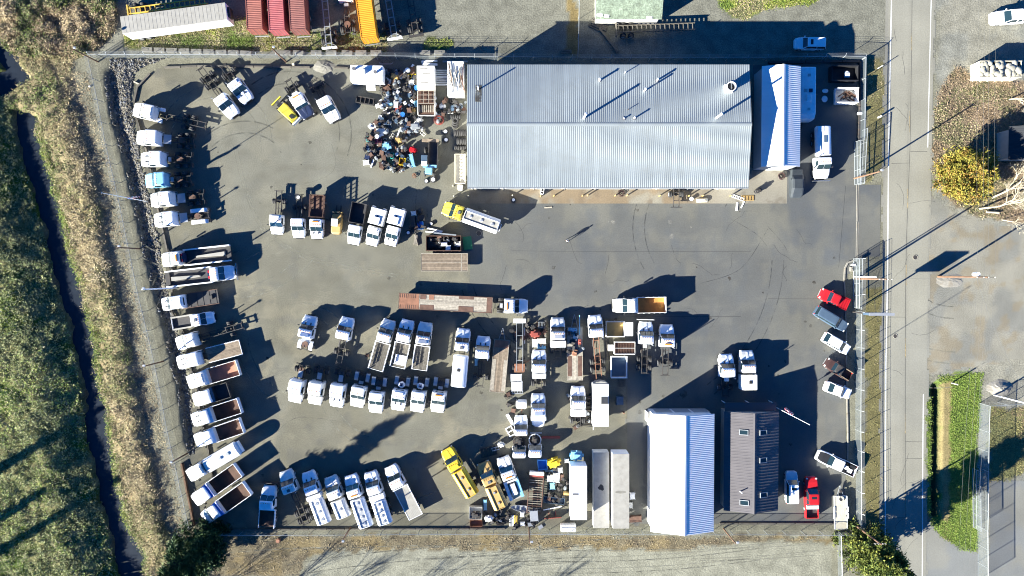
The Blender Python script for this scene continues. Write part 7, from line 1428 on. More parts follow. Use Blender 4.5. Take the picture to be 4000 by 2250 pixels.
# small pile by the utility trucks
sm = [('steel_rack', 'dark steel rack beside the right utility truck', 'rack', M_crate(.8, 2.2, .7), 'frame', 'N', 60, 450), ('white_box', 'white glass-topped box on the steel rack', 'box', M_crate(.8, .7, .9), 'oldwhite', 'N', 75, 335), ('blue_crate', 'bright blue crate of parts in the small pile', 'crate', M_bin(1.0, 1.2, .5), 'bluepaint', 'N', 185, 545), ('dark_crate', 'dark crate of scrap beside the blue one', 'crate', M_crate(1.1, .9, .5), 'frame', 'N', 205, 410), ('firewood', 'pile of split timber below the blue crate', 'timber', None, 'woodpale', 'N', 110, 800), ('white_girder', 'upper white beam beside the scrap dumpster', 'beam', M_beam(2.6, .22, .22), 'white', 'N', 440, 620), ('white_girder', 'lower white beam beside the scrap dumpster', 'beam', M_beam(2.6, .2, .2), 'white', 'N', 420, 660), ('steel_plate', 'long grey plate lying on the edge of the scrap dumpster', 'plate', M_beam(3.6, .2, .08), 'galv', 'N', 620, 695),
      ('louvred_cover', 'dark green louvred lid leaning beside the dumpster', 'lid', M_frame(1.4, 2.1, .15, 12, .1), 'green', 'N', 1022, 855), ('white_drum', 'white drum inside the scrap dumpster', 'drum', MB().tube([(-.5, 0, .3), (.45, 0, .35)], .32, 14).torus((-.3, 0, .3), .32, .02, 'x'), 'white', 'N', 615, 875), ('white_box', 'pale blue box inside the scrap dumpster', 'box', M_crate(.75, .8, .4), 'white', 'N', 678, 945), ('white_box', 'white metal sheet inside the right end of the dumpster', 'sheet', M_crate(.9, .8, .3), 'oldwhite', 'N', 850, 875), ('scrap_coil', 'coils of dark wire inside the scrap dumpster', 'wire', M_coil(.45, 6), 'frame', 'N', 640, 780), ('scrap_heap', 'dark scrap metal filling the left of the dumpster', 'scrap', M_pipes(1.8, 9, .07), 'frame', 'N', 420, 850)]
for nm, lab, cat, mb, mt, t, x, y in sm:
    if nm == 'firewood':
        mb = MB()
        for k in range(18): mb.bar((random.uniform(-.4, .4), -.8+random.uniform(-.2, .2), .08+.04*(k % 5)), (random.uniform(-.4, .4), .8, .1+.06*(k % 4)), random.uniform(.08, .18))
    inside = 'dumpster' in lab and ('inside' in lab or 'filling' in lab)
    put(nm, lab, cat, mb, mt, t, x, y, z=.7 if inside else (1.55 if 'edge' in lab else 0), rz={'upper white beam beside the scrap dumpster': R(-12)}.get(lab, random.uniform(-.12, .12)), h=.5)
for k, (x, y) in enumerate(((195, 140), (0, 0))):
    if x: put('black_skid', 'black welded skid frame below the food truck', 'frame', M_frame(2.9, 1.1, .5, 5, .12), 'frame', '10', 1095, 1010, rz=R(-10))
put('steel_bumper', 'curved steel bumper lying above the food truck', 'bumper', MB().tube([(-1.1, .2, .3), (-.8, 0, .3), (.8, 0, .3), (1.1, .2, .3)], .07, 8), 'galv', '10', 1305, 640)
put('metal_parts', 'bundle of white brackets by the northern fence behind the junk', 'brackets', M_pipes(2.6, 5, .07), 'white', '10', 1740, 615); put('long_girder', 'long pale beam on the ground behind the shop corner', 'beam', M_beam(4.0, .25, .2), 'galv', '10', 2000, 612)
# ---- east group of loose things between the rows
K = [('sign_frame', 'bare trailer frame with a white plate at its head', 'trailer frame', None, 'galv', 145, 340), ('white_crate', 'white slotted crate, upper of the two below the bare frame', 'crate', M_crate(1.7, 1.1, .9), 'white', 105, 710), ('white_crate', 'white slotted crate, lower of the two below the bare frame', 'crate', M_crate(1.7, 1.5, .9), 'white', 115, 810), ('grey_locker', 'grey rack below the slotted crates', 'rack', M_frame(1.8, .5, .4, 5, .1), 'silver', 120, 878),
     ('grating', 'dark steel grating lying beside the bare trailer frame', 'grating', M_frame(1.2, 1.1, .06, 7, .08), 'frame', 115, 235), ('pale_plank', 'pale plank beside the bare trailer frame', 'plank', M_beam(2.6, .2, .12), 'oldwhite', 200, 240), ('wire_basket', 'wire basket on top of the scrap stack in front of the truck', 'basket', M_frame(1.0, 1.0, .7, 5, .06), 'galv', 390, 115), ('red_machine', 'red and black machine in front of the white truck', 'machine', M_engine(1.7), 'redrust', 320, 215), ('white_locker', 'white locker in front of the truck, left one', 'locker', M_crate(.75, 1.3, .9), 'white', 320, 320), ('white_locker', 'white locker in front of the truck, right one', 'locker', M_crate(1.3, .8, 1.0), 'oldwhite', 395, 295), ('white_locker', 'pale blue flat box in front of the truck cab', 'box', M_crate(1.3, .7, .7), 'skyblue', 395, 360), ('timber_post', 'pale post standing by the wire basket', 'post', M_beam(2.7, .28, .3), 'cream', 437, 160),
     ('blue_bin', 'blue-grey two-lidded bin beside the arched trailer', 'bin', M_crate(1.1, 1.3, 1.0), 'slate', 1278, 970), ('pallet', 'grey pallet lying below the upended dump body', 'pallet', M_pallet(1.3, 1.1), 'woodgrey', 1305, 780), ('orange_bollard', 'orange-red bollard by the asphalt edge', 'bollard', MB().tube([(0, 0, 0), (0, 0, 1.0)], .13, 10).ball((0, 0, 1.0), .13), 'rustlight', 1325, 1108), ('steel_rail', 'pair of dark rails lying left of the sand spreader', 'rail', M_frame(3.4, .5, .12, 3, .12), 'frame', 1145, 400), ('cab_shell', 'crumpled white cab shell with greenish windows', 'cab shell', None, 'white', 165, 1010), ('black_flap', 'black rubber flap beside the crumpled cab shell', 'flap', MB().box(-.3, .3, -.25, .25, 0, .04).box(-.3, .3, -.25, -.2, .04, .1), 'rubber', 70, 1015), ('white_fairing', 'white fairing panels leaning left of the single cab', 'fairing', M_beam(1.9, .5, .3), 'white', 35, 1190), ('white_fairing', 'white angular hood frame lying at the left end', 'hood frame', M_frame(1.6, 1.1, .3, 3, .15), 'white', 40, 1325), ('white_rail', 'white bumper bar above the stripped cabs', 'bumper', M_beam(1.9, .22, .2), 'silver', 330, 1345), ('red_girder', 'long red beam right of the stripped cabs', 'beam', M_beam(3.0, .35, .35), 'redrust', 500, 1395),
     ('frame_rack', 'dark tubular rack between the truck and arched trailer', 'rack', M_frame(2.8, .9, .5, 5, .09), 'frame', 925, 990), ('axle_parts', 'heap of axle parts below the tubular rack', 'axle parts', M_pipes(1.8, 7, .1), 'frame', 915, 1200)]
for nm, lab, cat, mb, mt, x, y in K:
    rz = 0
    if nm == 'sign_frame':
        p = W('K', 145, 345, .8); o = thing('bare_trailer', lab, 'trailer frame', (p.x, p.y, 0), R(-90)); frame_parts(o, -3.9, 4.2, .75, 'galv', 4, .5); MB().box(-4.3, -3.6, -1.0, 1.0, .78, .86).build('head_plate', 'white', o); MB().box(3.0, 4.4, -.9, .8, .55, .72).build('axle_plate', 'rustlight', o); axle(o, 3.6, 1.15, .4, .22, False); continue
    if nm == 'cab_shell':
        mb = MB().loft([rrect(-.9, .9, -.7, .7, .2, .1), rrect(-.85, .85, -.7, .6, .25, .9), rrect(-.5, .6, -.55, .5, .25, 1.5)])
    if nm in ('steel_rail', 'frame_rack', 'timber_post', 'pale_plank'): rz = R(90)
    if nm == 'white_fairing': rz = R(-60)
    put(nm, lab, cat, mb, mt, 'K', x, y, z=.02, rz=rz, h=.7)
# separate cabs and hood
def loose_cab(lab, t, x, y, yb, engine=False, ribs=True):
    a, b = W(t[0], x, y, 1.2), W(t[1], x, yb, 1.6); d = (a-b).to_2d(); c = (a+b)/2; o = thing('loose_cab', lab, 'truck cab', (c.x, c.y, -.45), math.atan2(d.y, d.x))
    xb = cab_parts(o, d.length/2, 2.3, 1.0, 'white', 'aero', 1.45, max(.9, d.length-2.2), 0, None, ribs, False, engine)
    if engine:
        e = M_engine(1.5); q = e.build('engine', 'frame', o); q.location = (d.length/2-.75, 0, .6); MB().torus((d.length/2-.75, 0, 1.15), .95, .09, n=20).build('fender_rim', 'white' if engine == 2 else 'frame', o)
    MB().box(-d.length/2, d.length/2-.5, -.9, .9, .44, .62).build('cradle', 'frame', o)
loose_cab('lone white truck cab with ribbed roof and no chassis', ('22', '23'), 90, 1282, 28)
loose_cab('stripped white cab with bare black engine bay, left of the two', ('23', '23'), 72, 60, 252, 1); loose_cab('stripped white cab with pale hood rim, right of the two', ('23', '23'), 232, 42, 252, 2)
p = W('K', 355, 1220, 1.0); m = MB().loft([xring(.75, .5, .2, .7, .2), xring(.5, .95, .15, .95, .3), xring(-.2, 1.1, .15, 1.15, .35), xring(-.75, 1.12, .3, 1.2, .3)]); tag(m.build('loose_hood', 'white', loc=(p.x, p.y, 0), rz=R(-95)), 'loose white truck hood lying behind the boxed truck', 'hood')
p = W('12', 1450, 722, 1.5); tag(M_pallet(1.9, 1.6).build('white_pallet', 'white', loc=(p.x, p.y, 1.34), rz=R(-12)), 'white slatted pallet lying on the middle flatbed truck', 'pallet')
p = W('12', 2218, 745, .5); tag(M_crate(.6, 1.1, .5).build('metal_box', 'skyblue', loc=(p.x, p.y, .02)), 'pale blue box lying left of the long bare frame', 'box')
for k, x in enumerate((1108, 1130)): put('floor_mat', 'brown rubber mat on the gravel, %s one' % ('left', 'right')[k], 'mat', MB().box(-.13, .13, -.28, .28, 0, .03).box(-.1, .1, -.25, .25, .03, .045), 'brown', '12', x, 675, h=0)
# ---- southern junk
Qs = [('blue_skip', 'blue metal skip below the stripped cabs', 'skip', M_bin(1.5, 1.6, .9), 'bluepaint', 1155, 310), ('yellow_machine', 'small yellow machine beside the blue skip', 'machine', M_engine(2.2), 'yellow', 1315, 265), ('white_box', 'white cube box in the southern junk', 'box', M_crate(.7, .8, .8), 'white', 1405, 385), ('grey_bench', 'long dark bench below the blue skip', 'bench', M_beam(2.2, .4, .4), 'slate', 1285, 405), ('white_locker', 'white locker, leftmost of four in the southern junk', 'locker', M_crate(.5, .9, .9), 'white', 1245, 500), ('white_locker', 'white locker, second of four in the southern junk', 'locker', M_crate(.45, 1.1, .9), 'oldwhite', 1290, 495), ('white_locker', 'white locker, third of four in the southern junk', 'locker', M_crate(.55, 1.4, .9), 'white', 1335, 490), ('white_locker', 'white locker, rightmost of four in the southern junk', 'locker', M_crate(.35, 1.5, .9), 'white', 1380, 490), ('brown_cabinet', 'brown tipped cabinet right of the white lockers', 'cabinet', M_crate(.6, .9, .8), 'rust', 1430, 485),
      ('blue_box', 'bright blue box below the white lockers', 'box', M_crate(.8, 1.0, .6), 'skyblue', 1298, 615), ('tan_barrel', 'tan barrel cut in half beside the white trailer', 'barrel', MB().tube([(-.5, 0, .3), (.5, 0, .3)], .32, 12), 'tan', 1500, 720), ('grey_trough', 'long dark grey trough in the southern junk', 'trough', M_bin(3.4, 1.0, .5), 'slate', 1320, 820), ('white_pole', 'white slanted pole above the orange plow', 'pole', MB().tube([(-1.5, 0, .2), (1.5, 0, .25)], .09, 8).tube([(-1.5, 0, 0), (-1.5, 0, .2)], .06, 6), 'white', 1300, 935), ('orange_plow', 'orange-red plow blade near the southern fence', 'plow', MB().hexa([(-1.4, -.3, 0), (1.4, -.3, 0), (1.4, -.2, 0), (-1.4, -.2, 0)], [(-1.4, -.1, .8), (1.4, -.1, .8), (1.4, 0, .8), (-1.4, 0, .8)]).box(-.6, -.5, 0, .8, .1, .25).box(.5, .6, 0, .8, .1, .25), 'redrust', 1300, 1055), ('white_tank', 'long white tank on the ground by the southern fence', 'tank', MB().bbox(-1.25, 1.25, -.6, .6, .3, 1.3, .15).box(-1.0, -.8, -.5, .5, 0, .3).box(.8, 1.0, -.5, .5, 0, .3), 'oldwhite', 1520, 1190), ('solar_module', 'small dark panel leaning near the southern fence', 'panel', MB().box(-.4, .4, -.3, .3, .1, .16).box(-.3, -.25, -.2, .2, 0, .1), 'silver', 1130, 1205),
      ('engine_stand', 'white-edged black machine housing, leftmost of the southern junk', 'machine', M_bin(2.1, 2.0, .9), 'oldwhite', 210, 985), ('engine', 'black engine inside the white-edged housing', 'engine', M_engine(1.5), 'frame', 215, 1010), ('rust_tank', 'rusty open tank below the machine housing', 'tank', M_bin(2.0, 1.1, .6), 'rustlight', 215, 1140), ('upright_sheet', 'pale blue upright panel left of the tan tanker tail', 'panel', M_crate(.5, 1.7, .5), 'skyblue', 345, 885), ('white_machine', 'white angular machine beside the housing', 'machine', M_engine(1.4), 'white', 395, 1065), ('black_pile', 'pile of black parts near the southern kerb', 'scrap', M_pipes(1.4, 7, .1), 'frame', 560, 1110), ('white_bits', 'white bracket lying on the black parts', 'bracket', M_beam(.7, .15, .15), 'white', 520, 1110), ('gas_pipes', 'bundle of white and yellow pipes standing by the kerb', 'pipes', None, 'yellow', 745, 1110), ('white_box', 'white box below the aluminium boat', 'box', M_crate(.6, .7, .7), 'white', 870, 1015), ('white_box', 'small white box near the southern fence pole', 'box', M_crate(.6, .5, .6), 'white', 875, 1150), ('grey_cabinet', 'pale grey stacked cabinets below the rusty rack', 'cabinet', M_crate(1.3, 1.7, 1.2), 'silver', 1035, 1020), ('grey_cabinet', 'small grey cabinet beside the fence pole', 'cabinet', M_crate(.8, .6, .8), 'silver', 985, 1150),
      ('machine', 'blue and white machine at the head of the short white trailer', 'machine', M_engine(2.2), 'skyblue', 1630, 165), ('white_box', 'small white square vent near the blue machine', 'vent', M_crate(.6, .6, .4), 'white', 1500, 262), ('cart', 'white cart between trailer and storage building, upper', 'cart', M_crate(.8, 1.0, .7), 'white', 2430, 755), ('cart', 'white dismantled cart between trailer and storage building, lower', 'cart', M_crate(.7, .9, .5), 'oldwhite', 2405, 890), ('rust_plate', 'rusty crate against the storage building', 'crate', M_crate(2.0, 1.0, .7), 'rust', 2470, 1080)]
for nm, lab, cat, mb, mt, x, y in Qs:
    if nm == 'gas_pipes':
        p = W('Q', 745, 1110, .4); o = thing('pipe_bundle', lab, 'pipes', (p.x, p.y, 0))
        for k in range(7): MB().tube([(-.55+k*.19, -.9, .1), (-.55+k*.19, .9, .1)], .08, 8).build('pipe', ('white', 'oldwhite', 'silver', 'white', 'yellow', 'tan', 'yellow')[k], o)
        continue
    put(nm, lab, cat, mb, mt, 'Q', x, y, z=.02, rz={'white_pole': R(12), 'solar_module': R(35), 'grey_trough': R(-6), 'grey_bench': R(-5), 'yellow_machine': R(20)}.get(nm, random.uniform(-.1, .1)), h=.6)
p = W('Q', 1055, 730, 1.0); o = thing('steel_rack', 'tall rusty slatted rack with a white headboard', 'rack', (p.x, p.y, 0), R(86))
for s in (-1, 1): MB().box(-3.2, 3.2, s*1.15-.06, s*1.15+.06, .4, .9).build('side_beam', 'rust', o)
for k in range(17): MB().box(-3.1+k*.38, -3.03+k*.38, -1.09, 1.09, .8, .88).build('slat', 'woodpale' if k % 3 else 'rust', o)
for y in (-.4, .35): MB().box(-3.1, 3.1, y-.04, y+.04, .7, .79).build('rail', 'rust', o)
MB().box(3.2, 3.7, -1.15, 1.15, .4, 1.3).build('headboard', 'white', o); MB().box(2.8, 3.15, -1.1, 1.1, .885, .95).build('red_panel', 'redrust', o)
for x in (-2.6, 2.6):
    for s in (-1, 1): MB().box(x-.1, x+.1, s*1.1-.08, s*1.1+.08, 0, .4).build('leg', 'rust', o)
p = W('Q', 845, 925, .4); o = thing('boat', 'small aluminium boat beside the rusty rack', 'boat', (p.x, p.y, 0), R(172)); m = MB()
prof = [(1.7, .02, .35), (1.2, .3, .2), (.5, .5, .12), (-.6, .55, .1), (-1.6, .5, .12)]
m.loft([[(x, -w_, .5), (x, -w_*.75, z), (x, w_*.75, z), (x, w_, .5), (x, w_-.05*(w_ > .05), .5), (x, w_*.68, z+.05), (x, -w_*.68, z+.05), (x, -w_+.05*(w_ > .05), .5)] for x, w_, z in prof]); m.build('hull', 'silver', o)
for x in (-1.0, 0, .8): MB().box(x-.12, x+.12, -.42, .42, .36, .4).build('thwart', 'galv', o)
put('bedstead', 'dark tubular bed frame lying between yellow tanker and stripped cabs', 'bed frame', M_frame(2.6, 1.5, .3, 6, .06), 'frame', 'Q', 390, 130, rz=R(14)); put('white_debris', 'white bent rail beside the tubular bed frame', 'rail', M_frame(1.2, .5, .3, 3, .05), 'white', 'Q', 490, 90, rz=R(14)); put('machine_block', 'pale machine block left of the stripped cabs', 'machine', M_engine(1.2), 'oldwhite', 'Q', 570, 20)
# fence-corner bits in the north east
put('white_sack', 'white sack beside the white dumpster, upper one', 'sack', MB().ball((0, 0, .2), .45, (1.2, .8, .5), 9, 6), 'white', 'G', 450, 560, h=.3); put('white_toilet', 'white rounded plastic shell beside the dumpster, lower one', 'shell', MB().ball((0, 0, .25), .5, (1, 1.1, .5), 10, 6).bbox(-.2, .2, -.3, .1, .4, .55, .05), 'white', 'G', 440, 675, h=.3); put('white_sack', 'white bag of rubbish in the black dumpster', 'sack', MB().bbox(-.4, .4, -.4, .4, 0, .4, .12).ball((0, .4, .1), .35, (1.2, .9, .6)), 'white', 'G', 770, 330, z=.5)
for k in range(14): put('scrap_plank', 'brown board in the white dumpster', 'board', M_beam(random.uniform(.8, 2.0), .2, .08), random.choice(('rust', 'brown', 'rust')), 'G', random.uniform(690, 850), random.uniform(590, 700), z=.3+.05*k, rz=random.random()*3, h=0, group='boards in the white dumpster')
put('roadside_bollard', 'white bollard beside the road at the northern fence', 'bollard', MB().tube([(0, 0, 0), (0, 0, 1.0)], .14, 10).ball((0, 0, 1.0), .14), 'white', '30', 1122, 1175); put('gate_motor', 'white round gate motor at the northern fence post', 'gate motor', MB().bbox(-.3, .3, -.2, .2, .2, .8, .08).box(-.1, .1, -.1, .1, 0, .2), 'white', '30', 922, 1140)
put('white_marker', 'white marker post by the northern fence corner', 'post', MB().tube([(0, 0, 0), (.1, .1, 1.3)], .06, 6).ball((.1, .1, 1.3), .08), 'white', '30', 1120, 680); put('red_hose', 'coil of dark red hose on the concrete apron', 'hose', M_coil(.55, 8), 'maroon', '31', 140, 320); put('red_hose', 'tangle of red hose by a shop door', 'hose', M_coil(.5, 6), 'maroon', '21', 1100, 490)
for nm, lab, cat, mb, mt, x, y, rz in [('white_ladder', 'white folding frame leaning at the shop corner', 'frame', M_frame(2.0, .5, .1, 8, .06), 'white', 2280, 535, R(-20)), ('white_plank', 'white board standing below the folding frame', 'board', M_beam(1.3, .3, .1), 'white', 2270, 625, R(85)), ('white_plank', 'second white board leaning beside the first', 'board', M_beam(1.2, .2, .1), 'white', 2328, 605, R(65)), ('yellow_tray', 'yellow wire tray at the shop corner', 'tray', M_frame(2.0, .8, .1, 9, .05), 'tan', 2380, 540, 0), ('engine_stand', 'dark engine stand by the shop corner', 'engine stand', M_engine(1.2), 'frame', 2470, 470, .4), ('cream_tarp', 'cream tarp over parts on the apron', 'tarp', MB().loft([rrect(-.95, .95, -.3, .4, .15, 0), rrect(-.85, .8, -.25, .3, .15, .35), rrect(-.3, .3, -.1, .2, .1, .5)]), 'cream', 1920, 565, .05), ('white_bucket', 'white bucket on the apron', 'bucket', MB().tube([(0, 0, 0), (0, 0, .45)], .25, 12, .3).torus((0, 0, .45), .3, .03), 'white', 1805, 550, 0), ('plank', 'pale plank lying on the asphalt before the shop', 'plank', M_beam(1.2, .2, .1), 'woodpale', 365, 635, .06), ('white_stand', 'white stand by the first shop door', 'stand', M_frame(.9, .5, .6, 3, .06), 'white', 305, 475, R(80))]: put(nm, lab, cat, mb, mt, '21', x, y, rz=rz)
for k, (x, y) in enumerate(((1870, 440), (1870, 790))): pass
put('tipped_log', 'old timber baulk lying in the shade below the green shed', 'timber', M_beam(4.8, .3, .3), 'woodgrey', '20', 975, 400, rz=R(-52)); put('broken_boards', 'heap of broken boards at the green shed corner', 'boards', M_pipes(2.8, 9, .08), 'woodgrey', '20', 880, 240, rz=R(-25)); put('timber_pair', 'two short timbers by the shaded boundary fence', 'timber', M_frame(1.8, .5, .2, 2, .2), 'woodgrey', '20', 545, 510); put('white_post', 'pale timber post at the northwest kerb end', 'post', M_beam(.9, .2, .25), 'cream', '00', 1360, 828, rz=R(-25)); put('white_stake', 'white marker stone by the ditch fence', 'stone', MB().ball((0, 0, .1), .2, (1, .8, .7)), 'oldwhite', '00', 888, 862); put('traffic_cone', 'orange traffic barrel lid south of the yard fence', 'barrel', MB().tube([(0, 0, 0), (0, 0, .5)], .38, 14, .32).torus((0, 0, .2), .37, .03), 'rustlight', '13', 218, 1100); put('white_stone', 'white boulder on the gravel below the northern kerb', 'boulder', MB().ball((0, 0, .15), .3, (1, .8, .8)), 'cream', '10', 372, 640)
put('white_log', 'white felled log in the brush across the road', 'log', MB().tube([(-1.0, 0, .2), (1.0, .2, .25)], .16, 8), 'barkpale', '31', 2270, 690, rz=R(-10)); put('marker_post', 'white post in the grass strip across the road', 'post', MB().tube([(0, 0, 0), (0, 0, 1.6)], .1, 8).ball((0, 0, 1.6), .12), 'cream', '32', 1875, 960, h=.8); put('utility_box', 'small concrete utility box on the gateway island', 'utility box', MB().bbox(-.25, .25, -.35, .35, 0, .35, .04).box(-.1, .1, -.1, .1, .35, .4), 'concrete', '31', 848, 1258); put('call_box', 'white call box on a post at the gateway island', 'call box', MB().tube([(0, 0, 0), (0, 0, 1.0)], .05, 6).bbox(-.25, .25, -.18, .18, .9, 1.3, .04), 'white', '31', 845, 1215)
# ------------------------------------------------------------------ vegetation
def leafmesh(name, P, size, cols, up=.35, mt='leaf', aspect=.5, seed=0, spike=False, flat=None):
    rg = np.random.default_rng(seed); n = len(P); size = np.asarray(size)*np.ones(n)
    d = rg.normal(size=(n, 3)); d[:, 2] = np.abs(d[:, 2])*up*2+ (1.2 if spike else 0); d /= np.linalg.norm(d, axis=1)[:, None]
    if flat is not None:
        a_ = rg.random(n)*6.283; d = np.column_stack([np.cos(a_), np.sin(a_), np.abs(rg.normal(0, flat, n))]); d /= np.linalg.norm(d, axis=1)[:, None]
    r = rg.normal(size=(n, 3)) if flat is None else np.column_stack([rg.normal(0, flat, n), rg.normal(0, flat, n), np.ones(n)]); s = np.cross(d, r); s /= np.linalg.norm(s, axis=1)[:, None]+1e-9
    a = size[:, None]; A = P-s*a*aspect*.5; B = P+s*a*aspect*.5; C = P+d*a+s*a*aspect*.15; D = P+d*a-s*a*aspect*.15
    V = np.stack([A, B, C, D], 1).reshape(-1, 3); me = bpy.data.meshes.new(name); me.vertices.add(4*n); me.vertices.foreach_set('co', V.ravel().astype(np.float32))
    me.loops.add(4*n); me.polygons.add(n); me.loops.foreach_set('vertex_index', np.arange(4*n, dtype=np.int32)); me.polygons.foreach_set('loop_start', np.arange(0, 4*n, 4, dtype=np.int32)); me.update(calc_edges=True)
    setcol(me, np.repeat(cols, 4, 0)); me.materials.append(MATS[mt]); return me
def palette(P, cols, wts, seed, sc=.35, jitv=.16):
    rg = np.random.default_rng(seed); n = len(P); k = vnoise(P[:, 0]+seed*3.1, P[:, 1], sc, 3); k = (k-k.min())/(np.ptp(k)+1e-6); k = np.clip(k+rg.normal(0, .16, n), 0, .999); cw = np.cumsum(wts)/np.sum(wts); idx = np.searchsorted(cw, k); idx = np.clip(idx, 0, len(cols)-1)
    return np.array(cols)[idx]*(1+rg.normal(0, jitv, n))[:, None].clip(.4, 1.7)
STRAW, OLIVE, DARK, GREEN, BRN, LIME = (.42, .34, .20), (.17, .175, .075), (.075, .08, .04), (.13, .19, .035), (.22, .16, .095), (.24, .27, .05)
def brush(name, lab, cat, P2, hmin, hmax, size, cols, wts, seed, per=6, spread=.35, up=.5, aspect=.4, mt='leaf', sc=.35, flat=.4):
    rg = np.random.default_rng(seed); n = len(P2); z0 = groundz(P2[:, 0], P2[:, 1]); hh = hmin+(hmax-hmin)*np.clip(vnoise(P2[:, 0]+7, P2[:, 1], .8, 2)*2-.6, 0, 1.2)
    P = np.repeat(np.column_stack([P2, z0]), per, 0); hh = np.repeat(hh, per); m = len(P)
    P[:, :2] += rg.normal(0, spread, (m, 2)); P[:, 2] += hh*rg.random(m)**.7
    C = palette(P, cols, wts, seed, sc); o = inst(leafmesh(name, P, size*(.6+.8*rg.random(m)), C, up, mt, aspect, seed, flat=flat), name); tag(o, lab, cat, kind='stuff'); return o
def pts_between(f0, f1, y0, y1, n, seed, p=1.0):
    rg = np.random.default_rng(seed); y = rg.uniform(y0, y1, n); a, b = f0(y), f1(y); ok = b > a; t = rg.random(n)**p; q = np.column_stack([a+(b-a)*t, y]); q = q[ok]; w = np.clip((b-a)[ok], 0, None); keep = rg.random(len(q)) < w/np.max(w); return q[keep]
leftedge = lambda y: np.full_like(y, -92.0)
yt = W('00', 0, 600).y
brush('field_scrub', 'tangled green and straw scrub on the field beyond the ditch', 'scrub', pts_between(leftedge, lambda y: ditchL(y)-.7, -58, 30, 24000, 21), .0, .6, .24, [(.12, .13, .065), (.24, .25, .115), (.19, .225, .085), (.31, .31, .15), (.2, .28, .06), (.42, .36, .22), (.34, .38, .10)], [.2, .26, .16, .14, .12, .06, .06], 22, per=8, spread=.2, sc=.16, flat=.6)
brush('ditch_bank_brush', 'dry grass and bramble along the bank of the ditch', 'brush', pts_between(lambda y: ditchR(y)+.5, lambda y: brushR(y)-.2, -58, 52, 20000, 23), .0, .6, .24, [(.48, .40, .25), (.38, .31, .18), (.27, .2, .12), (.26, .22, .12), (.2, .2, .09), (.12, .13, .055), GREEN], [.18, .22, .1, .15, .22, .08, .05], 24, per=8, spread=.22, sc=.13, flat=.55)
cp = scatter(TP('00', (-60, -60), (1130, -60), (1170, 300), (850, 560), (300, 560), (0, 480), (-60, 480)), 5200, 5); brush('corner_thicket', 'dense brown and green thicket in the top left corner', 'thicket', cp, .1, 1.7, .26, [STRAW, (.3, .23, .14), BRN, OLIVE, GREEN, DARK], [.24, .2, .17, .22, .1, .07], 25, per=15, spread=.3, sc=.25, flat=.55)
brush('bank_moss', 'bright green moss patches at the water edge of the ditch', 'moss', pts_between(lambda y: ditchR(y)+.1, lambda y: ditchR(y)+1.3, -55, 24, 2400, 27), .0, .2, .2, [LIME, GREEN, (.18, .2, .05), STRAW], [.3, .3, .2, .2], 28, per=8)
brush('path_weeds', 'sparse dry weeds on the dirt strip beside the ditch fence', 'weeds', pts_between(lambda y: brushR(y)-.2, lambda y: brushR(y)+3.0, -50, 32, 2600, 29, 1.5), .0, .12, .17, [STRAW, BRN, (.26, .21, .13)], [.4, .35, .25], 30, per=4, spread=.25)
for nm, lab, poly, n, s, cols, wts, hm, dn in [('north_grass', 'strip of rough green grass behind the northern fence', grassN, 4200, 31, [GREEN, OLIVE, STRAW, LIME], [.3, .3, .22, .18], .14, 7), ('north_grass', 'small green grass patch near the shop shadow', grassN2, 500, 33, [GREEN, OLIVE, LIME], [.4, .3, .3], .1, 7), ('meadow_grass', 'pale green grass at the top edge by the shed lot', grassNE, 2000, 35, [GREEN, LIME, STRAW, OLIVE], [.3, .3, .2, .2], .12, 6), ('verge_grass', 'bright green grass strip east of the road', grassE, 9000, 37, [(.115, .175, .03), (.19, .22, .055), (.14, .2, .035), (.09, .13, .03)], [.35, .15, .35, .15], .05, 6), ('pad_grass', 'yellowing grass inside the fenced pad', grassE2, 1500, 39, [OLIVE, (.22, .2, .08), BRN], [.35, .4, .25], .07, 5), ('roadside_moss', 'mossy verge beside the road north of the gate', mossE, 260, 41, [(.22, .2, .08), OLIVE, STRAW], [.5, .2, .3], .05, 4), ('roadside_moss', 'mossy verge beside the road south of the gate', mossE2, 300, 43, [(.22, .2, .08), OLIVE, STRAW], [.5, .2, .3], .05, 4), ('embankment_grass', 'rough brown grass on the bank south of the yard', southBank, 1700, 45, [(.2, .16, .1), (.26, .21, .13), (.15, .12, .08)], [.4, .3, .3], .08, 4), ('east_brush', 'dead brown brush and leaf litter across the road', brushE, 4600, 47, [BRN, (.3, .22, .15), OLIVE, STRAW, DARK], [.3, .25, .2, .17, .08], .3, 6)]:
    q_ = scatter(poly, n, s)
    if nm == 'verge_grass': dx_ = q_[:, 0]-eastX(q_[:, 1]); q_ = q_[~((dx_ > -.8) & (dx_ < 2.5) & (q_[:, 1] > eD1.y-1) & (q_[:, 1] < eD0.y+1))]
    brush(nm, lab, 'grass', q_, .0, hm, .17, cols, wts, s+1, per=dn, spread=.2, flat=.35)
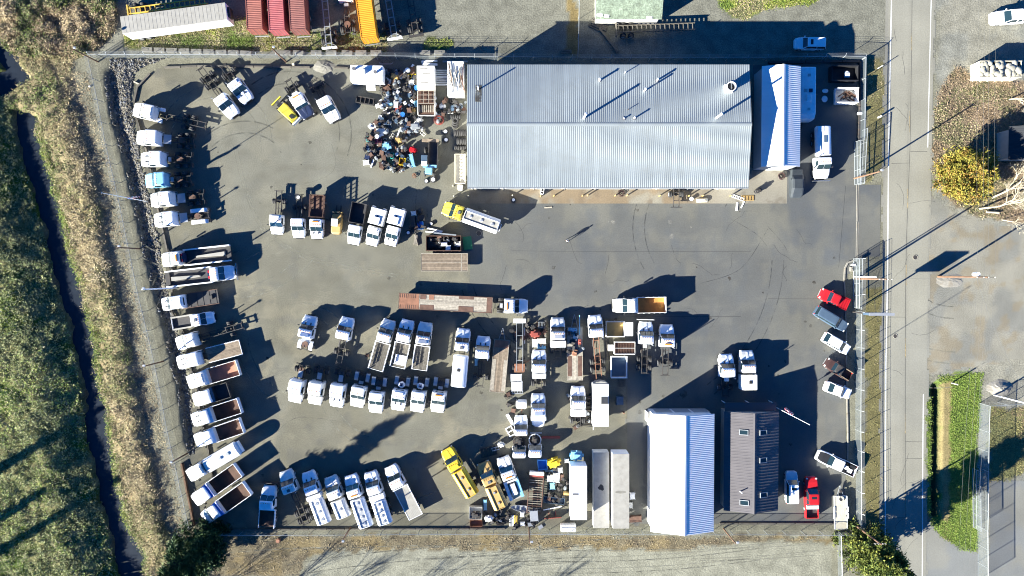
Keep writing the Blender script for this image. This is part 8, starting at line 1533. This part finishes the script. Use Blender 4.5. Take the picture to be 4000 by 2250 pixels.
def conifer(lab, base, h, r, cols, wts, n=16000, seed=1, lean=(0, 0), name='conifer_tree', size=.42, squat=False, z0=.8):
    rg = np.random.default_rng(seed); o = thing(name, lab, 'tree', (base.x, base.y, 0)); MB().tube([(0, 0, 0), (lean[0]*.5, lean[1]*.5, h*.5), (lean[0], lean[1], h*.97)], max(.12, h*.022), 8, .03).build('trunk', 'barkdark', o)
    nb = int(h*(9 if not squat else 14)); P = []; lim = MB()
    for i in range(nb):
        t = rg.random()**(.9); z = z0+(h-z0)*t; rad = r*((1-t)**.75 if not squat else math.sqrt(max(0, 1-(2*t-.75)**2 if t > .375 else 1)))*rg.uniform(.75, 1.1)+.15; a = rg.random()*6.283
        dx, dy = math.cos(a), math.sin(a); k = max(6, int(n/nb*rad/r*1.5)); u = rg.random(k)**.6; w = (.12+.28*u)*rad*.55
        q = np.column_stack([dx*rad*u+rg.normal(0, 1, k)*w*.6*-dy+rg.normal(0, .12, k), dy*rad*u+rg.normal(0, 1, k)*w*.6*dx+rg.normal(0, .12, k), z+(.25 if squat else -.18)*rad*u+rg.normal(0, .12, k)]); q[:, 0] += lean[0]*t; q[:, 1] += lean[1]*t; P.append(q)
        if i % 3 == 0: lim.tube([(lean[0]*t, lean[1]*t, z), (lean[0]*t+dx*rad*.7, lean[1]*t+dy*rad*.7, z+(.2 if squat else -.12)*rad)], .05, 5, .012)
    lim.build('limbs', 'barkdark', o); P = np.vstack(P); tt = palette(P*np.array([1, 1, 1]), cols, wts, seed, .9)
    inst(leafmesh('crown', P, size*(.6+.8*rg.random(len(P))), tt, .25, 'leaf', .42, seed), 'crown', o); return o
DG = [(.018, .040, .012), (.03, .062, .018), (.05, .09, .025), (.012, .022, .01)]
conifer('large dark green conifer at the south-west corner of the yard', W('03', 2060, 1110), 14.5, 5.0, DG, [.3, .35, .2, .15], 30000, 51)
conifer('tall yellow-green conifer at the south-east corner by the road', W('33', 930, 1120), 16.0, 4.3, [(.05, .075, .018), (.11, .135, .028), (.19, .2, .04), (.03, .045, .014)], [.3, .3, .25, .15], 26000, 53)
conifer('round golden-yellow shrub tree across the road', W('31', 2030, 310, 4.5), 8.0, 4.1, [(.19, .175, .03), (.25, .205, .035), (.27, .16, .04), (.12, .13, .025), (.05, .06, .015)], [.3, .25, .2, .15, .1], 26000, 55, name='golden_tree', size=.33, squat=True, z0=.5)
# trees beyond the frame whose shadows fall into it
for i, (t, x, y, h) in enumerate([('03', 0, 400, 9), ('03', 0, 880, 8), ('03', 0, 1215, 11)]):
    p = W(t, x, y)-Vector((5.5, 3.4, 0)); conifer('slender conifer %s at the far edge of the western field' % ('upper', 'middle', 'lower')[i], p, h, .75, DG, [.3, .35, .2, .15], 3000, 70+i, size=.5)
def bare_tree(lab, base, d0, L, seed, mt='barkpale', depth=5, r0=.16, name='bare_tree', tilt=.8):
    rg = random.Random(seed); o = thing(name, lab, 'tree', (base.x, base.y, 0)); tr = MB(); br = MB()
    def grow(p, d, l, r, k):
        q = p+d*l; mid = (p+q)/2+Vector((rg.uniform(-1, 1), rg.uniform(-1, 1), rg.uniform(-.5, .5)))*l*.06; (tr if k == depth else br).tube([p, mid, q], r, 6 if k > 2 else 4, r*.62)
        if k == 0: return
        for i in range(3 if k > 1 else 4):
            a = Vector((rg.uniform(-1, 1), rg.uniform(-1, 1), rg.uniform(-.5, .8))); grow(p+(q-p)*rg.uniform(.55, 1), (d+a*tilt).normalized(), l*rg.uniform(.6, .8), r*.6, k-1)
    grow(Vector((0, 0, 0)), Vector(d0).normalized(), L, r0, depth); tr.build('trunk', mt, o); br.build('crown', mt, o); return o
for i, (x, y, l) in enumerate([(-58, -58, 3.6), (-49, -60, 4.2), (-40, -59, 3.6), (-31, -62, 4.4), (-22, -61, 3.8), (-11, -64, 4.2)]): bare_tree('bare tree %s in the row south of the yard, known by its long shadow' % ORD[i], Vector((x, y, 0)), (0, 0, 1), l, 90+i, 'bark', 5, .10, tilt=.4)
bare_tree('pale bare tree leaning right, upper of the pair across the road', W('31', 2250, 540), (.9, .6, .9), 3.0, 81, depth=5, r0=.17)
bare_tree('pale bare tree leaning right, lower of the pair across the road', W('31', 2120, 650), (1.0, .1, .7), 2.9, 82, depth=5, r0=.16)
bare_tree('bare tree with drooping yellow twigs below the sack dumpster', W('30', 2420, 1000), (.4, -.2, 1), 2.2, 83, depth=5, r0=.12, tilt=1.0)
bare_tree('small bare tree in the corner thicket at the top left', W('00', 60, 150), (-.3, .3, 1), 1.8, 84, depth=4, r0=.1)
bare_tree('bare bush at the lower right end of the brush across the road', W('31', 2350, 760), (.6, -.3, .8), 1.6, 85, depth=4, r0=.08, tilt=1.0)
dup = {}
for o in SC.objects:
    if o.parent is None and o.get('label'): dup.setdefault(o['label'], []).append(o)
for k, v in dup.items():
    if len(v) > 1 and not v[0].get('group'): print('DUPLABEL', k)
print('OBJECTS', len(SC.objects), 'TOP', len([o for o in SC.objects if o.parent is None]))
